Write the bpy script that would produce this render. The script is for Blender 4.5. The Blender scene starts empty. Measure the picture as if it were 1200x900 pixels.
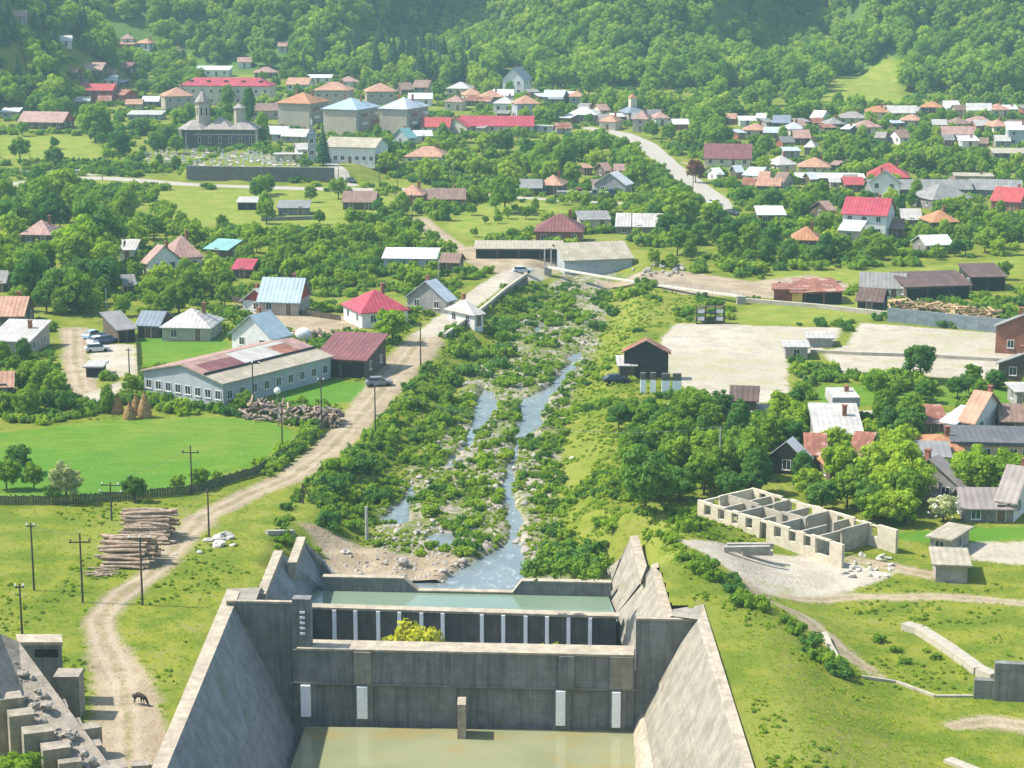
import bpy, bmesh, math, random
import numpy as np
from mathutils import Vector, Matrix
random.seed(7)
rng = np.random.default_rng(7)
S = bpy.context.scene
COL = S.collection
# ------------------------------------------------------------------ camera
FPX, PW, PH = 2400.0, 1200.0, 900.0
PIT = math.atan(520.0 / FPX)
CP, SP = math.cos(PIT), math.sin(PIT)
CH = 68.4
cam = bpy.data.cameras.new('camera')
cam.sensor_width = 36.0
cam.lens = 36.0 * FPX / PW
cam.clip_start, cam.clip_end = 0.5, 20000
cam_o = bpy.data.objects.new('camera', cam)
COL.objects.link(cam_o)
cam_o.location = (0, 0, CH)
cam_o.rotation_euler = (math.pi / 2 - PIT, 0, 0)
S.camera = cam_o
# ------------------------------------------------------------------ light
SUN_EL, SUN_AZ = 52.0, -84.0           # azimuth from +Y, negative = towards -X
W = bpy.data.worlds.new('World'); S.world = W; W.use_nodes = True
wn = W.node_tree
sky = wn.nodes.new('ShaderNodeTexSky'); sky.sky_type = 'NISHITA'; sky.sun_disc = False
sky.sun_elevation = math.radians(SUN_EL); sky.sun_rotation = math.radians(SUN_AZ)
sky.air_density = 1.0; sky.dust_density = 1.2; sky.ozone_density = 1.0
bg = wn.nodes['Background']; bg.inputs['Strength'].default_value = 0.15
wn.links.new(sky.outputs[0], bg.inputs['Color'])
sl = bpy.data.lights.new('sun', 'SUN'); sl.energy = 4.4; sl.angle = math.radians(0.5); sl.color = (1.0, 0.95, 0.86)
so = bpy.data.objects.new('sun', sl); COL.objects.link(so)
_az = math.radians(SUN_AZ); _el = math.radians(SUN_EL)
sdir = Vector((math.sin(_az) * math.cos(_el), math.cos(_az) * math.cos(_el), math.sin(_el)))
so.rotation_euler = sdir.to_track_quat('Z', 'Y').to_euler()
so.location = (-300, 100, 400)
vs = S.view_settings
vs.view_transform = 'Standard'; vs.look = 'None'; vs.gamma = 1.0; vs.exposure = 0.98; vs.use_curve_mapping = False
try:
    S.cycles.max_bounces = 6; S.cycles.diffuse_bounces = 3; S.cycles.glossy_bounces = 3
    S.cycles.transmission_bounces = 4; S.cycles.volume_bounces = 0; S.cycles.transparent_max_bounces = 8
    S.cycles.use_denoising = True
    S.cycles.filter_width = 1.5
except Exception:
    pass
# ------------------------------------------------------------------ projection helpers
def ray(px, py):
    a = (px - 600.0) / FPX; b = (py - 450.0) / FPX
    return Vector((a, CP - b * SP, -SP - b * CP))
def P(px, py, z):
    d = ray(px, py); t = (z - CH) / d.z
    return Vector((d.x * t, d.y * t, z))
def PY(px, py, Y):
    d = ray(px, py); t = Y / d.y
    return Vector((d.x * t, Y, CH + d.z * t))
def proj(v):
    x, y, z = v[0], v[1], v[2] - CH
    zc = y * CP - z * SP
    return 600 + FPX * x / zc, 450 - FPX * (y * SP + z * CP) / zc, FPX / zc
def zat(x, y, py):
    b = (py - 450.0) / FPX
    # (y*SP+zz*CP) = -b*(y*CP-zz*SP)
    zz = (-b * y * CP - y * SP) / (CP - b * SP)
    return CH + zz
# ------------------------------------------------------------------ value noise
_perm = rng.random((256, 256))
def vnoise(x, y, sc, seed=0):
    x = np.asarray(x, float) / sc + 31.7 * seed; y = np.asarray(y, float) / sc + 17.3 * seed
    xi = np.floor(x).astype(int); yi = np.floor(y).astype(int)
    fx = x - xi; fy = y - yi
    fx = fx * fx * (3 - 2 * fx); fy = fy * fy * (3 - 2 * fy)
    g = lambda i, j: _perm[(xi + i) & 255, (yi + j) & 255]
    return (g(0, 0) * (1 - fx) + g(1, 0) * fx) * (1 - fy) + (g(0, 1) * (1 - fx) + g(1, 1) * fx) * fy - 0.5
def sdpoly(X, Y, poly):
    X = np.asarray(X, float); Y = np.asarray(Y, float)
    d = np.full(X.shape, 1e18); ins = np.zeros(X.shape, bool)
    n = len(poly)
    for i in range(n):
        ax, ay = poly[i][0], poly[i][1]; bx, by = poly[(i + 1) % n][0], poly[(i + 1) % n][1]
        ex, ey = bx - ax, by - ay; wx, wy = X - ax, Y - ay
        t = np.clip((wx * ex + wy * ey) / max(ex * ex + ey * ey, 1e-9), 0, 1)
        d = np.minimum(d, (wx - ex * t) ** 2 + (wy - ey * t) ** 2)
        c = ((ay <= Y) & (by > Y)) | ((by <= Y) & (ay > Y))
        if ey != 0:
            ins ^= c & (X < ax + (Y - ay) * ex / ey)
    d = np.sqrt(d)
    return np.where(ins, -d, d)
def sdline(X, Y, pts, ws):
    X = np.asarray(X, float); Y = np.asarray(Y, float)
    d = np.full(X.shape, 1e9)
    for i in range(len(pts) - 1):
        ax, ay = pts[i][0], pts[i][1]; bx, by = pts[i + 1][0], pts[i + 1][1]
        ex, ey = bx - ax, by - ay; wx, wy = X - ax, Y - ay
        t = np.clip((wx * ex + wy * ey) / max(ex * ex + ey * ey, 1e-9), 0, 1)
        d = np.minimum(d, np.sqrt((wx - ex * t) ** 2 + (wy - ey * t) ** 2) - (ws[i] * (1 - t) + ws[i + 1] * t))
    return d
def sstep(a, b, x):
    t = np.clip((x - a) / (b - a), 0, 1); return t * t * (3 - 2 * t)
# ------------------------------------------------------------------ terrain height
ZR, ZP, ZB = -3.0, -3.0, -9.0            # river, upper pool, stilling basin levels
CORR = [P(x, y, -2.6) for x, y in ((386, 668), (432, 645), (452, 600), (490, 542), (524, 482), (558, 432), (598, 388), (632, 352), (655, 322),
        (720, 312), (712, 345), (706, 380), (694, 420), (668, 462), (656, 505), (650, 560), (648, 620), (668, 655), (712, 668), (712, 705), (380, 700))]
WATERS_PX = [
    [(490, 694), (620, 696), (615, 665), (617, 640), (620, 615), (615, 596), (608, 576), (609, 552), (610, 530), (612, 516), (634, 504), (640, 482), (648, 464), (668, 447), (684, 427), (688, 412),
     (676, 409), (664, 418), (654, 436), (642, 452), (622, 462), (606, 476), (602, 500), (600, 522), (590, 548), (584, 572), (586, 596), (588, 618), (582, 640), (560, 656), (524, 674)],
    [(560, 454), (588, 459), (587, 480), (579, 496), (566, 508), (562, 522), (548, 530), (534, 548), (518, 549), (518, 536), (538, 520), (545, 500), (552, 482)],
    [(442, 612), (452, 598), (468, 580), (484, 569), (492, 574), (490, 592), (484, 612), (464, 618)],
    [(498, 632), (514, 624), (532, 624), (542, 636), (534, 646), (510, 645)],
    [(614, 402), (626, 384), (638, 374), (642, 380), (632, 394), (622, 408)],
]
WATERS = [[P(x, y, ZR) for x, y in w] for w in WATERS_PX]
# basin outline (outer edge of the wall tops), z about 3
BAS = [P(160, 960, 2.9), P(180, 900, 2.9), P(268, 690, 3.0), P(296, 688, 2.6), P(319, 645, 1.8), P(333, 652, 1.4), P(346, 628, 1.5), P(377, 655, -1), P(392, 668, -2), P(712, 681, -2),
       P(712, 662, -1), P(748, 627, 1.4), P(761, 655, 1.5), P(773, 659, 2.0), P(792, 713, 2.4), P(826, 710, 3.0), P(884, 900, 2.9), P(900, 960, 2.9)]
CEM0 = tuple(P(218, 211, 0).xy); CEM1 = tuple(P(393, 213.5, 0).xy)
BAS2 = [(v.x, v.y) for v in BAS]
_fx = [-400, 0, 200, 330, 410, 480, 545, 590, 660, 760, 860, 900, 945, 990, 1030, 1110, 1200, 1600]
_fy = [940, 930, 950, 930, 930, 1070, 1160, 1060, 900, 880, 900, 1000, 1060, 940, 895, 900, 890, 880]
def hill_foot(X, Y):
    px = 600 + FPX * X / np.maximum(Y, 60.0)
    f = np.interp(px, _fx, _fy)
    g = (np.interp(px - 22, _fx, _fy) + np.interp(px + 22, _fx, _fy) + f) / 3
    return g + 24 * vnoise(X, Y, 70, 3)
def T(X, Y):
    X = np.asarray(X, float); Y = np.asarray(Y, float)
    h = 0.03 * np.maximum(0, Y - 640) + 0.5 * vnoise(X, Y, 45, 1) + 0.22 * vnoise(X, Y, 11, 2)
    # forest hills
    hf = hill_foot(X, Y)
    q = np.maximum(0, Y - hf)
    hh = np.where(q < 40, 0.3 * q * q / 80 + 0.15 * q, 12 + (q - 40) * 0.58)
    hh = np.where(hh > 150, 150 + (hh - 150) * 0.12, hh)
    h = h + hh + np.where(q > 20, 9 * vnoise(X, Y, 60, 5), 0) * np.clip(q / 60, 0, 1)
    # steep dark spur on the far left
    xs = -168 + 10 * vnoise(X, Y, 40, 6)
    sp = np.clip((xs - X) * 1.05, 0, 62) * sstep(770, 800, Y) * (1 - sstep(900, 960, Y))
    h = h + sp
    # churchyard terrace behind its retaining wall
    x0, y0 = CEM0; x1, y1 = CEM1; ln = math.hypot(x1 - x0, y1 - y0)
    al = ((X - x0) * (x1 - x0) + (Y - y0) * (y1 - y0)) / ln; pe = (-(X - x0) * (y1 - y0) + (Y - y0) * (x1 - x0)) / ln
    h = h + 3.4 * sstep(0.0, 0.9, pe) * (1 - sstep(45, 95, pe)) * sstep(-3, 0, al) * (1 - sstep(ln, ln + 14, al))
    # banks near the dam
    db = sdpoly(X, Y, BAS2)
    left = X < -8
    eL = 2.5 * (1 - sstep(206, 252, Y + 0.25 * (X + 35)))
    eR = 2.9 * (1 - sstep(3.5, 15, db)) * (1 - sstep(255, 292, Y)) - 0.6 * sstep(12, 18, db) * (1 - sstep(220, 250, Y))
    h = h + np.where(left, eL, eR)
    # river corridor
    dc = sdpoly(X, Y, CORR)
    wob = 1.6 * vnoise(X, Y, 8, 8)
    k = 1 - sstep(0, 8.0, dc + wob)
    bed = -2.45 + 0.7 * vnoise(X, Y, 5, 9) + 0.5 * vnoise(X, Y, 2.2, 10)
    dw = np.full(X.shape, 1e9)
    for w in WATERS:
        dw = np.minimum(dw, sdpoly(X, Y, w))
    dw = dw + 0.75 + 0.9 * vnoise(X, Y, 3.0, 11) + 1.3 * vnoise(X, Y, 7.0, 12)
    bed = bed + (-3.6 - bed) * (1 - sstep(-0.9, 0.9, dw))
    h = h * (1 - k) + bed * k
    # face of the dam under the camera
    h = np.maximum(h, np.minimum(66.0, 66.0 - (Y - 5.0) * 0.59))
    return h
_ys = np.concatenate([np.arange(60, 420, 0.6), np.arange(420, 1500, 1.6)])
def at(px, py):
    d = ray(px, py)
    t = _ys / d.y; X = d.x * t; Z = CH + d.z * t
    g = Z - T(X, _ys)
    i = int(np.argmax(g < 0))
    if g[i] >= 0:
        i = len(_ys) - 1
    a, b = (g[i - 1], g[i]) if i else (0, 1)
    u = a / (a - b) if a != b else 0
    Y = _ys[i - 1] + (_ys[i] - _ys[i - 1]) * u
    X = d.x / d.y * Y
    return Vector((X, Y, float(T(np.array([X]), np.array([Y]))[0])))
def gz(x, y):
    return float(T(np.array([x]), np.array([y]))[0])
# ------------------------------------------------------------------ object helpers
_used = {}
def link(name, data, parent=None):
    o = bpy.data.objects.new(name, data); COL.objects.link(o)
    if parent is not None: o.parent = parent
    return o
def tag(o, label=None, cat=None, group=None, kind=None):
    if label: o['label'] = label
    if cat: o['category'] = cat
    if group: o['group'] = group
    if kind: o['kind'] = kind
    return o
def empty(name, loc, rz=0, label=None, cat=None, group=None):
    o = bpy.data.objects.new(name, None); COL.objects.link(o)
    o.location = loc; o.rotation_euler = (0, 0, rz); o.empty_display_size = 0.5
    return tag(o, label, cat, group)
class MB:
    def __init__(s): s.v = []; s.f = []; s.m = []
    def add(s, vs_, fs, mi=0):
        k = len(s.v); s.v += [tuple(v) for v in vs_]
        for f in fs: s.f.append(tuple(i + k for i in f)); s.m.append(mi)
        return s
    def box(s, x0, x1, y0, y1, z0, z1, mi=0, M=None):
        v = [(x0, y0, z0), (x1, y0, z0), (x1, y1, z0), (x0, y1, z0), (x0, y0, z1), (x1, y0, z1), (x1, y1, z1), (x0, y1, z1)]
        if M is not None: v = [tuple(M @ Vector(p)) for p in v]
        return s.add(v, [(0, 3, 2, 1), (4, 5, 6, 7), (0, 1, 5, 4), (1, 2, 6, 5), (2, 3, 7, 6), (3, 0, 4, 7)], mi)
    def hexa(s, b, t, mi=0):
        """bottom loop b and top loop t, same count, counter-clockwise from above"""
        n = len(b)
        return s.add(list(b) + list(t), [tuple(range(n))[::-1], tuple(range(n, 2 * n))] + [(i, (i + 1) % n, n + (i + 1) % n, n + i) for i in range(n)], mi)
    def tube(s, p, q, r0, r1=None, n=6, mi=0):
        p, q = Vector(p), Vector(q); r1 = r0 if r1 is None else r1
        d = (q - p).normalized(); a = d.orthogonal().normalized(); b = d.cross(a)
        A = [p + (a * math.cos(t) + b * math.sin(t)) * r0 for t in [2 * math.pi * i / n for i in range(n)]]
        B = [q + (a * math.cos(t) + b * math.sin(t)) * r1 for t in [2 * math.pi * i / n for i in range(n)]]
        return s.hexa(A, B, mi)
    def mesh(s, name, mats, smooth=False):
        me = bpy.data.meshes.new(name); me.from_pydata(s.v, [], s.f)
        for m in (mats if isinstance(mats, (list, tuple)) else [mats]): me.materials.append(m)
        me.polygons.foreach_set('material_index', s.m)
        if smooth: me.polygons.foreach_set('use_smooth', [True] * len(s.f))
        me.update(); return me
    def obj(s, name, mats, parent=None, smooth=False):
        return link(name, s.mesh(name, mats, smooth), parent)
# ------------------------------------------------------------------ material helpers
class NT:
    def __init__(s, name):
        s.mat = bpy.data.materials.new(name); s.mat.use_nodes = True; s.t = s.mat.node_tree; s.t.nodes.clear()
        s.out = s.n('OutputMaterial')
    def n(s, typ, **kw):
        nd = s.t.nodes.new('ShaderNode' + typ)
        for k, v in kw.items(): setattr(nd, k, v)
        return nd
    def l(s, a, b): s.t.links.new(a, b)
    def setin(s, nd, key, v):
        if hasattr(v, 'links') or isinstance(v, bpy.types.NodeSocket): s.l(v, nd.inputs[key])
        else:
            if isinstance(v, (tuple, list)) and len(v) == 3 and nd.inputs[key].type == 'RGBA': v = (*v, 1)
            nd.inputs[key].default_value = v
    def math(s, op, a, b=0.0, c=None, clamp=False):
        nd = s.n('Math', operation=op, use_clamp=clamp); s.setin(nd, 0, a); s.setin(nd, 1, b)
        if c is not None: s.setin(nd, 2, c)
        return nd.outputs[0]
    def noise(s, vec, scale, detail=3, rough=0.55):
        nd = s.n('TexNoise'); s.l(vec, nd.inputs['Vector']); nd.inputs['Scale'].default_value = scale
        nd.inputs['Detail'].default_value = detail; nd.inputs['Roughness'].default_value = rough
        return nd.outputs['Fac']
    def vor(s, vec, scale, out='Distance', feat='F1'):
        nd = s.n('TexVoronoi', feature=feat); s.l(vec, nd.inputs['Vector']); nd.inputs['Scale'].default_value = scale
        return nd.outputs[out]
    def ramp(s, x, a, b):
        nd = s.n('MapRange', interpolation_type='SMOOTHSTEP'); s.setin(nd, 0, x); s.setin(nd, 1, a); s.setin(nd, 2, b)
        nd.inputs[3].default_value = 0; nd.inputs[4].default_value = 1; return nd.outputs[0]
    def mix(s, f, a, b, mode='MIX'):
        nd = s.n('MixRGB', blend_type=mode); s.setin(nd, 0, f); s.setin(nd, 1, a); s.setin(nd, 2, b); return nd.outputs[0]
    def coord(s, which='Object'):
        return s.n('TexCoord').outputs[which]
    def pos(s): return s.n('NewGeometry').outputs['Position']
    def attr(s, name): return s.n('Attribute', attribute_name=name).outputs['Fac']
    def bump(s, h, strength=0.4, dist=0.1):
        nd = s.n('Bump'); s.setin(nd, 'Height', h); nd.inputs['Strength'].default_value = strength; nd.inputs['Distance'].default_value = dist
        return nd.outputs[0]
    def mapping(s, vec, scale):
        nd = s.n('Mapping'); s.l(vec, nd.inputs['Vector']); nd.inputs['Scale'].default_value = scale; return nd.outputs[0]
    def bsdf(s, col, rough=0.8, normal=None, metal=0.0, spec=0.3):
        nd = s.n('BsdfPrincipled'); s.setin(nd, 'Base Color', col); s.setin(nd, 'Roughness', rough); nd.inputs['Metallic'].default_value = metal
        nd.inputs['Specular IOR Level'].default_value = spec
        if normal is not None: s.l(normal, nd.inputs['Normal'])
        s.l(nd.outputs[0], s.out.inputs['Surface']); return nd
def mul(c, k): return tuple(min(1, x * k) for x in c)
_pl = {}
def plain(name, col, rough=0.8, var=0.25, scale=1.5, bumpd=0.03, metal=0.0, spec=0.25):
    """weathered surface: two noise scales, patina streaks"""
    if name in _pl: return _pl[name]
    t = NT(name); c = t.coord(); oi = t.n('ObjectInfo').outputs['Random']
    a = t.noise(c, scale, 4, 0.65); b = t.noise(c, scale * 0.22, 2)
    off = t.math('MULTIPLY_ADD', oi, 0.16, -0.08)
    f = t.math('ADD', t.ramp(t.math('MULTIPLY_ADD', a, 0.6, t.math('MULTIPLY', b, 0.4)), 0.34, 0.68), off, clamp=True)
    cc = t.mix(f, mul(col, 1 - var), mul(col, 1 + var * 0.7))
    t.bsdf(cc, rough, t.bump(a, 0.5, bumpd), metal, spec)
    _pl[name] = t.mat; return t.mat
# ================================================================== TERRAIN
def A(pts): return [at(x, y) for x, y in pts]
def L(*rows):  # (px,py,halfwidth m)
    return [at(x, y) for x, y, w in rows], [w for x, y, w in rows]
LINES = {
 'dirt': [
  L((150, 960, 4.5), (150, 900, 4.2), (150, 840, 3.0), (142, 790, 2.6), (124, 755, 1.7), (116, 728, 1.5), (138, 700, 1.5), (178, 672, 1.6), (206, 640, 1.9), (240, 604, 2.0), (290, 580, 2.0), (340, 560, 2.2),
    (385, 528, 2.6), (414, 496, 2.8), (438, 468, 3.0), (462, 440, 3.2), (482, 412, 3.0), (500, 392, 2.6)),
  L((492, 256, 2.2), (508, 272, 2.6), (530, 290, 3.2), (570, 306, 4.5), (620, 316, 4.0)),
  L((88, 386, 2.0), (88, 420, 2.2), (96, 455, 2.4), (120, 470, 1.5)),
  L((845, 655, 1.2), (890, 690, 1.4), (1000, 699, 1.3), (1100, 699, 1.2), (1230, 710, 1.2)),
  L((880, 692, 1.0), (940, 722, 1.3), (985, 762, 1.3), (1030, 792, 0.6)),
  L((1120, 850, 1.0), (1160, 845, 1.5), (1210, 852, 1.8)),
  L((1000, 655, 1.0), (1060, 668, 1.6), (1120, 680, 1.0)),
  L((845, 200, 2.0), (800, 190, 1.0)),
 ],
 'pale': [
  L((770, 476, 1.4), (850, 476, 2.0), (920, 478, 2.6), (1000, 484, 2.2), (1080, 487, 2.2), (1210, 493, 2.2)),
  L((500, 392, 2.4), (520, 377, 2.4), (546, 358, 2.4), (574, 336, 2.6), (604, 321, 3.0), (640, 319, 2.0)),
 ],
 'road': [
  L((-40, 222, 4.2), (0, 219, 4.2), (40, 213, 4.0), (80, 209, 3.8), (130, 209, 3.8), (170, 212, 3.6), (220, 216, 3.4), (320, 220, 3.4), (400, 222, 3.6), (470, 222, 3.2), (540, 226, 3.0), (600, 231, 2.6), (660, 235, 2.0), (760, 240, 2.0)),
  L((-40, 203, 1.6), (0, 201, 1.6), (60, 203, 1.6), (110, 205, 1.5)),
  L((412, 217, 2.2), (400, 203, 2.2), (384, 190, 2.0), (372, 180, 1.6)),
  L((690, 150, 2.6), (730, 157, 3.4), (758, 170, 3.6), (776, 186, 3.5), (800, 206, 3.6), (838, 234, 3.6), (850, 246, 2.6)),
 ],
}
POLYS = {
 'dirt': [A([(548, 288), (662, 297), (664, 314), (640, 324), (600, 326), (556, 314)]),
          A([(352, 612), (372, 640), (398, 672), (500, 684), (556, 662), (524, 650), (470, 652), (430, 642), (398, 628)]),
          A([(268, 355), (420, 372), (430, 388), (370, 396), (300, 372)]),
          A([(470, 405), (500, 385), (520, 400), (505, 425), (478, 428)]),
          A([(70, 384), (104, 384), (106, 402), (72, 404)]),
          A([(690, 330), (800, 318), (880, 330), (950, 322), (1000, 335), (960, 352), (800, 345)])],
 'pale': [A([(774, 398), (792, 379), (986, 384), (978, 404), (922, 422), (926, 470), (862, 474), (806, 458), (784, 436)]),
          A([(1008, 378), (1186, 392), (1186, 446), (1060, 440), (985, 436), (962, 414), (992, 404)]),
          A([(104, 402), (160, 404), (160, 440), (106, 444)]),
          A([(796, 634), (862, 640), (960, 650), (1050, 672), (1000, 692), (896, 694), (850, 664)]),
          A([(1128, 636), (1210, 634), (1210, 664), (1140, 656)]),
          A([(98, 462), (150, 444), (150, 460), (104, 474)])],
 'meadow': [A([(-10, 508), (60, 500), (110, 494), (250, 488), (316, 494), (345, 506), (338, 522), (300, 543), (224, 568), (132, 580), (-20, 582)]),
            A([(162, 396), (264, 392), (268, 416), (250, 426), (168, 432)]),
            A([(330, 456), (400, 446), (436, 450), (420, 470), (372, 476), (318, 466)]),
            A([(1040, 624), (1200, 616), (1210, 632), (1130, 636), (1060, 634)]),
            A([(960, 452), (1100, 452), (1200, 458), (1200, 476), (960, 474)])],
 'light': [A([(180, 224), (300, 222), (420, 226), (490, 236), (380, 276), (300, 270), (196, 256)]),
           A([(560, 238), (640, 238), (690, 252), (620, 262), (560, 282), (516, 268)]),
           A([(880, 358), (1010, 352), (1030, 372), (940, 380), (860, 378)]),
           A([(900, 318), (1060, 316), (1200, 300), (1200, 322), (1060, 332), (900, 330)]),
           A([(0, 158), (110, 160), (120, 190), (0, 186)]),
           A([(980, 92), (1040, 62), (1060, 80), (1050, 110), (1075, 126), (960, 126)])],
}
def zone_sd(kind, X, Y):
    d = np.full(X.shape, 60.0)
    for pts, ws in LINES.get(kind, []): d = np.minimum(d, sdline(X, Y, pts, ws))
    for p in POLYS.get(kind, []): d = np.minimum(d, sdpoly(X, Y, p))
    return np.minimum(d, 60.0)
NC, NR = 400, 520
tc = np.linspace(-0.33, 0.33, NC)
edge = np.array([0.4, 0.5, 0.65, 0.85])
tc = np.concatenate([-edge[::-1], tc, edge])
yr = np.concatenate([[-200, -90, -40, -10, 0, 2, 4, 5, 6, 8, 12, 20, 35, 55, 75, 95, 108, 112, 114, 118, 124, 130], 134 * (1050 / 134.0) ** (np.linspace(0, 1, NR)), [1062, 1080, 1100, 1125, 1155, 1190, 1230, 1280, 1340, 1420, 1550, 1750, 2000, 2300]])
YY, TT = np.meshgrid(yr, tc, indexing='ij')
XX = TT * np.maximum(YY, 120.0)
XX = np.where(YY < 120, XX * 1.0, XX)
ZZ = T(XX, YY)
sd = {k: zone_sd(k, XX, YY) for k in ('dirt', 'pale', 'road', 'meadow', 'light')}
mid_ = np.full(XX.shape, 60.0)
for pts, ws in LINES['dirt']: mid_ = np.minimum(mid_, sdline(XX, YY, pts, [0] * len(ws)))
sd['mid'] = np.minimum(mid_, 60)
sd['bed'] = np.clip(sdpoly(XX, YY, CORR), -30, 60)
sd['forest'] = np.clip(hill_foot(XX, YY) - YY, -60, 60)
basin_sd = sdpoly(XX, YY, BAS2)
# ground material
g = NT('ground_cover')
ps = g.pos()
n1 = g.noise(ps, 0.035, 4, 0.6); n2 = g.noise(ps, 0.22, 4, 0.6); n3 = g.noise(ps, 1.1, 4, 0.7); n4 = g.noise(ps, 4.0, 3, 0.7)
fine = g.math('MULTIPLY_ADD', n3, 0.55, g.math('MULTIPLY', n4, 0.45))
grass = g.mix(g.ramp(n2, 0.36, 0.64), (0.105, 0.149, 0.012), (0.189, 0.203, 0.022))
grass = g.mix(g.ramp(n1, 0.46, 0.64), grass, (0.185, 0.205, 0.032))
grass = g.mix(g.ramp(fine, 0.5, 0.68), grass, g.mix(0.5, grass, (0.035, 0.062, 0.009)))
bare = g.math('MULTIPLY', g.ramp(g.math('MULTIPLY_ADD', n2, 0.5, g.math('MULTIPLY', n3, 0.5)), 0.55, 0.64), 0.6)
grass = g.mix(bare, grass, (0.20, 0.19, 0.075))
meadow = g.mix(g.ramp(n2, 0.35, 0.65), (0.081, 0.174, 0.011), (0.129, 0.217, 0.017))
meadow = g.mix(g.ramp(n1, 0.46, 0.6), meadow, (0.167, 0.217, 0.026))
meadow = g.mix(g.math('MULTIPLY', g.ramp(fine, 0.48, 0.7), 0.45), meadow, (0.034, 0.102, 0.011))
meadow = g.mix(g.ramp(g.noise(ps, 0.022, 2), 0.42, 0.58), meadow, (0.080, 0.188, 0.016))
sw = g.noise(g.mapping(ps, (0.35, 1.6, 1.0)), 0.5, 4, 0.6)
meadow = g.mix(g.math('MULTIPLY', g.ramp(sw, 0.42, 0.62), 0.5), meadow, (0.067, 0.155, 0.013))
meadow = g.mix(g.math('MULTIPLY', g.ramp(g.math('MULTIPLY_ADD', n3, 0.6, g.math('MULTIPLY', n2, 0.4)), 0.56, 0.64), 0.5), meadow, (0.213, 0.210, 0.044))
light = g.mix(g.ramp(n2, 0.3, 0.7), (0.137, 0.194, 0.019), (0.228, 0.240, 0.042))
dirt = g.mix(g.ramp(n2, 0.3, 0.7), (0.240, 0.184, 0.116), (0.360, 0.288, 0.192))
dirt = g.mix(g.math('MULTIPLY', g.ramp(fine, 0.5, 0.66), 0.6), dirt, (0.400, 0.344, 0.256))
dirt = g.mix(g.math('MULTIPLY', g.ramp(n3, 0.56, 0.66), 0.5), dirt, (0.152, 0.136, 0.056))
mr = g.math('ADD', g.attr('mid'), g.math('MULTIPLY_ADD', n2, 1.0, -0.5))
rut = g.math('SUBTRACT', 1.0, g.ramp(g.math('ABSOLUTE', g.math('SUBTRACT', mr, 0.85)), 0.12, 0.42))
dirt = g.mix(g.math('MULTIPLY', rut, 0.3), dirt, (0.42, 0.355, 0.26))
crown_ = g.math('MULTIPLY', g.math('SUBTRACT', 1.0, g.ramp(mr, 0.15, 0.5)), g.ramp(n3, 0.4, 0.55))
dirt = g.mix(g.math('MULTIPLY', crown_, 0.55), dirt, (0.16, 0.16, 0.05))
pale = g.mix(g.ramp(n2, 0.35, 0.65), (0.336, 0.292, 0.224), (0.448, 0.400, 0.328))
pale = g.mix(g.math('MULTIPLY', g.ramp(fine, 0.52, 0.66), 0.55), pale, (0.240, 0.216, 0.144))
pale = g.mix(g.math('MULTIPLY', g.ramp(g.math('MULTIPLY_ADD', n1, 0.45, g.math('MULTIPLY', n2, 0.55)), 0.48, 0.6), 0.6), pale, (0.240, 0.232, 0.096))
road = g.mix(g.ramp(n3, 0.35, 0.65), (0.304, 0.274, 0.228), (0.380, 0.346, 0.293))
vo = g.vor(ps, 1.3, 'Color'); sep = g.n('SeparateColor'); g.l(vo, sep.inputs[0])
bed = g.mix(sep.outputs[0], (0.170, 0.145, 0.106), (0.374, 0.327, 0.264))
bed = g.mix(g.ramp(g.math('MULTIPLY_ADD', n2, 0.6, g.math('MULTIPLY', n3, 0.4)), 0.44, 0.56), bed, (0.13, 0.155, 0.035))
forest = g.mix(n2, (0.06, 0.12, 0.02), (0.10, 0.17, 0.03))
def zmask(k, wob, soft, w2=None):
    x = g.math('ADD', g.attr(k), g.math('MULTIPLY_ADD', n2, wob, -wob * 0.5))
    x = g.math('ADD', x, g.math('MULTIPLY_ADD', n3, wob * 0.7, -wob * 0.35))
    return g.math('SUBTRACT', 1.0, g.ramp(x, -soft, soft))
col = g.mix(zmask('forest', 10, 8), grass, forest)
col = g.mix(zmask('light', 6, 2.0), col, light)
col = g.mix(zmask('meadow', 3, 0.8), col, meadow)
col = g.mix(zmask('bed', 4, 1.2), col, bed)
col = g.mix(zmask('dirt', 2.6, 0.7), col, dirt)
col = g.mix(zmask('pale', 2.4, 0.5), col, pale)
col = g.mix(zmask('road', 0.7, 0.25), col, road)
hb = g.math('MULTIPLY_ADD', n4, 0.5, n3)
g.bsdf(col, 0.95, g.bump(hb, 0.75, 0.35), 0, 0.1)
GROUND = g.mat
# split the grid by zone into named surfaces (one shared material)
c = lambda a: 0.25 * (a[:-1, :-1] + a[1:, :-1] + a[:-1, 1:] + a[1:, 1:])
zc = {k: c(v) for k, v in sd.items()}
cy = c(YY)
zone = np.zeros(zc['dirt'].shape, int)
names = ['ground', 'meadow', 'riverbed', 'dirt_road', 'paved_yard', 'road', 'hillside']
zone[zc['forest'] < 0] = 6
zone[zc['meadow'] < 0] = 1; zone[zc['bed'] < 0] = 2; zone[zc['dirt'] < 0] = 3; zone[zc['pale'] < 0] = 4; zone[zc['road'] < 0] = 5
inb = c(basin_sd) < -0.55
zone[inb & (cy > 120)] = -1
idx = np.arange(XX.size).reshape(XX.shape)
quads = np.stack([idx[:-1, :-1], idx[:-1, 1:], idx[1:, 1:], idx[1:, :-1]], -1)
VALL = np.stack([XX.ravel(), YY.ravel(), ZZ.ravel()], 1)
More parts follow.
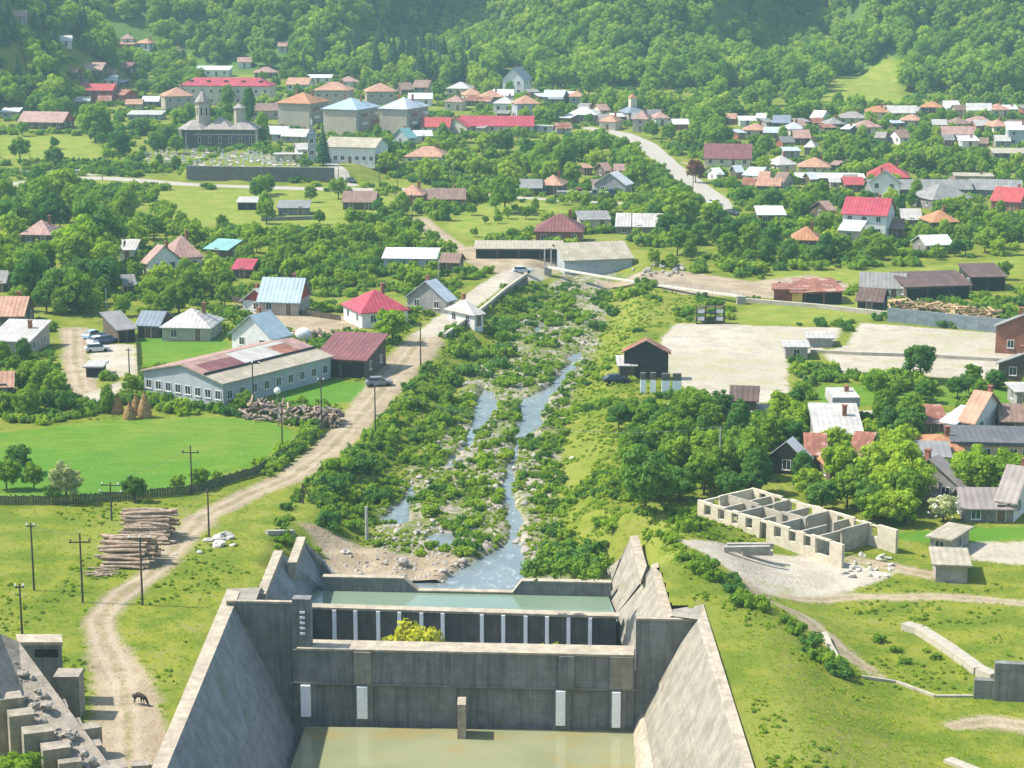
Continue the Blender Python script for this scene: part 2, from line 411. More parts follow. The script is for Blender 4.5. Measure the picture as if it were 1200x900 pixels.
def np_mesh(name, V, F, mat, smooth=True):
    me = bpy.data.meshes.new(name)
    k = F.shape[1]
    me.vertices.add(len(V)); me.vertices.foreach_set('co', np.ascontiguousarray(V, dtype=np.float32).ravel())
    me.loops.add(F.size); me.loops.foreach_set('vertex_index', np.ascontiguousarray(F, dtype=np.int32).ravel())
    me.polygons.add(len(F)); me.polygons.foreach_set('loop_start', np.arange(0, F.size, k, dtype=np.int32))
    try: me.polygons.foreach_set('loop_total', np.full(len(F), k, dtype=np.int32))
    except Exception: pass
    me.update(calc_edges=True); me.validate()
    if smooth: me.polygons.foreach_set('use_smooth', [True] * len(me.polygons))
    if mat is not None: me.materials.append(mat)
    return me
for zi, nm in enumerate(names):
    F = quads[zone == zi]
    u, inv = np.unique(F.ravel(), return_inverse=True)
    me = np_mesh(nm, VALL[u], inv.reshape(-1, 4), GROUND)
    for k in sd:
        a = me.attributes.new(k, 'FLOAT', 'POINT'); a.data.foreach_set('value', sd[k].ravel()[u].astype(np.float32))
    tag(link(nm, me), kind='structure')
# ------------------------------------------------------------------ water
def water_mat(name, base, deep, rough, bscale, bstr, stain=None, riffle=0):
    t = NT(name); p = t.pos()
    a = t.noise(p, 0.12, 3); b = t.noise(t.mapping(p, (1.0, 1.6, 1.0)), bscale, 4, 0.6)
    cc = t.mix(t.ramp(a, 0.35, 0.65), base, deep)
    if riffle:
        cc = t.mix(t.math('MULTIPLY', t.ramp(t.noise(t.mapping(p, (1.0, 0.55, 1.0)), 0.9, 4, 0.7), 0.55, 0.66), riffle), cc, (0.46, 0.49, 0.49))
    if stain:
        cc = t.mix(t.math('MULTIPLY', t.ramp(t.noise(p, 0.16, 2), 0.50, 0.66), 0.7), cc, stain)
    t.bsdf(cc, rough, t.bump(b, bstr, 0.08), 0, 0.5)
    return t.mat
W_RIVER = water_mat('river_water', (0.125, 0.155, 0.15), (0.17, 0.20, 0.195), 0.12, 2.2, 0.6, None, 0.4)
W_POOL = water_mat('pool_water', (0.145, 0.205, 0.135), (0.17, 0.225, 0.155), 0.07, 1.2, 0.25)
W_BASIN = water_mat('basin_water', (0.205, 0.215, 0.115), (0.245, 0.25, 0.135), 0.06, 0.8, 0.1, (0.27, 0.215, 0.085))
yv = [P(600, 698, ZR).y - 1, P(600, 310, ZR).y]
mb = MB()
lo = [(v.x, v.y) for v in CORR]
river = bpy.data.meshes.new('river')
bm = bmesh.new()
cen = [P(x, y, ZR) for x, y in ((384, 697), (384, 660), (440, 590), (500, 500), (560, 415), (600, 375), (640, 335), (740, 330), (725, 380), (710, 430), (690, 500), (680, 600), (715, 660), (714, 697))]
bm.faces.new([bm.verts.new(v) for v in cen]); bmesh.ops.triangulate(bm, faces=bm.faces[:])
bm.to_mesh(river); bm.free(); river.materials.append(W_RIVER)
tag(link('river', river), kind='structure')
# ================================================================== STILLING BASIN AND WEIRS (one concrete structure)
def concrete(name, col, streak=0.5, scale=1.0, moss=0.25):
    t = NT(name); p = t.pos()
    a = t.noise(p, 0.55 * scale, 5, 0.65); b = t.noise(t.mapping(p, (1.6, 1.6, 0.12)), 1.0, 4, 0.6); c2 = t.noise(p, 3.2, 3)
    cc = t.mix(t.ramp(a, 0.34, 0.66), mul(col, 0.78), mul(col, 1.15))
    cc = t.mix(t.math('MULTIPLY', t.ramp(b, 0.48, 0.66), streak), cc, mul(col, 0.38))
    b2 = t.noise(t.mapping(p, (4.5, 4.5, 0.2)), 1.0, 3, 0.6); cc = t.mix(t.math('MULTIPLY', t.ramp(b2, 0.5, 0.68), streak * 0.8), cc, mul(col, 0.5))
    sz = t.n('SeparateXYZ'); t.l(p, sz.inputs[0]); ln = t.math('MAXIMUM', t.math('LESS_THAN', t.math('FRACT', t.math('DIVIDE', sz.outputs[2], 1.25)), 0.045), t.math('LESS_THAN', t.math('FRACT', t.math('DIVIDE', t.math('ADD', sz.outputs[0], 200.0), 2.7)), 0.022)); cc = t.mix(t.math('MULTIPLY', ln, 0.35), cc, mul(col, 0.45))
    cc = t.mix(t.math('MULTIPLY', t.ramp(t.noise(p, 0.35, 4), 0.55, 0.68), moss), cc, (0.13, 0.14, 0.05))
    cc = t.mix(t.math('MULTIPLY', t.ramp(c2, 0.55, 0.75), 0.35), cc, mul(col, 0.5))
    t.bsdf(cc, 0.9, t.bump(t.math('ADD', a, c2), 0.4, 0.06), 0, 0.15)
    return t.mat
CONC_W = concrete('weathered_concrete', (0.265, 0.24, 0.19), 0.2)
CONC_S = concrete('painted_shade_concrete', (0.25, 0.25, 0.24), 0.2)  # greyer wall concrete with the left side's shade mixed into its colour
CONC_D = concrete('shade_dark_concrete', (0.195, 0.197, 0.185), 0.5, 1.0, 0.25)  # darker streaked concrete; shade of the weir fronts is put into its colour
CONC_T = concrete('coping_concrete', (0.37, 0.315, 0.235), 0.15, 1.6, 0.12)
WHITE_C = plain('whitewashed_concrete', (0.86, 0.86, 0.86), 0.7, 0.08, 2)
BASIN = empty('stilling_basin', P(560, 850, ZB), 0, 'concrete stilling basin with sloped side walls, cross weir and two pools below the dam', 'weir')
_bi = Matrix.Translation(-BASIN.location)
def bpart(mb_, name, mat, label=None, parent=None):
    base = BASIN if parent is None else parent
    mb_.v = [tuple(Vector(v) - BASIN.location) for v in mb_.v]
    o = mb_.obj(name, mat, base)
    if label: o['label'] = label
    return o
up = lambda v, dz: Vector((v.x, v.y, v.z + dz))
atz = lambda v, z: Vector((v.x, v.y, z))
def extend(a, b, t): return a + (b - a) * t
def slab(mb_, quad, n, th):
    """thick slab from 4 corners, thickness th along -n"""
    n = Vector(n).normalized() * th
    b = [q - n for q in quad]
    mb_.add(list(quad) + b, [(0, 1, 2, 3), (7, 6, 5, 4), (0, 4, 5, 1), (1, 5, 6, 2), (2, 6, 7, 3), (3, 7, 4, 0)])
# front weir line at water level
WA, WB = P(343, 848, ZB), P(743, 857, ZB)
wd = (WB - WA).normalized(); wn_ = Vector((-wd.y, wd.x, 0))       # points away from the camera
topA = zat(WA.x, WA.y, 757); topB = zat(WB.x, WB.y, 769)
zt = (topA + topB) / 2
# sloped side walls -------------------------------------------------
def ext_line(a, b, k): return a + (b - a) * k
LT0, LT1 = P(281, 694, 3.1), P(196, 900, 3.0)         # inner top edge, back -> front
LO0, LO1 = P(266, 691, 3.1), P(178, 900, 3.0)         # outer top edge
LB0, LB1 = P(343, 846, ZB), P(329, 900, ZB)           # waterline
K = 1.75
LT2, LO2, LB2 = ext_line(LT0, LT1, K), ext_line(LO0, LO1, K), ext_line(LB0, LB1, 2.6)
LB0d, LB2d = LB0 + (LB0 - LT0) * 0.25, LB2 + (LB2 - LT2) * 0.25
m = MB(); m.add([LT0, LT2, LB2d, LB0d, LO0, LO2, atz(LO2, -11), atz(LO0, -11)], [(0, 1, 2, 3), (4, 5, 1, 0), (5, 4, 7, 6), (4, 0, 3, 7), (1, 5, 6, 2)])
bpart(m, 'side_wall', CONC_S, 'shaded sloping side wall of the basin beside the dirt path')
RT0, RT1 = P(817, 729, 3.0), P(870, 900, 3.0)
RO0, RO1 = P(825, 711, 3.0), P(884, 900, 3.0)
RB0, RB1 = P(750, 817, -7.2), P(766, 900, -7.6)
RF0, RF1 = P(742, 857, ZB), P(745, 900, ZB)
RT2, RO2, RB2, RF2 = ext_line(RT0, RT1, K), ext_line(RO0, RO1, K), ext_line(RB0, RB1, K), ext_line(RF0, RF1, 2.8)
m = MB(); m.add([RT0, RT2, RB2, RB0, RO0, RO2, atz(RO2, -11), atz(RO0, -11)], [(3, 2, 1, 0), (0, 1, 5, 4), (4, 5, 6, 7), (7, 3, 0, 4), (2, 6, 5, 1)])
bpart(m, 'side_wall', CONC_W, 'sunlit sloping side wall of the basin beside the grass bank')
m = MB(); m.add([RB0, RB2, RF2, RF0, atz(RF2, -11), atz(RF0, -11)], [(0, 3, 2, 1), (3, 5, 4, 2)])
bpart(m, 'wall_footing', CONC_T)
# outer grass-side kerb of the right wall and light coping lines
def strip_part(a, b, c2, d, h, name, mat, parent=None):
    mm = MB(); mm.hexa([up(a, -0.25), up(b, -0.25), up(c2, -0.25), up(d, -0.25)], [up(a, h), up(b, h), up(c2, h), up(d, h)])
    return bpart(mm, name, mat, None, parent)
strip_part(LO2, LT2, LT0, LO0, 0.05, 'coping', CONC_T)
strip_part(ext_line(RT0, RT1, K), RO2, RO0, RT0, 0.05, 'coping', CONC_T)
# front weir ----------------------------------------------------------
def wall_along(p, q, z0, z1, th, off=0.0):
    """vertical wall from p to q; front face shifted off along -normal"""
    d = (q - p).normalized(); n = Vector((-d.y, d.x, 0))
    a, b = p - n * off, q - n * off; c2, e = q + n * th, p + n * th
    mm = MB(); mm.hexa([atz(v, z0) for v in (a, b, c2, e)], [atz(v, z1) for v in (a, b, c2, e)]); return mm
zl = zat(WA.x, WA.y, 799)                                   # ledge level
WX0, WX1 = WA + wd * 1.6, WB
bpart(wall_along(WA, WB, -11.5, zl, 2.0, -0.45), 'weir_base', CONC_D)
bpart(wall_along(WA + wd * 0.2, WB, zl + 0.003, zt - 0.22, 2.2), 'weir_wall', CONC_D)
bpart(wall_along(WA + wd * 0.6, WB - wd * 0.1, zt - 0.22, zt, 2.6, 0.18), 'weir_crest', CONC_T)
bpart(wall_along(WA - wd * 0.2, WB + wd * 0.2, zl - 0.18, zl + 0.02, 0.02, 0.12), 'ledge', CONC_D)
def wpt(px): # point on the weir line seen at column px at waterline
    t = (px - 343) / 400.0; return WA + (WB - WA) * t
def pxw(px, py, z): return P(px, py, z)
for (x0, x1, mat) in ((417, 437, CONC_W), (655, 673, CONC_D)):
    bpart(wall_along(wpt(x0), wpt(x1), zl + 0.06, zt - 0.25, 0.1, 0.35), 'pier', mat)
bpart(wall_along(wpt(714), wpt(741), zl + 0.06, zt - 0.25, 0.1, 0.3), 'pier', CONC_W)
for i, (x0, x1) in enumerate(((354, 365), (420, 432), (652, 663), (717, 727))):
    y1 = 838 + (x0 - 354) * 0.035
    p, q = wpt(x0), wpt(x1)
    bpart(wall_along(p, q, zat(p.x, p.y, y1), zl - 0.25, 0.3, 0.45), 'sluice_slab', WHITE_C)
    p, q = wpt(x0 - 3), wpt(x1 + 6)
    bpart(wall_along(p, q, -11, zl - 0.2, 0.1, -0.3), 'sluice_recess', CONC_D)
# lone pier standing in the pool
pp = P(541, 866, ZB)
m = MB(); m.box(-0.42, 0.42, 0, 2.2, ZB - 1, zat(pp.x, pp.y, 826) , M=Matrix.Translation((pp.x, pp.y, 0)))
bpart(m, 'pool_pier', CONC_T)
# wing walls either side of the weir (facing the camera)
WLz = zat(*(WA - wd * 3)[:2], 707)
a = LT0 - wd * 1.0
bpart(wall_along(extend(WA, WB, -0.19), WA + wd * 0.15, -11, WLz - 0.2, 1.0, -0.7), 'wing_wall', CONC_D)
bpart(wall_along(extend(WA, WB, -0.19), WA + wd * 0.15, WLz - 0.2, WLz, 1.1, -0.6), 'coping', CONC_T)
wrz = zat(WB.x + 3, WB.y, 727)
bpart(wall_along(WB + wd * 0.05, extend(WA, WB, 1.22), -11, wrz - 0.2, 1.0, -0.7), 'wing_wall', CONC_D)
bpart(wall_along(WB + wd * 0.05, extend(WA, WB, 1.22), wrz - 0.2, wrz, 1.1, -0.6), 'coping', CONC_T)
# tower pier with rungs at the left end of the weir
tz = zat(WA.x, WA.y, 703)
bpart(wall_along(wpt(345), wpt(366), -11, tz, 1.6, -0.25), 'pier_tower', CONC_D)
for k in range(5):
    q = wpt(357); m = MB(); z0 = zat(q.x, q.y, 744 - k * 6.2)
    mm = wall_along(wpt(354), wpt(360), z0, z0 + 0.22, 0.05, -0.12); bpart(mm, 'ladder_rung', WHITE_C)
# basin water
front = [P(325, 900, ZB), P(766, 900, ZB)]
m = MB(); m.add([LB0d, LB2, Vector((RF2.x + 3, LB2.y, ZB)), P(752, 856, ZB)], [(0, 1, 2, 3)])
m.v = [(x, y, ZB) for x, y, z in m.v]
m.obj('water', W_BASIN); bpy.data.objects['water']['kind'] = 'structure'
# middle chamber: counterfort wall --------------------------------------
ZM = -2.05
CA, CB = P(363, 711, ZM), P(722, 722, ZM)
floor_z = ZM - 3.9
bpart(wall_along(CA, CB, floor_z, ZM - 0.25, 0.9, -0.12), 'counterfort_wall', concrete('shaded_bay_concrete', (0.10, 0.095, 0.085), 0.4))  # wall darkened in colour so the bays read as deep shaded openings
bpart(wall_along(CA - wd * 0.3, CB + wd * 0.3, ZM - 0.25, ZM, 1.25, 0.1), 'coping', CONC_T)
for x in (392, 417, 444, 469, 495, 520, 566, 591, 617, 642, 667, 692):
    t = (x - 363) / 359.0; q = CA + (CB - CA) * t
    cd = (CB - CA).normalized()
    bpart(wall_along(q - cd * 0.2, q + cd * 0.2, floor_z, ZM - 0.26, 0.1, 0.22), 'counterfort', WHITE_C)
fl = MB(); fl.add([atz(WA + wn_ * 2.4, floor_z), atz(WB + wn_ * 2.4, floor_z), atz(CB, floor_z), atz(CA, floor_z)], [(0, 1, 2, 3)])
bpart(fl, 'chamber_floor', CONC_D)
# upper pool and far sill with a lowered middle
zs1, zs0 = -1.35, -2.75
SA, SB = P(381, 692, ZP), P(712, 699, ZP)
def sp_(px):
    t = (px - 381) / 331.0; return SA + (SB - SA) * t
prof = [(378, zs1), (474, zs1), (491, zs0), (601, zs0), (612, zs1), (716, zs1)]
m = MB(); n = len(prof)
dS = (SB - SA).normalized(); nS = Vector((-dS.y, dS.x, 0))
fr = [sp_(x) for x, z in prof]
m.add([atz(v, -6) for v in fr] + [atz(v, z) for v, (x, z) in zip(fr, prof)] + [atz(v + nS * 0.7, z) for v, (x, z) in zip(fr, prof)] + [atz(v + nS * 0.7, -6) for v in fr],
      [(i, i + 1, n + i + 1, n + i) for i in range(n - 1)] + [(2 * n + i, 2 * n + i + 1, 3 * n + i + 1, 3 * n + i)[::-1] for i in range(n - 1)])
bpart(m, 'sill_wall', CONC_D)
m = MB()
m.add([atz(v - nS * 0.08, z + 0.01) for v, (x, z) in zip(fr, prof)] + [atz(v + nS * 0.9, z + 0.01) for v, (x, z) in zip(fr, prof)] + [atz(v - nS * 0.08, z - 0.15) for v, (x, z) in zip(fr, prof)],
      [(i, i + 1, n + i + 1, n + i) for i in range(n - 1)] + [(2 * n + i, 2 * n + i + 1, i + 1, i) for i in range(n - 1)])
bpart(m, 'coping', CONC_T)
m = MB(); m.add([atz(CA - wd * 2 + wn_ * 0.9, ZP + 0.004), atz(CB + wd * 0.2 + wn_ * 0.9, ZP + 0.004), atz(SB + dS * 0.1, ZP + 0.004), atz(SA - dS * 1.0, ZP + 0.004)], [(0, 1, 2, 3)])
tag(m.obj('pool', W_POOL), kind='structure')
# downstream wing walls with notched tops (left shaded, right sunlit)
def wingwall(tops, bots, out, mat, label):
    """tops/bots: inner face polyline; out: outward offset vector"""
    mm = MB(); nn = len(tops); out = Vector(out)
    tb = [t + out for t in tops]; bb = [atz(t + out, -6) for t in tops]
    mm.add(list(tops) + list(bots) + tb + bb,
           [(i, i + 1, nn + i + 1, nn + i) for i in range(nn - 1)] + [(i, 2 * nn + i, 2 * nn + i + 1, i + 1) for i in range(nn - 1)] +
           [(2 * nn + i, 3 * nn + i, 3 * nn + i + 1, 2 * nn + i + 1) for i in range(nn - 1)] + [(nn - 1, 2 * nn - 1, 4 * nn - 1, 3 * nn - 1), (0, 2 * nn, 3 * nn, nn)])
    return bpart(mm, 'wing_wall', mat, label)
z1_, z2_ = 2.4, 1.5
wl = wingwall([P(306, 697, z1_), P(326, 646, z1_ - 0.4), P(341, 660, 0.2)], [P(366, 712, -4.2), P(378, 676, -3.4), P(381, 675, -3.4)], (-0.4, 0, 0), CONC_S, 'shaded notched wing wall nearer the weir')
wl = wingwall([P(341, 660, z2_), P(352, 630, z2_), P(380, 656, -1.0), P(393, 674, -2.4)], [P(379, 690, -3.6), P(382, 682, -3.6), P(386, 682, -3.6), P(394, 680, -3.6)], (-0.4, 0, 0), CONC_S, 'shaded outer wing wall sloping down to the river')
wr = wingwall([P(779, 728, 2.4), P(764, 664, 2.05), P(752, 681, 0.8), P(739, 630, 1.4), P(726, 655, -0.5), P(709, 668, -2.2)], [P(737, 780, -5.5), P(719, 724, -4.0), P(715, 705, -3.6), P(712, 694, -3.6), P(710, 686, -3.6), P(707, 678, -3.6)], (0.5, 0.1, 0), CONC_W, 'sunlit notched wing wall sloping down to the river')
m = MB(); tp = [P(752, 681, .8), P(763, 664, .8), P(769, 659, .8), P(757, 656, .8)]
m.hexa([atz(v, -6) for v in tp], tp); bpart(m, 'wall_backing', CONC_S)
for q4 in ([P(778, 728, 2.4), P(789, 722, 2.4), P(771, 660, 2.05), P(763, 663, 2.05)], [P(751, 681, 1.35), P(758, 664, 1.35), P(748, 628, 1.35), P(738, 629, 1.35)]):
    m = MB(); m.hexa([up(v, -.5) for v in q4], [up(v, .1) for v in q4]); bpart(m, 'coping', CONC_T)
m = MB()
for a_, b_ in ((P(300, 697, 2.5), P(321, 646, 2.1)), (P(337, 660, 1.6), P(348, 630, 1.6))):
    d_ = Vector((1.0, 0.0, 0)); m.hexa([up(a_, -6.), up(a_ + d_, -.3), up(b_ + d_, -.3), up(b_, -6.)], [up(a_, .1), up(a_ + d_, .1), up(b_ + d_, .1), up(b_, .1)])
bpart(m, 'coping', CONC_T)
# footing strip at the foot of the right inner wall
m = MB(); a_, b_ = P(742, 790, -5.0), P(708, 672, -3.2)
# corner blocks closing wall tops between wing and side walls
m = MB(); m.hexa([P(266, 692, 0), P(283, 708, 0), P(300, 708, 0), P(306, 690, 0)], [P(266, 690, 3.05), P(283, 706, 3.05), P(300, 703, 3.05), P(306, 688, 3.05)])
bpart(m, 'corner_block', CONC_W)
m = MB(); m.hexa([P(788, 724, 0), P(818, 728, 0), P(826, 710, 0), P(788, 716, 0)], [P(788, 722, 2.7), P(818, 726, 3.03), P(826, 708, 3.03), P(788, 714, 2.7)])
bpart(m, 'corner_block', CONC_W)

# ================================================================== BUILDINGS
def roofmat(name, col, var=0.3, rust=None, period=0.8, rough=0.6):
    key = 'roof_' + name
    if key in _pl: return _pl[key]
    t = NT(key); c = t.coord(); oi = t.n('ObjectInfo').outputs['Random']
    w = t.n('TexWave', wave_type='BANDS', bands_direction='X'); t.l(c, w.inputs['Vector']); w.inputs['Scale'].default_value = 0.314 / period * 1.0
    w.inputs['Distortion'].default_value = 0.0
    a = t.noise(c, 0.5, 4, 0.65); b = t.noise(t.mapping(c, (2.2, 0.25, 0.25)), 1.0, 3)
    sx = t.n('SeparateXYZ'); t.l(c, sx.inputs[0])
    cell = t.n('TexWhiteNoise', noise_dimensions='2D'); cx = t.n('CombineXYZ')
    t.l(t.math('FLOOR', t.math('DIVIDE', sx.outputs[0], 1.1)), cx.inputs[0]); t.l(t.math('FLOOR', t.math('DIVIDE', sx.outputs[1], 2.4)), cx.inputs[1]); t.l(cx.outputs[0], cell.inputs['Vector'])
    cc = t.mix(t.ramp(a, 0.32, 0.68), mul(col, 1 - var), mul(col, 1 + var * 0.5))
    cc = t.mix(t.math('MULTIPLY', cell.outputs['Value'], 0.38), cc, mul(col, 0.55))
    cc = t.mix(t.math('MULTIPLY', t.ramp(t.noise(c, 0.9, 4, 0.7), 0.52, 0.7), 0.35), cc, t.mix(0.5, mul(col, 0.9), (0.30, 0.26, 0.22)))
    cc = t.mix(t.math('MULTIPLY', t.ramp(b, 0.5, 0.7), 0.3), cc, mul(col, 0.5))
    if rust: cc = t.mix(t.ramp(t.noise(c, 0.35, 4), 0.52, 0.62), cc, rust)
    cc = t.mix(t.math('MULTIPLY', oi, 0.14), cc, mul(col, 0.6))
    t.bsdf(cc, rough, t.bump(t.math('ADD', w.outputs['Fac'], t.math('MULTIPLY', a, 0.5)), 0.5, 0.06), 0, 0.3)
    _pl[key] = t.mat; return t.mat
R = {
 'red': roofmat('red', (0.386, 0.059, 0.059), 0.2), 'crimson': roofmat('crimson', (0.37, 0.045, 0.07), 0.22), 'maroon': roofmat('maroon', (0.185, 0.063, 0.063), 0.22),
 'orange': roofmat('orange', (0.403, 0.185, 0.084), 0.3), 'pink': roofmat('pink', (0.353, 0.210, 0.168), 0.3), 'brown': roofmat('brown', (0.227, 0.143, 0.105), 0.3),
 'grey': roofmat('grey', (0.235, 0.227, 0.210), 0.25), 'white': roofmat('white', (0.554, 0.554, 0.538), 0.12), 'blue': roofmat('blue', (0.32, 0.41, 0.46), 0.15),
 'pale': roofmat('pale', (0.437, 0.412, 0.370), 0.22), 'tan': roofmat('tan', (0.386, 0.336, 0.244), 0.22, (0.277, 0.244, 0.168)), 'rust': roofmat('rust', (0.286, 0.109, 0.063), 0.35, (0.378, 0.252, 0.185)),
 'teal': roofmat('teal', (0.202, 0.395, 0.370), 0.15), 'slate': roofmat('slate', (0.185, 0.218, 0.252), 0.2), 'lead': roofmat('lead', (0.286, 0.244, 0.218), 0.25),
 'charcoal': roofmat('charcoal', (0.115, 0.11, 0.11), 0.25), 'silver': roofmat('silver', (0.420, 0.462, 0.504), 0.2), 'darkbrown': roofmat('darkbrown', (0.118, 0.071, 0.055), 0.3), 'clay': roofmat('clay', (0.420, 0.227, 0.143), 0.3),
}
Wl = {
 'white': plain('white_render', (0.622, 0.605, 0.571), 0.9, 0.12, 1.2), 'cream': plain('cream_render', (0.521, 0.462, 0.353), 0.9, 0.15, 1.2), 'grey': plain('grey_render', (0.286, 0.269, 0.252), 0.9, 0.2, 1.2),
 'beige': plain('beige_render', (0.370, 0.319, 0.252), 0.9, 0.15, 1.0), 'wood': plain('weathered_boards', (0.109, 0.080, 0.055), 0.9, 0.35, 2.5), 'dark': plain('dark_boards', (0.038, 0.034, 0.032), 0.9, 0.3, 2.5),
 'brick': plain('red_brickwork', (0.269, 0.109, 0.067), 0.9, 0.25, 2.0), 'redwall': plain('red_render', (0.353, 0.059, 0.050), 0.9, 0.2, 1.2), 'peach': plain('peach_render', (0.521, 0.353, 0.227), 0.9, 0.15, 1.2),
 'bluegrey': plain('bluegrey_render', (0.353, 0.378, 0.386), 0.9, 0.15, 0.8), 'concrete': plain('rough_concrete', (0.311, 0.286, 0.244), 0.9, 0.25, 1.0), 'stone': plain('stone_wall', (0.202, 0.185, 0.168), 0.95, 0.35, 2.2, 0.08),
 'rustmetal': plain('rusty_metal', (0.210, 0.071, 0.042), 0.7, 0.4, 1.5), 'yellow': plain('yellow_render', (0.521, 0.353, 0.084), 0.9, 0.2, 1.2),
}
FRAME = plain('window_frame', (0.62, 0.60, 0.56), 0.6, 0.1); BOARD = plain('door_boards', (0.18, 0.11, 0.07), 0.7, 0.3, 3)
_g = NT('window_glass'); _g.bsdf((0.03, 0.04, 0.05), 0.12, None, 0, 0.6); GLASS = _g.mat
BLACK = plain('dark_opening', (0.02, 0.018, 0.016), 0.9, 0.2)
def win_mesh(w, h):
    m = MB(); t = 0.09
    for x0, x1, z0, z1 in ((-w/2, w/2, 0, t), (-w/2, w/2, h - t, h), (-w/2, -w/2 + t, t, h - t), (w/2 - t, w/2, t, h - t), (-0.035, 0.035, t, h - t)):
        m.box(x0, x1, -0.06, 0.02, z0, z1, 0)
    m.box(-w/2 + 0.02, w/2 - 0.02, -0.02, 0.02, 0.02, h - 0.02, 1)
    m.box(-w/2 - 0.08, w/2 + 0.08, -0.12, 0.02, -0.08, 0.0, 0)
    return m.mesh('window', [FRAME, GLASS])
WIN = {'s': win_mesh(0.9, 1.0), 'm': win_mesh(1.2, 1.4), 'w': win_mesh(1.9, 1.4)}
def door_mesh(w, h, mat):
    m = MB(); m.box(-w/2 - .1, w/2 + .1, -0.05, 0.02, 0, h + .1, 0); m.box(-w/2, w/2, -0.08, 0.0, 0.03, h, 1); return m.mesh('door', [FRAME, mat])
DOOR = door_mesh(1.0, 2.1, BOARD); GATE = door_mesh(2.8, 2.5, BOARD)
RECTS = []       # visible rectangles of buildings, used to keep trees from covering them
FOOT = []
def roof_mesh(kind, w, d, hw, rh, oh, th=0.16):
    m = MB(); X, Y = w/2 + oh, d/2 + oh; drop = oh * rh / (d/2)
    if kind == 'gable':
        z0 = hw - drop
        sec = [(-Y, z0), (0, hw + rh), (Y, z0)]
        lo = [(x, y, z) for x in (-X, X) for y, z in sec]; hi = [(x, y, z + th) for x in (-X, X) for y, z in sec]
        m.add(lo + hi, [(6, 9, 10, 7), (7, 10, 11, 8), (0, 1, 4, 3), (1, 2, 5, 4), (0, 3, 9, 6), (2, 8, 11, 5), (0, 6, 7, 1), (1, 7, 8, 2), (3, 4, 10, 9), (4, 5, 11, 10)])
    elif kind in ('hip', 'pyramid'):
        r = max(0.0, w/2 - d/2 * 0.95) if kind == 'hip' else 0.05
        z0 = hw - 0.02
        b = [(-X, -Y, z0), (X, -Y, z0), (X, Y, z0), (-X, Y, z0)]; t_ = [(x, y, z0 + th) for x, y, z in b]; rg = [(-r, 0, hw + rh), (r, 0, hw + rh)]
        m.add(b + t_ + rg, [(3, 2, 1, 0), (0, 1, 5, 4), (1, 2, 6, 5), (2, 3, 7, 6), (3, 0, 4, 7), (4, 5, 9, 8), (5, 6, 9), (6, 7, 8, 9), (7, 4, 8)])
    elif kind == 'flat':
        m.box(-X, X, -Y, Y, hw + 0.004, hw + 0.004 + max(th, rh))
    elif kind == 'shed':       # high at the back
        z0, z1 = hw - 0.02, hw + rh
        v = [(-X, -Y, z0), (X, -Y, z0), (X, Y, z1), (-X, Y, z1)]; m.hexa(v, [(x, y, z + th) for x, y, z in v])
    return m
def wall_mesh(kind, w, d, hw, rh, base=-1.2):
    m = MB(); x, y = w/2, d/2
    if kind == 'gable':
        v = [(-x, -y, base), (x, -y, base), (x, y, base), (-x, y, base), (-x, -y, hw), (x, -y, hw), (x, y, hw), (-x, y, hw), (-x, 0, hw + rh), (x, 0, hw + rh)]
        m.add(v, [(0, 1, 5, 4), (2, 3, 7, 6), (1, 2, 6, 9, 5), (3, 0, 4, 8, 7)])
    elif kind == 'shed':
        v = [(-x, -y, base), (x, -y, base), (x, y, base), (-x, y, base), (-x, -y, hw), (x, -y, hw), (x, y, hw + rh), (-x, y, hw + rh)]
        m.add(v, [(0, 1, 5, 4), (1, 2, 6, 5), (2, 3, 7, 6), (3, 0, 4, 7)])
    else:
        m.box(-x, x, -y, y, base, hw)
    return m
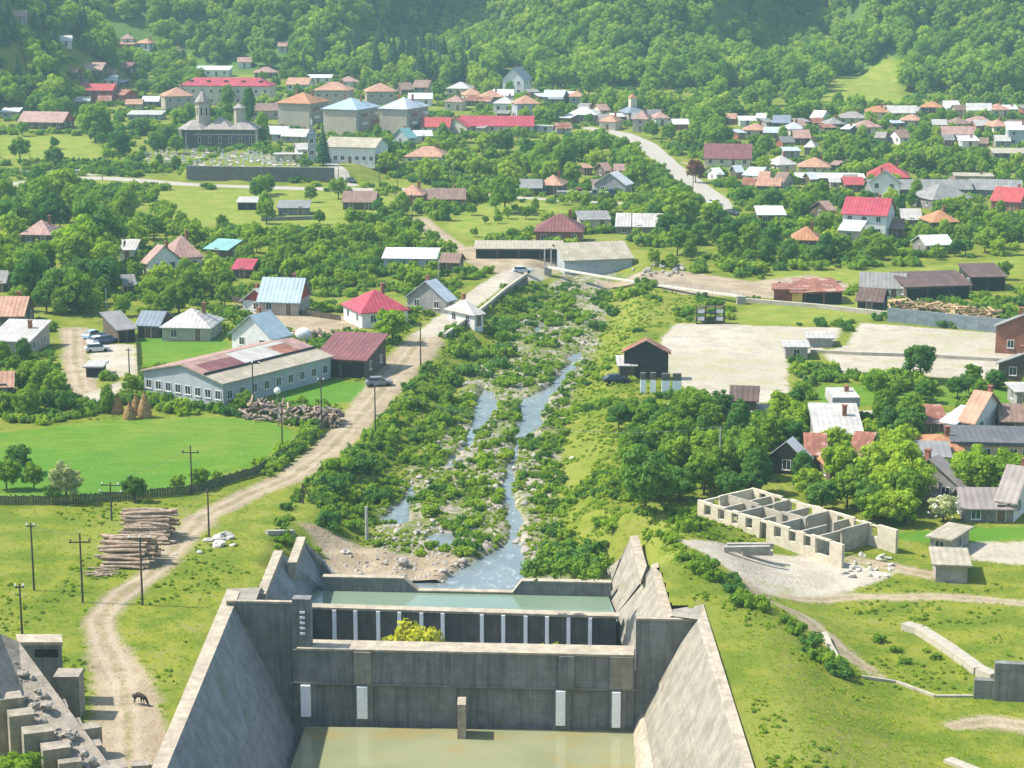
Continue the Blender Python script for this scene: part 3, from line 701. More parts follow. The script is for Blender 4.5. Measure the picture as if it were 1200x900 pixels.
def build(c, w, d, hw, rh, rz, kind, roof, wall, name, label, cat, group=None, wins=(3, 1, 1), floors=1, door=True, chim=1, gable=None, oh=0.45, open_front=False, wsize='m', rect=True):
    """w along local X (ridge), front is local -Y"""
    o = empty(name, c, rz, label, cat, group)
    rm, wm = R[roof], Wl[wall]
    wall_mesh(kind, w, d, hw, rh).obj('wall', wm, o)
    rf = roof_mesh(kind, w, d, hw, rh, oh).obj('roof', rm, o)
    fh = hw / floors
    if gable and kind == 'gable':
        for s in (-1, 1):
            m = MB(); y = d/2; x = s * (w/2 + 0.03)
            m.add([(x, -y * 0.97, hw), (x, y * 0.97, hw), (x, 0, hw + rh * 0.95)], [(0, 1, 2) if s > 0 else (0, 2, 1)]); m.obj('gable_board', R[gable] if gable in R else Wl[gable], o)
    def put(data, nm, x, y, z, a):
        q = link(nm, data, o); q.location = (x, y, z); q.rotation_euler = (0, 0, a)
    wh = {'s': 1.0, 'm': 1.4, 'w': 1.4}[wsize]
    for f in range(floors):
        z = f * fh + min(1.0, fh * 0.34)
        if z + wh > (f + 1) * fh - 0.1: z = max(0.3, (f + 1) * fh - wh - 0.25)
        n = wins[0]
        for i in range(n):
            if open_front: break
            x = (i + 0.5) / n * w - w/2
            if door and f == 0 and i == n // 2:
                put(DOOR, 'door', x, -d/2 - 0.01, 0.05, 0)
            else: put(WIN[wsize], 'window', x, -d/2 - 0.01, z, 0)
        for s, k in ((1, wins[1]), (-1, wins[2])):
            for i in range(k):
                y = (i + 0.5) / k * d - d/2
                put(WIN[wsize], 'window', s * (w/2 + 0.01), y, z, s * math.pi / 2)
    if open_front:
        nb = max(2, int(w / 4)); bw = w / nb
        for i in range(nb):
            m = MB(); m.box(-bw/2 + .2, bw/2 - .2, -0.06, 0.02, 0.02, hw * 0.86); q = m.obj('dark_front_panel', BLACK, o); q.location = ((i + .5) * bw - w/2, -d/2 - 0.01, 0)  # solid black panel on the wall, painted as the shaded interior
    for k in range(chim):
        m = MB(); zt_ = hw + rh + 0.7
        m.box(-0.3, 0.3, -0.3, 0.3, hw + rh * 0.3, zt_); m.box(-0.38, 0.38, -0.38, 0.38, zt_, zt_ + 0.14)
        q = m.obj('chimney', Wl['brick'], rf); q.location = ((0.22 - 0.5 * k) * w, 0.12 * d, 0)
    M = o.matrix_basis
    rot = Matrix.Rotation(rz, 4, 'Z')
    cs = [Vector(c) + rot @ Vector((sx * w/2, sy * d/2, z)) for sx in (-1, 1) for sy in (-1, 1) for z in (0, hw + rh * 0.6)]
    pr = [proj(v) for v in cs]
    if rect: RECTS.append((min(p[0] for p in pr), min(p[1] for p in pr), max(p[0] for p in pr), max(p[1] for p in pr)))
    FOOT.append((c[0], c[1], rz, w/2 + 1.5, d/2 + 1.5))
    return o
def house(x, y, wpx, d, hw, rh, rot, kind, roof, wall, label, cat='house', **kw):
    G = at(x, y); s = proj(G)[2]; rz = math.radians(rot)
    ca, sa = abs(math.cos(rz)), abs(math.sin(rz))
    if kw.get('floors', 1) == 1 and hw < 4.3: hw = hw * 0.8
    if G.y > 480 and kw.get('floors', 1) == 1: rh = rh * 0.92; wpx = wpx * 1.1
    w = max(2.0, (wpx / s - d * sa * 0.85) / max(ca, 0.35) - 0.6)
    off = d/2 * ca + w/2 * sa
    dirn = Vector((G.x, G.y, 0)).normalized()
    c = Vector((G.x, G.y, 0)) + dirn * off
    c.z = max(gz(c.x, c.y), G.z) if kw.pop('level', True) else G.z
    c.z = 0.5 * (c.z + G.z)
    name = kw.pop('name', {'house': 'house', 'shed': 'shed', 'garage': 'garage', 'apartment block': 'apartment_block', 'barn': 'barn', 'hut': 'hut'}.get(cat, 'building'))
    if 'wins' not in kw:
        n = max(1, int(w / 3.0)); kw['wins'] = (n, max(1, int(d / 4)), max(1, int(d / 4)))
    return build(c, w, d, hw, rh, rz, kind, roof, wall, name, label, cat, **kw)
H = house
# --- far upper left slope
H(78, 56, 15, 7, 3, 2, 10, 'gable', 'white', 'white', 'white cottage alone among trees high above the red long school')
H(172, 60, 22, 8, 3, 2.4, -20, 'hip', 'clay', 'white', 'long orange roofed house high on the slope above the village')
H(150, 54, 16, 7, 3, 2.4, 10, 'hip', 'pink', 'white', 'pinkish hip roofed house just uphill of the long orange roof')
H(81, 16, 9, 7, 3, 2, 0, 'gable', 'white', 'white', 'tiny white roofed house highest in the woods of the upper slope')
H(24, 28, 18, 8, 3, 2.2, 10, 'gable', 'pink', 'grey', 'greyish pink roofed house above the dark steep spur')
H(208, 68, 12, 7, 3, 2.4, 0, 'hip', 'pink', 'white', 'small faded pink hip roof half hidden by woods above the white shed')
H(110, 92, 32, 10, 3, 3, -10, 'gable', 'pink', 'wood', 'broad pale pink gable roof beside the maroon roof')
H(149, 88, 26, 8, 3, 2.6, -25, 'gable', 'maroon', 'wood', 'maroon roofed house at the head of the roof cluster')
H(124, 103, 26, 7, 3, 1.4, 5, 'shed', 'white', 'white', 'white sheet roofed shed below the pink gable roof', 'shed', chim=0)
H(116, 121, 46, 9, 5, 2.2, -8, 'gable', 'red', 'redwall', 'red walled two storey house behind the big round tree', floors=2)
H(145, 121, 28, 8, 4, 1.8, -30, 'gable', 'rust', 'redwall', 'low red house joined on the right of the red walled one')
H(55, 152, 56, 10, 3.2, 3.4, -12, 'gable', 'pink', 'wood', 'dark timber house with pinkish gable roof under the steep spur', gable='redwall')
H(14, 138, 20, 6, 2.6, 1.2, 0, 'shed', 'white', 'grey', 'little white roofed shed at the foot of the dark spur', 'shed', chim=0)
H(172, 141, 38, 7, 2.4, 1.0, -4, 'shed', 'pale', 'grey', 'low shed with broad cream roof left of the church', 'shed', chim=0)
H(178, 125, 18, 6, 2.6, 1.8, 0, 'gable', 'white', 'wood', 'small white gabled shed behind the cream flat shed', 'shed', chim=0)
H(208, 133, 42, 11, 6.2, 3.2, 18, 'pyramid', 'clay', 'beige', 'two storey house with pyramid tile roof left of the church', floors=2)
H(226, 122, 22, 9, 5, 2.6, 0, 'hip', 'brown', 'beige', 'brown roofed house wedged between pyramid house and red school')
H(268, 124, 112, 11, 7.4, 3.0, -7, 'hip', 'crimson', 'cream', 'long cream school with crimson hip roof behind the church', 'school', name='school', floors=2, wins=(10, 2, 2), door=False, chim=0)
H(251, 90, 38, 8, 3.5, 1.5, -4, 'shed', 'white', 'white', 'white roofed hall uphill of the crimson school roof', 'hall', name='hall', chim=0)
H(287, 80, 16, 7, 3, 2, 5, 'gable', 'pink', 'white', 'small pink roofed house uphill right of the white hall')
H(312, 92, 28, 9, 3, 2.6, 8, 'hip', 'pink', 'wood', 'dusky pink hip roof above the right end of the school')
# --- behind the flats
H(352, 107, 28, 9, 3.4, 2.6, -10, 'gable', 'clay', 'white', 'orange gabled house behind the orange roofed flats')
H(374, 98, 28, 7, 3, 1, 0, 'shed', 'white', 'white', 'long white strip roofed shed behind the flats', 'shed', chim=0)
H(409, 103, 24, 8, 3, 2.4, 10, 'hip', 'pink', 'white', 'pink hip roofed house behind the blue roofed flats')
H(332, 62, 10, 7, 3, 2, 0, 'gable', 'pink', 'white', 'lone pink roofed hut in the woods above the flats')
H(474, 112, 20, 9, 3, 2.6, 20, 'gable', 'brown', 'wood', 'brown gable roof at the left of the dusky brown pair')
H(496, 110, 22, 9, 3.2, 2.8, -15, 'gable', 'brown', 'beige', 'brown gable roof at the right of the dusky brown pair')
H(493, 124, 26, 8, 3.4, 2, 0, 'gable', 'white', 'white', 'white roofed house below the dusky brown pair')
H(540, 112, 30, 9, 3.2, 2.8, -14, 'hip', 'pale', 'cream', 'pale hip roofed house uphill of the orange tiled row')
H(553, 120, 26, 9, 3.2, 2.8, 15, 'hip', 'clay', 'cream', 'orange hip roofed house below the pale hip roof')
H(534, 130, 24, 9, 4, 2.6, -10, 'hip', 'pink', 'cream', 'pink tiled house between beige house and red long roof')
H(576, 124, 28, 9, 4, 2.8, 8, 'hip', 'clay', 'beige', 'clay tiled house left of the tall white gable')
H(592, 132, 26, 9, 4, 2.8, -12, 'hip', 'pale', 'white', 'pale roofed house just behind the red row roof')
H(606, 112, 32, 9, 6.5, 4.5, 72, 'gable', 'slate', 'white', 'tall white house with steep dark gable against the woods', floors=2)
H(616, 140, 34, 10, 5.5, 3, 12, 'hip', 'clay', 'bluegrey', 'two storey house with orange hip roof under the white gable', floors=2)
H(590, 122, 22, 8, 4, 2, 0, 'shed', 'white', 'white', 'white sheet roofed house at the foot of the tall gable', chim=0)
H(651, 122, 28, 9, 3.4, 2.4, -16, 'gable', 'silver', 'grey', 'silver gable roof left of the small orange roof')
H(676, 122, 20, 8, 3.4, 2.4, 4, 'hip', 'clay', 'beige', 'small orange hip roof right of the silver gable')
H(684, 144, 36, 9, 3.4, 2.8, -12, 'hip', 'white', 'grey', 'white hip roofed house below the small orange roof')
H(704, 137, 18, 8, 3, 2, 20, 'gable', 'pink', 'cream', 'pinkish gable right of the white hip roof')
H(716, 153, 26, 9, 3.6, 2.6, -20, 'hip', 'clay', 'cream', 'orange hip roofed house at the top of the pale diagonal road')
H(741, 144, 28, 9, 4.2, 3.0, 20, 'hip', 'slate', 'beige', 'slate roofed house with a small orange turret by the road head')
H(752, 155, 24, 9, 4.4, 2.8, -12, 'hip', 'pink', 'beige', 'pinkish two storey house standing at the bend of the road', floors=2)
H(773, 148, 20, 8, 3.4, 2.4, 10, 'hip', 'pink', 'white', 'small dull pink roof right of the road head')
H(640, 155, 34, 3, 2.2, 0.4, -14, 'flat', 'pale', 'white', 'low white outbuilding wall right of the red row', 'outbuilding', name='outbuilding', chim=0, door=False)
# --- blocks of flats and centre row
def flats(x, y, wpx, d, rz, roof, label):
    o = H(x, y, wpx, d, 8.6, 3.6, rz, 'hip', roof, 'beige', label, 'apartment block', floors=3, wins=(0, 4, 4), door=False, chim=2, oh=0.6)
    w2 = o.children[0].dimensions.x / 2
    for f in range(3):
        for k in range(2):
            m = MB(); m.box(0, 1.1, -1.3, 1.3, 0, 0.14); m.box(1.02, 1.1, -1.3, 1.3, 0.14, 1.0); m.box(0, 1.02, -1.3, -1.22, 0.14, 1.0); m.box(0, 1.02, 1.22, 1.3, 0.14, 1.0)
            q = m.obj('balcony', Wl['white'] if (f + k) % 2 else Wl['brick'], o); q.location = (w2 - 0.02, (k - 0.5) * d * 0.5, f * 2.85 + 0.5)
    return o
flats(356, 151, 56, 15, -22, 'orange', 'three storey block of flats with orange hip roof behind the cemetery')
flats(412, 159, 62, 17, -24, 'blue', 'three storey block of flats with pale blue hip roof in the middle of the row')
flats(474, 158, 54, 17, -24, 'silver', 'three storey block of flats with grey white hip roof at the end of the row')
H(392, 128, 46, 11, 7, 3, -6, 'hip', 'clay', 'beige', 'orange roofed block peeping out behind the blue roofed flats', floors=2)
H(446, 128, 40, 11, 6.5, 3, 8, 'hip', 'clay', 'beige', 'orange roofed block between the blue and grey roofed flats', floors=2)
H(312, 140, 34, 9, 4, 2.4, 6, 'gable', 'brown', 'beige', 'low brown roofed building left of the orange roofed flats')
H(512, 158, 34, 9, 3.4, 3.0, -6, 'gable', 'red', 'cream', 'red gabled left wing of the long red roofed row')
H(536, 158, 24, 9, 3.4, 3.0, 60, 'gable', 'red', 'cream', 'red cross gable in the middle of the long red roofed row')
H(583, 157, 80, 10, 3.4, 3.2, -3, 'gable', 'crimson', 'cream', 'long crimson roofed right wing of the red row')
H(474, 169, 24, 7, 2.6, 3.0, 50, 'gable', 'teal', 'teal' if False else 'bluegrey', 'small turquoise roofed house below the grey roofed flats')
H(495, 166, 22, 6, 2.4, 1.6, 10, 'gable', 'white', 'white', 'white sheet shed beside the turquoise roofed house', 'shed', chim=0)
H(324, 166, 38, 9, 3, 2.4, -20, 'gable', 'silver', 'bluegrey', 'silver blue roofed house beside the church')
H(350, 168, 34, 8, 2.8, 2.2, -18, 'gable', 'pale', 'grey', 'pale roofed house between silver roof and bell tower')
H(356, 186, 22, 6, 3.6, 1.6, 14, 'gable', 'pale', 'white', 'small white chapel house with red gable by the spruce', gable='brick')
H(338, 189, 30, 4, 2.4, 0.3, 0, 'flat', 'pale', 'cream', 'cream flat topped outbuilding at the cemetery edge', 'outbuilding', name='outbuilding', chim=0)
H(418, 193, 66, 13, 5.0, 2.4, -14, 'gable', 'tan', 'white', 'long white hall with grey tan roof right of the spruce', 'hall', name='hall', wins=(7, 2, 2), chim=0)
H(502, 195, 50, 10, 3.4, 3.2, -10, 'hip', 'clay', 'white', 'white house with coral hip roof among trees by the main road')
# --- centre, below road
H(484, 240, 34, 9, 3, 2.6, -10, 'hip', 'clay', 'brick', 'coral roofed house beside the pole on the road bend')
H(524, 243, 40, 8, 2.8, 2.4, 0, 'gable', 'brown', 'brick', 'low brown gabled house right of the coral roof')
H(423, 246, 38, 8, 2.6, 2.4, -4, 'gable', 'brown', 'wood', 'brown gabled barn behind the terrace hedge', 'barn', chim=0)
H(345, 252, 34, 6, 2.2, 1.2, 0, 'shed', 'grey', 'stone', 'low grey shed on the stone terrace', 'shed', chim=0)
H(291, 246, 22, 5, 2.4, 0.8, 0, 'shed', 'pale', 'wood', 'cream roofed open shed alone at the field edge', 'shed', chim=0, open_front=True)
H(648, 228, 32, 9, 3, 2.8, -12, 'hip', 'clay', 'wood', 'orange hip roofed house beside the row of dark trucks')
H(622, 229, 24, 8, 2.6, 2, 0, 'gable', 'grey', 'wood', 'grey roofed shed left of the orange hip roofed house', 'shed', chim=0)
H(719, 230, 36, 9, 4.0, 3.2, 64, 'gable', 'white', 'grey', 'grey gabled house with white roof below the woods by the diagonal road')
H(707, 208, 16, 6, 2.6, 2, 30, 'gable', 'pink', 'wood', 'little pinkish shed half hidden above the grey gabled house', 'shed', chim=0)
H(656, 287, 60, 10, 3.6, 3.6, -4, 'hip', 'maroon', 'brick', 'brick house with large raspberry hip roof above the sheds')
H(608, 303, 104, 7, 2.6, 0.7, -1, 'shed', 'tan', 'wood', 'long open fronted shed with tan roof beside the junction', 'shed', name='long_shed', open_front=True, chim=0)
H(690, 322, 100, 15, 3.8, 2.6, 14, 'gable', 'tan', 'bluegrey', 'big grey tan roofed warehouse at the footbridge end', 'warehouse', name='warehouse', wins=(0, 0, 0), door=False, chim=0)
H(750, 275, 54, 9, 2.4, 2.6, -6, 'gable', 'pale', 'stone', 'ruined pale roofed barn by the big trees', 'barn', chim=0)
H(695, 268, 36, 6, 2.6, 1.4, 6, 'shed', 'grey', 'cream', 'cream low outbuilding behind the raspberry roof', 'outbuilding', name='outbuilding', chim=0)
H(482, 316, 66, 7, 2.8, 1.2, -4, 'shed', 'white', 'bluegrey', 'long white low shed half hidden by trees near the dirt road', 'shed', chim=0, wins=(4, 1, 1))
H(530, 320, 28, 6, 2.8, 1.4, -10, 'gable', 'brown', 'wood', 'small brown shed at the dirt road corner', 'shed', chim=0)
# --- left centre
H(440, 385, 78, 10, 3.4, 3.4, 24, 'hip', 'crimson', 'white', 'white walled house with bright crimson hip roof by the road')
H(505, 368, 52, 9, 3.2, 3.2, 58, 'gable', 'silver', 'grey', 'grey gabled house with shiny metal roof right of the crimson roof')
H(545, 384, 38, 8, 2.6, 2.4, 40, 'hip', 'pale', 'white', 'small pale roofed house perched on the river bank by the road wall')
H(334, 370, 58, 8, 3.4, 3.6, -10, 'gable', 'blue', 'beige', 'house with light blue metal roof and red gable end', gable='redwall')
H(304, 368, 34, 6, 2.8, 2.2, 62, 'gable', 'white', 'white', 'small white gabled house before the light blue roof', gable='redwall')
H(306, 416, 64, 9, 3.6, 3.4, 56, 'gable', 'blue', 'white', 'white house with steel blue roof behind the long factory')
H(226, 400, 66, 9, 2.8, 2.8, -6, 'hip', 'pale', 'beige', 'low house with cream hip roof beside the lawn')
H(182, 396, 36, 7, 2.8, 1.8, -10, 'gable', 'slate', 'wood', 'dark ramshackle timber shed left of the cream hip roof', 'shed', chim=0)
H(140, 402, 44, 8, 2.8, 1.8, 30, 'shed', 'grey', 'wood', 'dark open garage at the head of the concrete yard', 'garage', chim=0, wins=(0, 0, 0), open_front=True)
H(113, 442, 22, 4, 2.0, 0.25, 0, 'flat', 'pale', 'dark', 'small dark concrete box on the yard corner', 'hut', chim=0, door=False, wins=(0, 0, 0))
H(24, 416, 60, 10, 2.8, 1.8, -8, 'shed', 'pale', 'beige', 'house with wide off white roof at the dirt lane')
H(14, 384, 44, 9, 2.8, 2.6, 0, 'gable', 'clay', 'wood', 'dull orange gabled house behind the wide off white roof')
H(6, 466, 30, 6, 2.2, 1.6, 10, 'gable', 'clay', 'wood', 'broken orange roofed shed near the green meadow', 'shed', chim=0)
H(50, 288, 42, 9, 3.0, 3.0, -6, 'hip', 'pink', 'wood', 'house with faded pink hip roof alone in the left grove')
H(214, 318, 54, 11, 3.4, 4.2, 20, 'hip', 'pink', 'cream', 'large tiled house with faded pink hipped roof amid gardens')
H(190, 322, 34, 8, 3.2, 3.2, -50, 'gable', 'pink', 'white', 'white gabled wing in front of the large tiled house')
H(152, 306, 20, 6, 3.0, 1.4, 0, 'shed', 'pale', 'white', 'narrow white shed beside the tallest tree', 'shed', chim=0)
H(150, 345, 22, 6, 2.2, 1.6, 20, 'gable', 'grey', 'wood', 'tiny grey shed in the orchard shadow below the tallest tree', 'shed', chim=0)
H(262, 303, 40, 6, 2.2, 1.4, -22, 'shed', 'teal', 'wood', 'slanting blue green roofed shed in the gardens', 'shed', chim=0)
H(287, 326, 26, 6, 2.2, 1.2, -4, 'shed', 'crimson', 'wood', 'little shed with crimson roof in the gardens', 'shed', chim=0)
H(4, 342, 16, 6, 2.4, 1.8, 0, 'gable', 'grey', 'wood', 'grey shed cut by the photo edge in the left grove', 'shed', chim=0)
H(412, 444, 80, 11, 3.6, 2.2, -14, 'shed', 'maroon', 'wood', 'dark timber sawmill shed with broad maroon roof', 'shed', name='sawmill_shed', chim=0, open_front=True)
# long factory with patched roof
fc = at(262, 478); u_ = Vector((math.cos(math.radians(55)), math.sin(math.radians(55)), 0)); v_ = Vector((-u_.y, u_.x, 0))
fw, fd = 25.0, 16.5
cen_ = Vector((fc.x, fc.y, 0)) + u_ * (fw / 2) + v_ * (fd / 2); cen_.z = gz(cen_.x, cen_.y)
FAC = build(cen_, fw, fd, 3.6, 1.9, math.radians(55), 'gable', 'tan', 'bluegrey', 'factory', 'long pale blue factory with low patched gable roof beside the meadow', 'factory', wins=(9, 2, 8), door=False, chim=0, wsize='m')
sl_ = 1.9 / (fd / 2)
for x0, x1, y0, y1, key in ((-12.9, -11.0, -4.7, -0.2, 'pink'), (-10.9, -3.2, -4.7, -1.5, 'maroon'), (-10.9, -3.2, -1.4, -0.2, 'pink'), (-3.1, 5.2, -4.7, -0.2, 'pale'), (5.3, 9.6, -4.7, -1.2, 'rust'), (9.7, 12.9, -4.7, -0.2, 'pink'), (5.3, 9.6, -1.1, -0.2, 'pale'), (-12.9, 12.9, 0.2, 8.6, 'pink')):
    m = MB(); z = lambda y: 3.6 + 1.9 - sl_ * abs(y) + 0.165
    lo_ = [(x0, y0, z(y0)), (x1, y0, z(y0)), (x1, y1, z(y1)), (x0, y1, z(y1))]
    m.hexa(lo_, [(a, b, c_ + 0.05) for a, b, c_ in lo_]); m.obj('roof_sheet', R[key], FAC)
m = MB(); zr = 5.5 - sl_ * 4.85 + .165; m.box(-12.9, 12.9, -4.95, -4.75, zr, zr + .3); m.obj('roof_step', Wl['dark'], FAC)
# --- right middle
H(1017, 280, 66, 10, 5.6, 3.2, -22, 'gable', 'crimson', 'white', 'big white two storey house with crimson roof on the meadow', floors=2)
H(998, 284, 34, 6, 3.2, 1.6, -22, 'shed', 'white', 'cream', 'cream annexe with white roof before the crimson roofed house', 'annexe', name='annexe', chim=0)
H(1048, 278, 26, 7, 2.6, 1.8, -10, 'gable', 'brown', 'wood', 'brown shed on the right of the crimson roofed house', 'shed', chim=0)
H(944, 292, 38, 8, 2.4, 2.8, -8, 'hip', 'orange', 'wood', 'bright orange hip roof sunk among dark trees')
H(902, 262, 30, 7, 2.6, 1.4, 0, 'shed', 'white', 'wood', 'white roofed shed at the wood edge right of the diagonal road', 'shed', chim=0)
H(964, 256, 20, 7, 2.6, 2.0, 30, 'gable', 'pink', 'wood', 'pink gabled shed among trees left of the crimson roofed house', 'shed', chim=0)
H(1100, 272, 36, 8, 2.8, 2.8, 10, 'hip', 'orange', 'wood', 'small orange hip roofed house right of the crimson roofed house')
H(1092, 298, 42, 7, 2.6, 1.6, 14, 'gable', 'white', 'stone', 'broken white roofed shed in the thicket above the brown sheds', 'shed', chim=0)
H(1065, 266, 22, 7, 2.4, 2.2, 0, 'gable', 'pale', 'wood', 'pale gabled shed just behind the broken white shed', 'shed', chim=0)
H(1184, 248, 46, 10, 3.2, 3.2, -30, 'gable', 'red', 'brick', 'pinkish red gabled house cut by the photo edge')
H(1102, 246, 60, 11, 3.2, 4.0, 20, 'hip', 'grey', 'stone', 'old barn with big grey hip roof in front of the pale long roofs', 'barn', chim=0)
H(1036, 236, 26, 8, 5.0, 3.0, 74, 'gable', 'grey', 'white', 'narrow white gable front below the large red roof', floors=2)
H(1075, 232, 110, 9, 3, 2.2, 0, 'gable', 'grey', 'stone', 'very long grey roofed barn behind the narrow white gable', 'barn', chim=0, wins=(5, 1, 1))
H(1040, 220, 50, 11, 3.4, 4.0, -10, 'hip', 'red', 'brick', 'house with large bright red hip roof in the right village')
H(1140, 222, 44, 8, 4.0, 0.6, -8, 'flat', 'tan', 'peach', 'flat roofed peach house right of the large red roof', chim=1)
H(1166, 232, 60, 9, 2.6, 2.4, -14, 'gable', 'grey', 'stone', 'grey barn roof between peach house and pinkish red gable', 'barn', chim=0)
H(1000, 225, 22, 6, 2.4, 1.6, 0, 'shed', 'red', 'wood', 'low shed with orange red roof below the long white strip', 'shed', chim=0)
H(972, 217, 74, 6, 2.4, 0.8, -3, 'shed', 'white', 'wood', 'long low shed with white strip roof', 'shed', name='long_shed', chim=0)
H(954, 206, 38, 9, 3, 2.8, -8, 'hip', 'clay', 'cream', 'cream house with clay hip roof above the long white strip')
H(915, 204, 30, 8, 3.2, 2.8, 20, 'hip', 'pale', 'cream', 'pale hip roofed house between maroon roof and clay roof')
H(918, 222, 24, 8, 2.6, 2.4, -30, 'gable', 'brown', 'cream', 'brown gabled cottage right of the silver sheds')
H(888, 215, 32, 9, 2.8, 2.0, -34, 'gable', 'silver', 'white', 'silver white roofed sheds below the maroon roofed house', 'shed', chim=0)
H(900, 226, 30, 8, 2.4, 1.8, -8, 'gable', 'clay', 'wood', 'clay roofed shed in front of the silver sheds', 'shed', chim=0)
H(853, 196, 54, 10, 3.4, 4.2, -8, 'gable', 'maroon', 'cream', 'house with large dark red gabled roof right of the diagonal road')
H(838, 212, 14, 6, 2.4, 1.6, 20, 'gable', 'white', 'white', 'tiny white gabled shed below the large dark red roof', 'shed', chim=0)
H(885, 161, 30, 8, 2.8, 2.4, -8, 'hip', 'clay', 'cream', 'orange roofed house below two white sheds at the wood edge')
H(875, 148, 18, 6, 2.4, 1.2, 0, 'shed', 'white', 'white', 'white shed at the wood edge above the orange roof', 'shed', chim=0)
H(893, 145, 16, 6, 2.6, 1.4, -20, 'gable', 'white', 'white', 'second white shed at the wood edge, the one further right', 'shed', chim=0)
for row in (
 (916, 152, 22, -10, 'gable', 'slate', 'wood', 'slate blue roofed cottage at the near end of the upper right village'),
 (930, 160, 22, 12, 'hip', 'silver', 'cream', 'silver hip roofed cottage below the slate blue roof'),
 (938, 170, 18, 0, 'gable', 'pink', 'wood', 'small pink gable below the silver hip roof'),
 (950, 182, 18, -14, 'hip', 'pale', 'stone', 'pale hip roof hidden low among the village trees'),
 (961, 146, 22, -30, 'gable', 'white', 'white', 'white gabled cottage in the middle of upper right village'),
 (976, 154, 22, 10, 'hip', 'grey', 'wood', 'grey hip roofed cottage right of the white gabled cottage'),
 (998, 147, 34, -6, 'hip', 'lead', 'cream', 'wide lead coloured roof in the upper right village'),
 (994, 160, 18, -26, 'shed', 'white', 'wood', 'white sloping roof below the wide lead coloured one'),
 (1014, 158, 32, 8, 'hip', 'pink', 'cream', 'pinkish hip roofed house below the small orange ridge roof'),
 (1027, 140, 28, -4, 'hip', 'orange', 'cream', 'orange hip roofed house nearest to the bright clearing'),
 (1056, 140, 32, 0, 'gable', 'pale', 'wood', 'long pale gabled house right of the clearing'),
 (1068, 150, 28, -12, 'hip', 'clay', 'cream', 'clay hip roofed house below the long pale gable'),
 (1054, 170, 22, 20, 'gable', 'brown', 'white', 'brown roofed cottage with white wall in the village trees'),
 (1092, 134, 26, -10, 'hip', 'orange', 'wood', 'tawny hip roofed house left of the bright white roof'),
 (1113, 134, 20, 10, 'gable', 'white', 'white', 'bright white roofed house highest in the right village'),
 (1146, 137, 28, -4, 'gable', 'pale', 'white', 'whitish gabled house near the upper right wood'),
 (1168, 137, 24, 8, 'hip', 'clay', 'cream', 'clay roofed house right of the whitish gable'),
 (1182, 136, 18, -6, 'shed', 'white', 'white', 'small white roofed house last before the photo edge'),
 (1122, 154, 24, 12, 'hip', 'brown', 'cream', 'brown hip roof left of the pinkish middle roof'),
 (1146, 153, 34, -8, 'hip', 'pink', 'cream', 'broad pinkish hip roof in the middle of the right village'),
 (1168, 157, 26, 14, 'hip', 'clay', 'cream', 'clay hip roof right of the broad pinkish one'),
 (1122, 166, 38, -6, 'gable', 'pink', 'wood', 'long pinkish barn roof under the brown hip roof'),
 (1134, 174, 20, 0, 'shed', 'white', 'white', 'low white roofed shed under the long pinkish barn'),
):
    x, y, wp, rt, kd, rf_, wl_, lb = row
    H(x, y, wp, 8, 3.0, 2.4 if kd != 'shed' else 1.0, rt, kd, rf_, wl_, lb)
H(1192, 172, 30, 8, 5.4, 2.0, -6, 'shed', 'white', 'bluegrey', 'two storey house with white roof at the photo edge', floors=2)
H(1188, 188, 50, 9, 2.6, 0.8, -4, 'shed', 'tan', 'wood', 'wide tan roofed shed below the white roofed two storey house', 'shed', chim=0)
# --- timber yard
H(1090, 352, 88, 8, 3.2, 1.6, 10, 'shed', 'darkbrown', 'wood', 'long dark brown open shed in the timber yard', 'shed', name='long_shed', open_front=True, chim=0)
H(1150, 341, 48, 8, 3.4, 1.4, 6, 'shed', 'darkbrown', 'dark', 'second dark brown shed behind the long open one', 'shed', open_front=True, chim=0)
H(1034, 350, 60, 8, 2.6, 2.2, -10, 'gable', 'grey', 'white', 'grey roofed shed with white gable beside the timber yard', 'shed', chim=0)
H(1022, 366, 42, 7, 2.6, 1.8, -20, 'gable', 'darkbrown', 'dark', 'dark brown shed at the end of the lumber wall', 'shed', chim=0)
H(958, 357, 54, 8, 3.0, 1.2, 8, 'shed', 'rust', 'brick', 'rusty roofed workshop in the scrap yard', 'workshop', name='workshop', chim=0, open_front=True)
H(925, 356, 44, 6, 3.2, 0.3, -8, 'flat', 'rust', 'rustmetal', 'row of rusty metal containers in the scrap yard', 'container', name='container', chim=0, wins=(0, 0, 0), door=False)
H(934, 358, 16, 4, 3.0, 0.2, -8, 'flat', 'rust', 'yellow', 'yellow walled kiosk in the scrap yard', 'kiosk', name='kiosk', chim=0, wins=(0, 0, 0), door=False)
H(932, 421, 32, 5, 2.4, 0.25, -4, 'flat', 'pale', 'concrete', 'flat roofed concrete hut on the pale yard with a dark window', 'hut', chim=0, wins=(1, 0, 0), door=False)
H(960, 407, 34, 5, 1.8, 0.25, -4, 'flat', 'pale', 'grey', 'low concrete hut behind the flat roofed one on the yard', 'hut', chim=0, wins=(0, 0, 0), door=False)
H(1202, 418, 28, 10, 4.6, 2.4, 70, 'gable', 'grey', 'brick', 'brown brick house with grey roof at the yard edge')
H(1204, 450, 30, 9, 3.4, 2.0, 70, 'gable', 'grey', 'wood', 'lower dark house in front of the brown brick house')
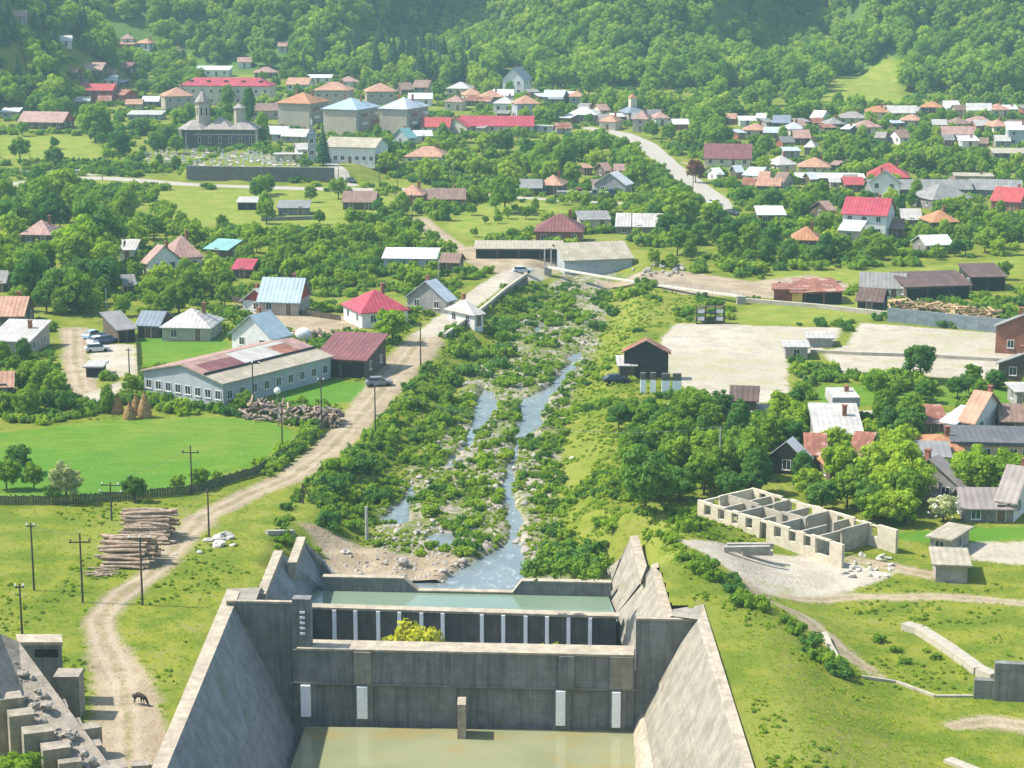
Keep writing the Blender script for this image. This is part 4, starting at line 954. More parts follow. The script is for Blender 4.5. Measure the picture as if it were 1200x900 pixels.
# --- hut by the pale yard
H(757, 445, 38, 7, 4.4, 1.9, 84, 'gable', 'rust', 'dark', 'dark timber hut with brown gable roof on the yard edge', 'hut', chim=0, wins=(0, 0, 0), door=False)
H(734, 445, 22, 5, 2.8, 0.5, 0, 'shed', 'pale', 'wood', 'small lean-to with pale roof beside the dark hut', 'shed', chim=0, wins=(0, 0, 0), door=False)
H(872, 484, 38, 6, 2.4, 1.4, -8, 'gable', 'darkbrown', 'wood', 'small dark brown shed at the roadside below the pale yard', 'shed', chim=0, wins=(0, 0, 0), door=False)
# --- right front village
H(978, 530, 60, 10, 3.0, 2.0, -3, 'shed', 'pale', 'beige', 'house with wide pale rectangular roof and thin chimney pipe')
H(986, 499, 30, 6, 3.6, 1.4, 0, 'flat', 'pale', 'brick', 'brick outhouse with silver tank behind the wide pale roof', 'outhouse', name='outhouse', chim=1, wins=(0, 0, 0))
H(924, 558, 26, 5, 2.8, 2.2, 66, 'gable', 'white', 'wood', 'tiny steep white roofed shed left of the orange sheds', 'shed', chim=0)
H(955, 552, 30, 6, 2.6, 1.4, -6, 'shed', 'rust', 'beige', 'rust orange roofed shed below the wide pale roof', 'shed', chim=0)
H(1008, 552, 34, 6, 2.6, 1.6, -20, 'shed', 'rust', 'wood', 'dark rust roofed shed behind the bright tree', 'shed', chim=0)
H(978, 566, 34, 6, 2.2, 1.6, 6, 'hip', 'orange', 'wood', 'broken orange tiled hut sunk in the shrubs', 'hut', chim=0)
H(1150, 515, 56, 9, 3.2, 3.4, -40, 'gable', 'clay', 'white', 'house with orange tiled steep roof and white gable')
H(1122, 514, 26, 6, 2.6, 1.2, -40, 'shed', 'white', 'white', 'white annexe joined to the orange tiled steep roof', 'annexe', name='annexe', chim=0)
H(1090, 512, 32, 6, 2.4, 1.2, 0, 'shed', 'rust', 'brick', 'red brown roofed shed left of the white annexe', 'shed', chim=0)
H(1190, 512, 50, 7, 2.8, 1.6, -8, 'gable', 'brown', 'wood', 'brown roofed shed behind the long peach house', 'shed', chim=0)
H(1158, 546, 104, 9, 3.4, 0.5, -6, 'flat', 'charcoal', 'peach', 'long peach house with flat dark roof', wins=(6, 1, 1), chim=0)
H(1100, 548, 52, 8, 2.8, 1.4, -4, 'hip', 'orange', 'cream', 'house with patched orange roof left of the long peach house')
H(1092, 565, 46, 8, 3.8, 0.4, -8, 'flat', 'grey', 'bluegrey', 'grey flat roofed house below the patched orange roof', chim=0)
H(1092, 594, 48, 9, 3.0, 3.0, 52, 'gable', 'lead', 'grey', 'grey gabled house behind the white blossoming bush')
H(1152, 612, 66, 6, 2.2, 1.6, -2, 'gable', 'lead', 'stone', 'long low grey roofed barn right of the blossoming bush', 'barn', chim=0)
H(1190, 612, 48, 9, 3.2, 3.2, -30, 'gable', 'lead', 'white', 'grey roofed house with white wall at the lane end')
H(1112, 652, 54, 6, 2.4, 0.2, -34, 'flat', 'tan', 'concrete', 'flat roofed concrete hut nearer the low grey barn', 'hut', chim=0, wins=(1, 1, 0), door=False)
H(1112, 683, 50, 6, 2.4, 0.2, -8, 'flat', 'tan', 'concrete', 'flat roofed concrete hut standing nearest the dirt track', 'hut', chim=0, wins=(0, 1, 0), door=False)
H(1196, 478, 26, 6, 3.0, 0.2, 0, 'flat', 'pale', 'teal' if False else 'grey', 'pale framed flat roofed hut at the photo edge above the road', 'hut', chim=0)
# ------------------------------------------------------------------ church
cg = at(256, 176); cz = gz(cg.x, cg.y)
CHU = empty('church', (cg.x, cg.y + 6, cz), math.radians(-4), 'old stone church with two towers and lead grey roofs behind the gravestones', 'church')
def oct_(m, x, y, z0, z1, r0, r1, n=8, mi=0, ph=0.39):
    b = [(x + r0 * math.cos(ph + 2 * math.pi * i / n), y + r0 * math.sin(ph + 2 * math.pi * i / n), z0) for i in range(n)]
    t_ = [(x + r1 * math.cos(ph + 2 * math.pi * i / n), y + r1 * math.sin(ph + 2 * math.pi * i / n), z1) for i in range(n)]
    m.hexa(b, t_, mi)
m = MB(); m.box(-8, 12.2, -5, 5, -1, 6.6); oct_(m, -8.2, 0, -1, 6.6, 5.3, 5.3); m.obj('wall', plain('darkened_church_stone', (0.095, 0.09, 0.085), 0.95, 0.25, 1.5), CHU)  # stone colour darkened to carry the shade of the church front
m = MB(); m.box(-8.1, 12.3, -5.1, -5.0, 4.9, 5.25); m.box(-8.1, 12.3, -5.14, -5.0, -0.5, 0.6); m.obj('stone_band', Wl['beige'], CHU)
m = MB(); oct_(m, -7.8, 0, 6.6, 9.2, 6.6, 2.2); m.obj('roof', R['lead'], CHU)
m = MB(); q = roof_mesh('hip', 9, 10.4, 6.6, 4.0, 0.4); m.add([(x + 0.2, y, z) for x, y, z in q.v], q.f); m.obj('roof', R['lead'], CHU)
m = MB(); q = roof_mesh('hip', 9, 10.2, 6.6, 3.2, 0.5); m.add([(x + 8.0, y, z) for x, y, z in q.v], q.f); m.obj('roof', R['lead'], CHU)
m = MB(); oct_(m, -5.6, -0.5, 8, 15.2, 2.4, 2.25); tw = m.obj('tower', Wl['beige'], CHU)
m = MB(); oct_(m, -5.6, -0.5, 15.2, 15.5, 2.8, 2.8); oct_(m, -5.6, -0.5, 15.5, 19.0, 2.7, 0.15); tr = m.obj('tower_roof', R['lead'], CHU)
for k in range(8):
    a_ = 2 * math.pi * k / 8 + 0.39 + math.pi / 8
    mm = MB(); mm.box(-0.4, 0.4, -0.05, 0.05, 0, 3.0); mm.box(-0.28, 0.28, -0.08, 0, 0.2, 2.8, 1); o_ = mm.obj('belfry_window', [Wl['cream'], BLACK], tw)
    o_.location = (-5.6 + 2.12 * math.cos(a_), -0.5 + 2.12 * math.sin(a_), 10.8); o_.rotation_euler = (0, 0, a_ + math.pi / 2)
m = MB(); oct_(m, 6.6, 0, 8, 13.2, 2.0, 1.9); m.obj('tower', Wl['beige'], CHU)
m = MB(); oct_(m, 6.6, 0, 13.2, 13.5, 2.3, 2.3); oct_(m, 6.6, 0, 13.5, 14.6, 2.2, 0.7); oct_(m, 6.6, 0, 14.6, 15.4, 0.5, 0.1); m.obj('tower_roof', R['lead'], CHU)
for cxx, czz in ((-5.6, 18.9), (6.6, 15.3)):
    m = MB(); m.box(cxx - 0.06, cxx + 0.06, -0.56, -0.44, czz, czz + 1.6); m.box(cxx - 0.45, cxx + 0.45, -0.55, -0.45, czz + 0.9, czz + 1.05); m.obj('cross', Wl['grey'], CHU)
for i in range(6):
    mm = MB(); mm.box(-0.45, 0.45, -0.06, 0.02, 0, 2.2); mm.box(-0.3, 0.3, -0.08, 0, 0.15, 2.05, 1); o_ = mm.obj('window', [Wl['cream'], BLACK], CHU); o_.location = (-6 + i * 3.4, -5.02, 2.0)
for s in (-1, 1):
    m = MB(); m.box(-0.5, 0.5, -0.5, 0.5, -0.5, 6.4); o_ = m.obj('buttress', Wl['cream'], CHU); o_.location = (-12.6 if s < 0 else 12.6, -3.6, 0)
RECTS.append((206, 118, 304, 176)); FOOT.append((cg.x, cg.y + 6, 0, 15, 7))
# bell tower with white figure
bt = at(366, 191)
BT = empty('bell_tower', bt, 0, 'slender grey blue bell tower with white finial by the spruce', 'bell tower')
m = MB(); m.box(-1.1, 1.1, -1.1, 1.1, -0.5, 8.5); m.obj('shaft', Wl['bluegrey'], BT)
m = MB(); m.box(-1.4, 1.4, -1.4, 1.4, 8.5, 8.75); oct_(m, 0, 0, 8.75, 11.5, 1.5, 0.3, 4, 0, 0.785); m.obj('roof', R['slate'], BT)
m = MB(); oct_(m, 0, 0, 11.4, 13.2, 0.28, 0.12); m.box(-0.5, 0.5, -0.06, 0.06, 12.4, 12.6); m.obj('finial', Wl['white'], BT)
for z in (2.5, 6.0):
    q = link('window', WIN['m'], BT); q.location = (0, -1.11, z)
RECTS.append((358, 140, 374, 192))
# turret on slate-roofed house
for o in COL.objects:
    if o.get('label', '').startswith('slate roofed house with a small orange'):
        m = MB(); m.box(-1.2, 1.2, -1.2, 1.2, 5.0, 8.6); m.obj('turret', Wl['cream'], o)
        m = MB(); oct_(m, 0, 0, 8.6, 10.2, 2.0, 0.1, 4, 0, 0.785); m.obj('turret_roof', R['orange'], o)
# dormers on the school roof
for o in COL.objects:
    if o.name.startswith('school'):
        rf_ = [c_ for c_ in o.children if c_.name.startswith('roof')][0]
        for k in range(5):
            m = MB(); m.box(-0.7, 0.7, -0.9, 1.2, 8.3, 9.5); q = m.obj('dormer', R['maroon'], rf_); q.location = (-14 + 7 * k, -2.6, 0)
# ------------------------------------------------------------------ roofless ruin of light block walls
ruin_a, ruin_b, ruin_c = at(817, 606), at(986, 666), at(876, 596)
ux = (ruin_b - ruin_a); ux.z = 0; LW = ux.length; ux.normalize(); uy = Vector((-ux.y, ux.x, 0))
DW = 9.0
RU = empty('ruined_building', Vector((ruin_a.x, ruin_a.y, 0.5 * (ruin_a.z + ruin_b.z))), math.atan2(ux.y, ux.x), 'roofless ruin of pale block walls with empty window holes and inner partitions', 'ruin')
RUW = plain('pale_blockwork', (0.510, 0.451, 0.340), 0.95, 0.22, 1.3, 0.06); RUG = plain('grey_blockwork', (0.340, 0.306, 0.246), 0.95, 0.25, 1.3, 0.06)
def holed(length, h, holes, th=0.4, ragged=True):
    """wall along +x with rectangular openings (x0,x1,z0,z1)"""
    m = MB(); xs = sorted({0, length, *[v for hh_ in holes for v in hh_[:2]]})
    h_top = h; rr_ = random.Random(int(length * 100))
    for x0, x1 in zip(xs[:-1], xs[1:]):
        h = h_top - (rr_.choice((0, 0, 0, 0.05, 0.1, 0.22)) if ragged else 0)
        hit = [hh_ for hh_ in holes if hh_[0] < (x0 + x1) / 2 < hh_[1]]
        if not hit: m.box(x0, x1, 0, th, -1.2, h)
        else:
            z0, z1 = hit[0][2:]
            m.box(x0, x1, 0, th, -1.2, z0)
            if z1 < h - 0.05: m.box(x0, x1, 0, th, z1, h)
    return m
hs = []; x = 1.2
for k in range(int((LW - 2) / 2.35)):
    if k in (4,): hs.append((x, x + 1.1, 0.05, 2.2))
    elif k in (8, 11): hs.append((x - 0.5, x + 1.7, 0.5, 2.3))
    else: hs.append((x, x + 1.1, 0.95, 2.2))
    x += 2.35
ob = holed(LW, 2.5, hs).obj('front_wall', RUW, RU)
LB = LW * 1.0
ob = holed(LB, 2.5, [(1.5 + 2.6 * k, 2.6 + 2.6 * k, 0.95, 2.2) for k in range(int(LB / 2.6) - 1)]).obj('back_wall', RUW, RU); ob.location = (0, DW, 0)
for k in range(8):
    if k in (7,): continue
    hole = [(3.0 + (k % 3), 4.1 + (k % 3), 0.05, 2.2)]
    ob = holed(DW - 0.42, 2.45 - 0.25 * (k % 2), hole if k else [(2, 3.1, .9, 2.2)], 0.3).obj('partition_wall', RUG if k else RUW, RU)
    ob.location = (0.31 + k * LW / 7.4, 0.41, 0); ob.rotation_euler = (0, 0, math.pi / 2)
ob = holed(LW * 0.55, 2.5, [(4, 5.1, 0.05, 2.1), (9, 10.1, .05, 2.1)], 0.25).obj('partition_wall', RUG, RU); ob.location = (0.7, DW * 0.5, 0)
m = MB(); m.box(0.5, LW * 0.32, 0.5, DW - 0.2, 2.3, 2.5); ob = m.obj('slab_remnant', plain('mossy_slab', (0.26, 0.27, 0.12), 0.95, 0.4, 0.8), RU); ob.location = (0, 0, -1.6)
RECTS.append((812, 575, 1058, 668))
FOOT.append((*(ruin_a + ux * LW / 2 + uy * DW / 2).xy, math.atan2(ux.y, ux.x), LW / 2 + 1, DW / 2 + 1))
# ================================================================== VEGETATION
def leafmat(name, c1, c2, trans=0.45):
    t = NT(name); oi = t.n('ObjectInfo').outputs['Random']; p = t.pos()
    a = t.noise(p, 0.5, 2); b = t.noise(p, 3.0, 2)
    f = t.math('ADD', t.math('MULTIPLY', oi, 0.75), t.math('MULTIPLY_ADD', t.math('MULTIPLY_ADD', a, 0.5, t.math('MULTIPLY', b, 0.5)), 0.9, -0.4), clamp=True)
    cc = t.mix(f, c1, c2)
    oj = t.n('TexWhiteNoise', noise_dimensions='1D'); t.l(oi, oj.inputs['W'])
    cc = t.mix(t.math('MULTIPLY', oj.outputs['Value'], 0.35), cc, mul(c1, 0.75))
    d = t.n('BsdfDiffuse'); t.setin(d, 'Color', cc)
    tr = t.n('BsdfTranslucent'); t.setin(tr, 'Color', t.mix(1.0, cc, (1.0, 1.0, 0.45), 'MULTIPLY'))
    mx = t.n('MixShader'); mx.inputs[0].default_value = trans; t.l(d.outputs[0], mx.inputs[1]); t.l(tr.outputs[0], mx.inputs[2]); t.l(mx.outputs[0], t.out.inputs['Surface'])
    return t.mat
LM = {'mid': leafmat('leaves_mid', (0.138, 0.267, 0.026), (0.308, 0.446, 0.048)), 'dark': leafmat('leaves_dark', (0.078, 0.190, 0.040), (0.177, 0.315, 0.051)),
      'light': leafmat('leaves_light', (0.249, 0.402, 0.029), (0.419, 0.522, 0.055)), 'silver': leafmat('leaves_silver', (0.367, 0.435, 0.200), (0.498, 0.522, 0.270)),
      'needle': leafmat('needles', (0.046, 0.114, 0.055), (0.085, 0.168, 0.070), 0.2), 'purple': leafmat('leaves_purple', (0.144, 0.044, 0.050), (0.249, 0.087, 0.070)),
      'yellow': leafmat('leaves_yellow', (0.472, 0.478, 0.040), (0.629, 0.564, 0.080)), 'blossom': plain('white_blossom', (0.72, 0.72, 0.62), 0.9, 0.1)}
BARK = plain('bark', (0.085, 0.065, 0.045), 0.95, 0.35, 3.0, 0.05)
def leaf_cloud(seed, clumps, n, size, flat=0.0):
    """clumps: list of (center xyz, radius xyz). returns quads V,F; leaves on and just inside clump surfaces, facing outwards"""
    r = np.random.default_rng(seed)
    C = np.array([c for c, _ in clumps]); Rr = np.array([q for _, q in clumps])
    wts = (Rr[:, 0] * Rr[:, 2]); k = r.choice(len(clumps), n, p=wts / wts.sum())
    d = r.normal(size=(n, 3)); d /= np.linalg.norm(d, axis=1)[:, None]
    d[:, 2] = np.where((d[:, 2] < -0.3) & (r.random(n) < 0.6), -d[:, 2], d[:, 2])
    rad = 0.84 + 0.22 * r.random(n) + 0.28 * r.random(n) * (r.random(n) < 0.15)
    p = C[k] + d * Rr[k] * rad[:, None]
    nr = d + 0.3 * r.normal(size=(n, 3)); nr /= np.linalg.norm(nr, axis=1)[:, None]
    a = np.cross(nr, r.normal(size=(n, 3))); a /= np.linalg.norm(a, axis=1)[:, None]; b = np.cross(nr, a)
    s = size * (0.6 + 0.8 * r.random(n))[:, None]
    e = 0.55 + 0.4 * r.random((n, 1))
    V = np.stack([p - a * s, p - b * s * e, p + a * s, p + b * s * e], 1).reshape(-1, 3)
    return V, np.arange(4 * n).reshape(n, 4)
def core(seed, clumps):
    """small dark-inside lumps (leaf mass) closing the crown against see-through"""
    V, F = [], []; r = np.random.default_rng(seed + 99)
    t = (1 + 5 ** .5) / 2
    iv = np.array([(-1, t, 0), (1, t, 0), (-1, -t, 0), (1, -t, 0), (0, -1, t), (0, 1, t), (0, -1, -t), (0, 1, -t), (t, 0, -1), (t, 0, 1), (-t, 0, -1), (-t, 0, 1)]) / 1.9
    fi = [(0, 11, 5), (0, 5, 1), (0, 1, 7), (0, 7, 10), (0, 10, 11), (1, 5, 9), (5, 11, 4), (11, 10, 2), (10, 7, 6), (7, 1, 8), (3, 9, 4), (3, 4, 2), (3, 2, 6), (3, 6, 8), (3, 8, 9), (4, 9, 5), (2, 4, 11), (6, 2, 10), (8, 6, 7), (9, 8, 1)]
    for c, q in clumps:
        k = len(V); V += [tuple(np.array(c) + v * np.array(q) * 0.7 * r.uniform(.85, 1.1)) for v in iv]; F += [tuple(i + k for i in f) for f in fi]
    return V, F
def crown_mesh(name, seed, clumps, n, size, mat):
    V, F = leaf_cloud(seed, clumps, n, size)
    cv, cf = core(seed, clumps); k = len(V)
    V2 = np.concatenate([V, np.array(cv)])
    F2 = np.concatenate([F, np.array([(a + k, b + k, c + k, c + k) for a, b, c in cf])])
    me = bpy.data.meshes.new(name)
    fl = [tuple(f) for f in F.tolist()] + [(a + k, b + k, c + k) for a, b, c in cf]
    me.from_pydata(V2.tolist(), [], fl); me.materials.append(mat); me.update()
    return me
def clump_set(seed, h, r, kind='round'):
    q = random.Random(seed); out = []
    if kind == 'round':
        zc = h * 0.54; rz = h * 0.43
        out.append(((0, 0, zc), (r * .66, r * .66, rz * .72)))
        n = 22
        for i in range(n):
            u = -0.75 + 1.7 * (i + 0.5) / n; u = min(u, 0.98); a = i * 2.4 + q.uniform(-.4, .4); rr = math.sqrt(max(0, 1 - u * u))
            k = q.uniform(0.5, 0.95)
            s = r * q.uniform(0.20, 0.38)
            out.append(((math.cos(a) * rr * r * k, math.sin(a) * rr * r * k, zc + u * rz * k), (s, s, s * 0.9)))
    elif kind == 'tall':
        for i in range(12):
            f = i / 11; rr = r * (0.35 + 0.65 * math.sin(math.pi * min(1, f * 0.85 + 0.15))) * 0.5; a = i * 2.4
            s = r * q.uniform(.34, .5)
            out.append(((math.cos(a) * rr, math.sin(a) * rr, h * (0.22 + 0.68 * f)), (s, s, s * 1.1)))
    elif kind == 'bush':
        for i in range(11):
            a = i * 2.4 + q.uniform(-.5, .5); rr = r * 0.8 * math.sqrt(i / 10); s = r * q.uniform(.2, .42)
            out.append(((math.cos(a) * rr, math.sin(a) * rr, h * q.uniform(.18, .6) * (1 - .3 * i / 10)), (s, s, h * q.uniform(.2, .4))))
    return out
def trunk_mesh(seed, h, r0, spread):
    q = random.Random(seed); m = MB(); top = (q.uniform(-.3, .3), q.uniform(-.3, .3), h * 0.62)
    mid = (top[0] * .4, top[1] * .4, h * 0.3)
    m.tube((0, 0, -0.6), mid, r0, r0 * .75, 6); m.tube(mid, top, r0 * .75, r0 * .3, 5)
    for i in range(5):
        a = i * 1.256 + q.uniform(-.3, .3); z = h * q.uniform(.26, .5); k = spread * q.uniform(.5, .8)
        m.tube((0, 0, z), (math.cos(a) * k, math.sin(a) * k, z + h * .22), r0 * .4, r0 * .14, 4)
    return m.mesh('trunk', BARK, True)
PROTO = {}      # kind -> list of (crown mesh, trunk mesh, nominal height)
def make_proto(key, mat, kinds, h, rs, n, leaf):
    PROTO[key] = []
    for i, k in enumerate(kinds):
        r = h * rs * (0.9 + 0.2 * (i % 3) / 2)
        cm = crown_mesh('crown', hash_(key) + i, clump_set(hash_(key) + i, h, r, k), n, leaf, LM[mat])
        PROTO[key].append((cm, trunk_mesh(i + 5, h, h * 0.028, r), h))
def hash_(s): return sum(ord(c) * (i + 3) for i, c in enumerate(s)) % 9973
make_proto('mid', 'mid', ['round'] * 4 + ['tall'], 8, 0.42, 1900, 0.27)
make_proto('dark', 'dark', ['round'] * 3 + ['tall'], 8, 0.42, 1900, 0.27)
make_proto('light', 'light', ['round'] * 3, 8, 0.42, 1800, 0.27)
make_proto('silver', 'silver', ['round'], 8, 0.38, 1300, 0.26)
make_proto('purple', 'purple', ['round'], 8, 0.4, 1200, 0.28)
for key, mat in (('bush', 'mid'), ('bushl', 'light'), ('bushd', 'dark'), ('bushy', 'yellow'), ('bushs', 'silver')):
    PROTO[key] = [(crown_mesh('foliage', 400 + i + hash_(key), clump_set(i + 40, 2.0, 1.5, 'bush'), 560, 0.15, LM[mat]), None, 2.0) for i in range(4)]
def spruce_mesh(seed, h, r):
    cl = []
    for i in range(15):
        f = i / 14; rr = r * (1 - f) + 0.15; nn = 6 if i < 10 else 3
        for j in range(nn):
            a = j * 2 * math.pi / nn + i * .7; cl.append(((math.cos(a) * rr * .55, math.sin(a) * rr * .55, h * (.08 + .88 * f)), (rr * .5, rr * .5, h * .045)))
    return crown_mesh('crown', seed, cl, 1700, 0.22, LM['needle'])
PROTO['spruce'] = [(spruce_mesh(i, 12, 2.6), trunk_mesh(50 + i, 12, .22, .3), 12) for i in range(2)]
def tree(p, h, key, label, group=None, name='broadleaf_tree', i=None, wide=1.0, cat='tree'):
    vs_ = PROTO[key]; cm, tm, h0 = vs_[random.randrange(len(vs_)) if i is None else i]
    s = h / h0
    if tm is None:
        o = link(name, cm); o.location = p; o.rotation_euler = (0, 0, random.uniform(0, 6.28)); o.scale = (s * wide * random.uniform(.85, 1.2), s * wide * random.uniform(.85, 1.2), s)
        return tag(o, label, cat, group)
    o = empty(name, p, random.uniform(0, 6.28), label, cat, group)
    o.scale = (s * wide * random.uniform(.92, 1.1), s * wide * random.uniform(.92, 1.1), s)
    link('crown', cm, o); link('trunk', tm, o)
    return o
STOP = set('behind beside above below left right in on at under near among amid by between alone highest half just cut nearest standing perched before joined sunk hidden peeping wedged uphill head high last beyond around around, beside peeping topmost farther nearer second first with'.split())
def short(lb):
    w = lb.split(); k = len(w)
    for i_, x in enumerate(w):
        if i_ > 1 and x in STOP - {'with'}: k = i_; break
    w = w[:min(k, 6)]
    while w and w[-1] in ('the', 'a', 'of', 'and', 'with', 'two', 'white' if False else 'its', 'small' if False else 'to'): w.pop()
    return ' '.join(w[1:] if w[0] in ('the',) else w)
BLD = []
def collect_buildings():
    global BLD
    BLD = []
    for o in COL.objects:
        if o.parent is None and 'label' in o and (any(c_.name.startswith('roof') for c_ in o.children) or o.get('category') in ('utility pole', 'wall', 'ruin', 'haystack', 'tower', 'tank', 'footbridge', 'bell tower')):
            p = proj(o.location); BLD.append((p[0], p[1], short(o['label'])))
    cnt = {}
    for b in BLD: cnt[b[2]] = cnt.get(b[2], 0) + 1
    BLD = [b for b in BLD if cnt[b[2]] == 1]
AUTO = []       # (object, px, py, noun phrase)
ORD = 'nearest,second nearest,third nearest,fourth nearest,fifth nearest,sixth nearest,seventh nearest,eighth nearest,ninth nearest,tenth nearest'.split(',')
def auto_labels():
    rows = {}
    for o, x, y, noun in AUTO:
        b = min(BLD, key=lambda q: (q[0] - x) ** 2 + (2.2 * (q[1] - y)) ** 2); dx, dy = x - b[0], y - b[1]
        rel = ('in front of' if dy > 0 else 'behind') if abs(dy) * 2.2 > abs(dx) else ('right of' if dx > 0 else 'left of')
        rows.setdefault((rel, b[2]), []).append((dx * dx + 4.8 * dy * dy, o, noun))
    for (rel, nm), lst in rows.items():
        lst.sort(key=lambda r: r[0])
        for i_, (d_, o, noun) in enumerate(lst):
            o['label'] = f'{noun} {rel} the {nm}' + (f', {ORD[i_]}' if len(lst) > 1 and i_ < len(ORD) else (f', number {i_ + 1} outward' if i_ >= len(ORD) else ''))
TONE = {'mid': 'green', 'dark': 'dark green', 'light': 'bright green', 'bush': 'bushy', 'silver': 'silvery', 'bushl': 'pale', 'bushd': 'dark'}
STUFFT = []
def in_foot(x, y):
    for cx, cy_, rz, hw, hd in FOOT:
        dx, dy = x - cx, y - cy_
        if abs(dx * math.cos(rz) + dy * math.sin(rz)) < hw and abs(-dx * math.sin(rz) + dy * math.cos(rz)) < hd: return True
    return False
def pip(x, y, poly):
    c = False; n = len(poly)
    for i in range(n):
        (ax, ay), (bx, by) = poly[i], poly[(i + 1) % n]
        if (ay > y) != (by > y) and x < ax + (y - ay) * (bx - ax) / (by - ay): c = not c
    return c
COVER = {}
NTREE = [0]
def near_path(p, m=1.0):
    a = np.array([p.x]); b = np.array([p.y])
    return min(float(zone_sd(k, a, b)[0]) for k in ('dirt', 'pale', 'road')) < m
def grove(poly, n, hr, keys, label, group, spacing=0.62, wide=1.0, name='broadleaf_tree', cover=0.22, cat='tree', pathm=1.2, river=True, stuff=False):
    xs = [q[0] for q in poly]; ys = [q[1] for q in poly]; got = 0; pts = []; tries = 0
    while got < n and tries < n * 30:
        tries += 1
        x, y = random.uniform(min(xs), max(xs)), random.uniform(min(ys), max(ys))
        if not pip(x, y, poly): continue
        p = at(x, y); s = proj(p)[2]; h = random.uniform(*hr); r = h * 0.4 * wide
        if in_foot(p.x, p.y) or near_path(p, pathm) or (stuff and float(zone_sd('light', np.array([p.x]), np.array([p.y]))[0]) < 1): continue
        if any((p.x - q[0]) ** 2 + (p.y - q[1]) ** 2 < ((r + q[2]) * spacing) ** 2 for q in pts): continue
        x0, x1, y0, y1 = x - r * s, x + r * s, y - h * s, y
        bad = False; hits = []
        for i, (a, b, c_, d) in enumerate(RECTS):
            if y <= d - 1 or y > d + 70: continue
            ar = (c_ - a) * (d - b)
            ov = max(0, min(x1, c_) - max(x0, a)) * max(0, min(y1, d) - max(y0, b))
            up_ = max(0, min(x1, c_) - max(x0, a)) * max(0, min(y1, b + 0.55 * (d - b)) - max(y0, b))
            if ov <= 0: continue
            if (COVER.get(i, 0) + ov) / ar > cover + 0.25 or up_ / ar > cover * 0.45: bad = True; break
            hits.append((i, ov))
        if bad: continue
        for i, ov in hits: COVER[i] = COVER.get(i, 0) + ov
        pts.append((p.x, p.y, r)); got += 1; NTREE[0] += 1
        kk_ = random.choice(keys)
        if stuff: STUFFT.append((p.x, p.y, p.z, h, kk_)); continue
        o_ = tree(p, h, kk_, label, group, name, wide=wide, cat=cat)
        AUTO.append((o_, x, y, ('tall ' if h > 7.5 else 'medium ' if h > 5.2 else 'small ') + TONE.get(kk_, 'green') + ' tree'))
collect_buildings()
# little sheds huddled against the village houses
_ar = random.Random(21); _rk = ['pink', 'brown', 'grey', 'pale', 'white', 'lead', 'clay', 'silver', 'rust']
_rn = {'pink': 'pinkish', 'brown': 'brown', 'grey': 'grey', 'pale': 'pale', 'white': 'white', 'lead': 'dull grey', 'clay': 'orange', 'silver': 'silver', 'rust': 'rusty'}
for bx, by, nm in list(BLD):
    if not (by < 232 and (bx > 560 or 90 < bx < 200)) or 'school' in nm or 'church' in nm: continue
    for _k in range(_ar.choice((1, 1, 2))):
        sd_ = -1 if _k == 0 else 1; rk_ = _ar.choice(_rk); xx = bx + sd_ * _ar.uniform(17, 26); yy = by + _ar.uniform(-3, 6)
        p = at(xx, yy)
        if in_foot(p.x, p.y) or near_path(p, 4): continue
        kd_ = _ar.choice(('gable', 'shed', 'gable'))
        H(xx, yy, _ar.uniform(12, 20), _ar.uniform(4, 6), 2.7, 1.6 if kd_ == 'gable' else .8, _ar.uniform(-25, 25), kd_, rk_, _ar.choice(('wood', 'wood', 'grey', 'beige', 'brick')), f"little {_rn[rk_]} roofed shed on the {'left' if sd_ < 0 else 'right'} of the {nm}", 'shed', chim=0, wins=(1, 0, 0))
for x, y in ((190, 186), (225, 184), (260, 184), (295, 185), (330, 188), (210, 190), (245, 190), (280, 191), (315, 192)):
    p = at(x, y); FOOT.append((p.x, p.y, 0, 5.5, 12))
for x, y in ((138, 478), (138, 488), (152, 492), (164, 490), (152, 482), (165, 482), (176, 486), (120, 400), (112, 410)):
    p = at(x, y); FOOT.append((p.x, p.y, 0, 2.2, 2.2))
# --- single trees
def one(x, y, h, key, label, name='broadleaf_tree', wide=1.0, cat='tree', i=None, group=None):
    return tree(at(x, y), h, key, label, group, name, wide=wide, cat=cat, i=i)
one(116, 314, 16, 'dark', 'tallest broad tree of the left grove with a dark shaded side', wide=1.0, i=0)
one(92, 320, 12, 'light', 'bright green tree leaning against the tallest tree on its left', i=1)
one(112, 166, 13.5, 'mid', 'big round tree in front of the red walled house', wide=1.05, i=0)
one(140, 182, 9, 'dark', 'dark tree just right below the big round tree', i=1)
one(76, 238, 9.5, 'mid', 'round tree at the fork of the main road', i=2)
one(24, 188, 8, 'mid', 'tree at the left field near the dark timber house', i=3)
one(64, 196, 7, 'dark', 'darker tree beside the left field poles', i=0)
one(379, 194, 12.5, 'spruce', 'tall dark spruce by the bell tower', 'spruce_tree')
one(308, 170, 10, 'mid', 'slender tree between church and silver blue roof', wide=0.7, i=4)
one(292, 146, 13, 'dark', 'dark columnar tree behind the small church tower', wide=0.6, i=3)
one(460, 402, 6.6, 'light', 'bright round tree in front of the crimson hip roof', wide=1.15, i=0)
one(78, 590, 5.6, 'silver', 'silvery willow at the lower edge of the green meadow', 'willow_tree', i=0)
one(158, 588, 3.6, 'dark', 'small dark tree between insulator pole and meadow', i=0)
one(209, 578, 2.6, 'mid', 'sapling left of the cross armed meadow pole', i=1)
one(235, 574, 3.0, 'mid', 'sapling right of the cross armed meadow pole', i=2)
one(254, 568, 2.0, 'mid', 'smallest sapling right of the cross armed meadow pole', i=3)
one(40, 574, 3.6, 'mid', 'small tree at the meadow corner left of the willow', i=0)
one(22, 556, 4.4, 'dark', 'dark tree at the left photo edge beside the meadow', i=1)
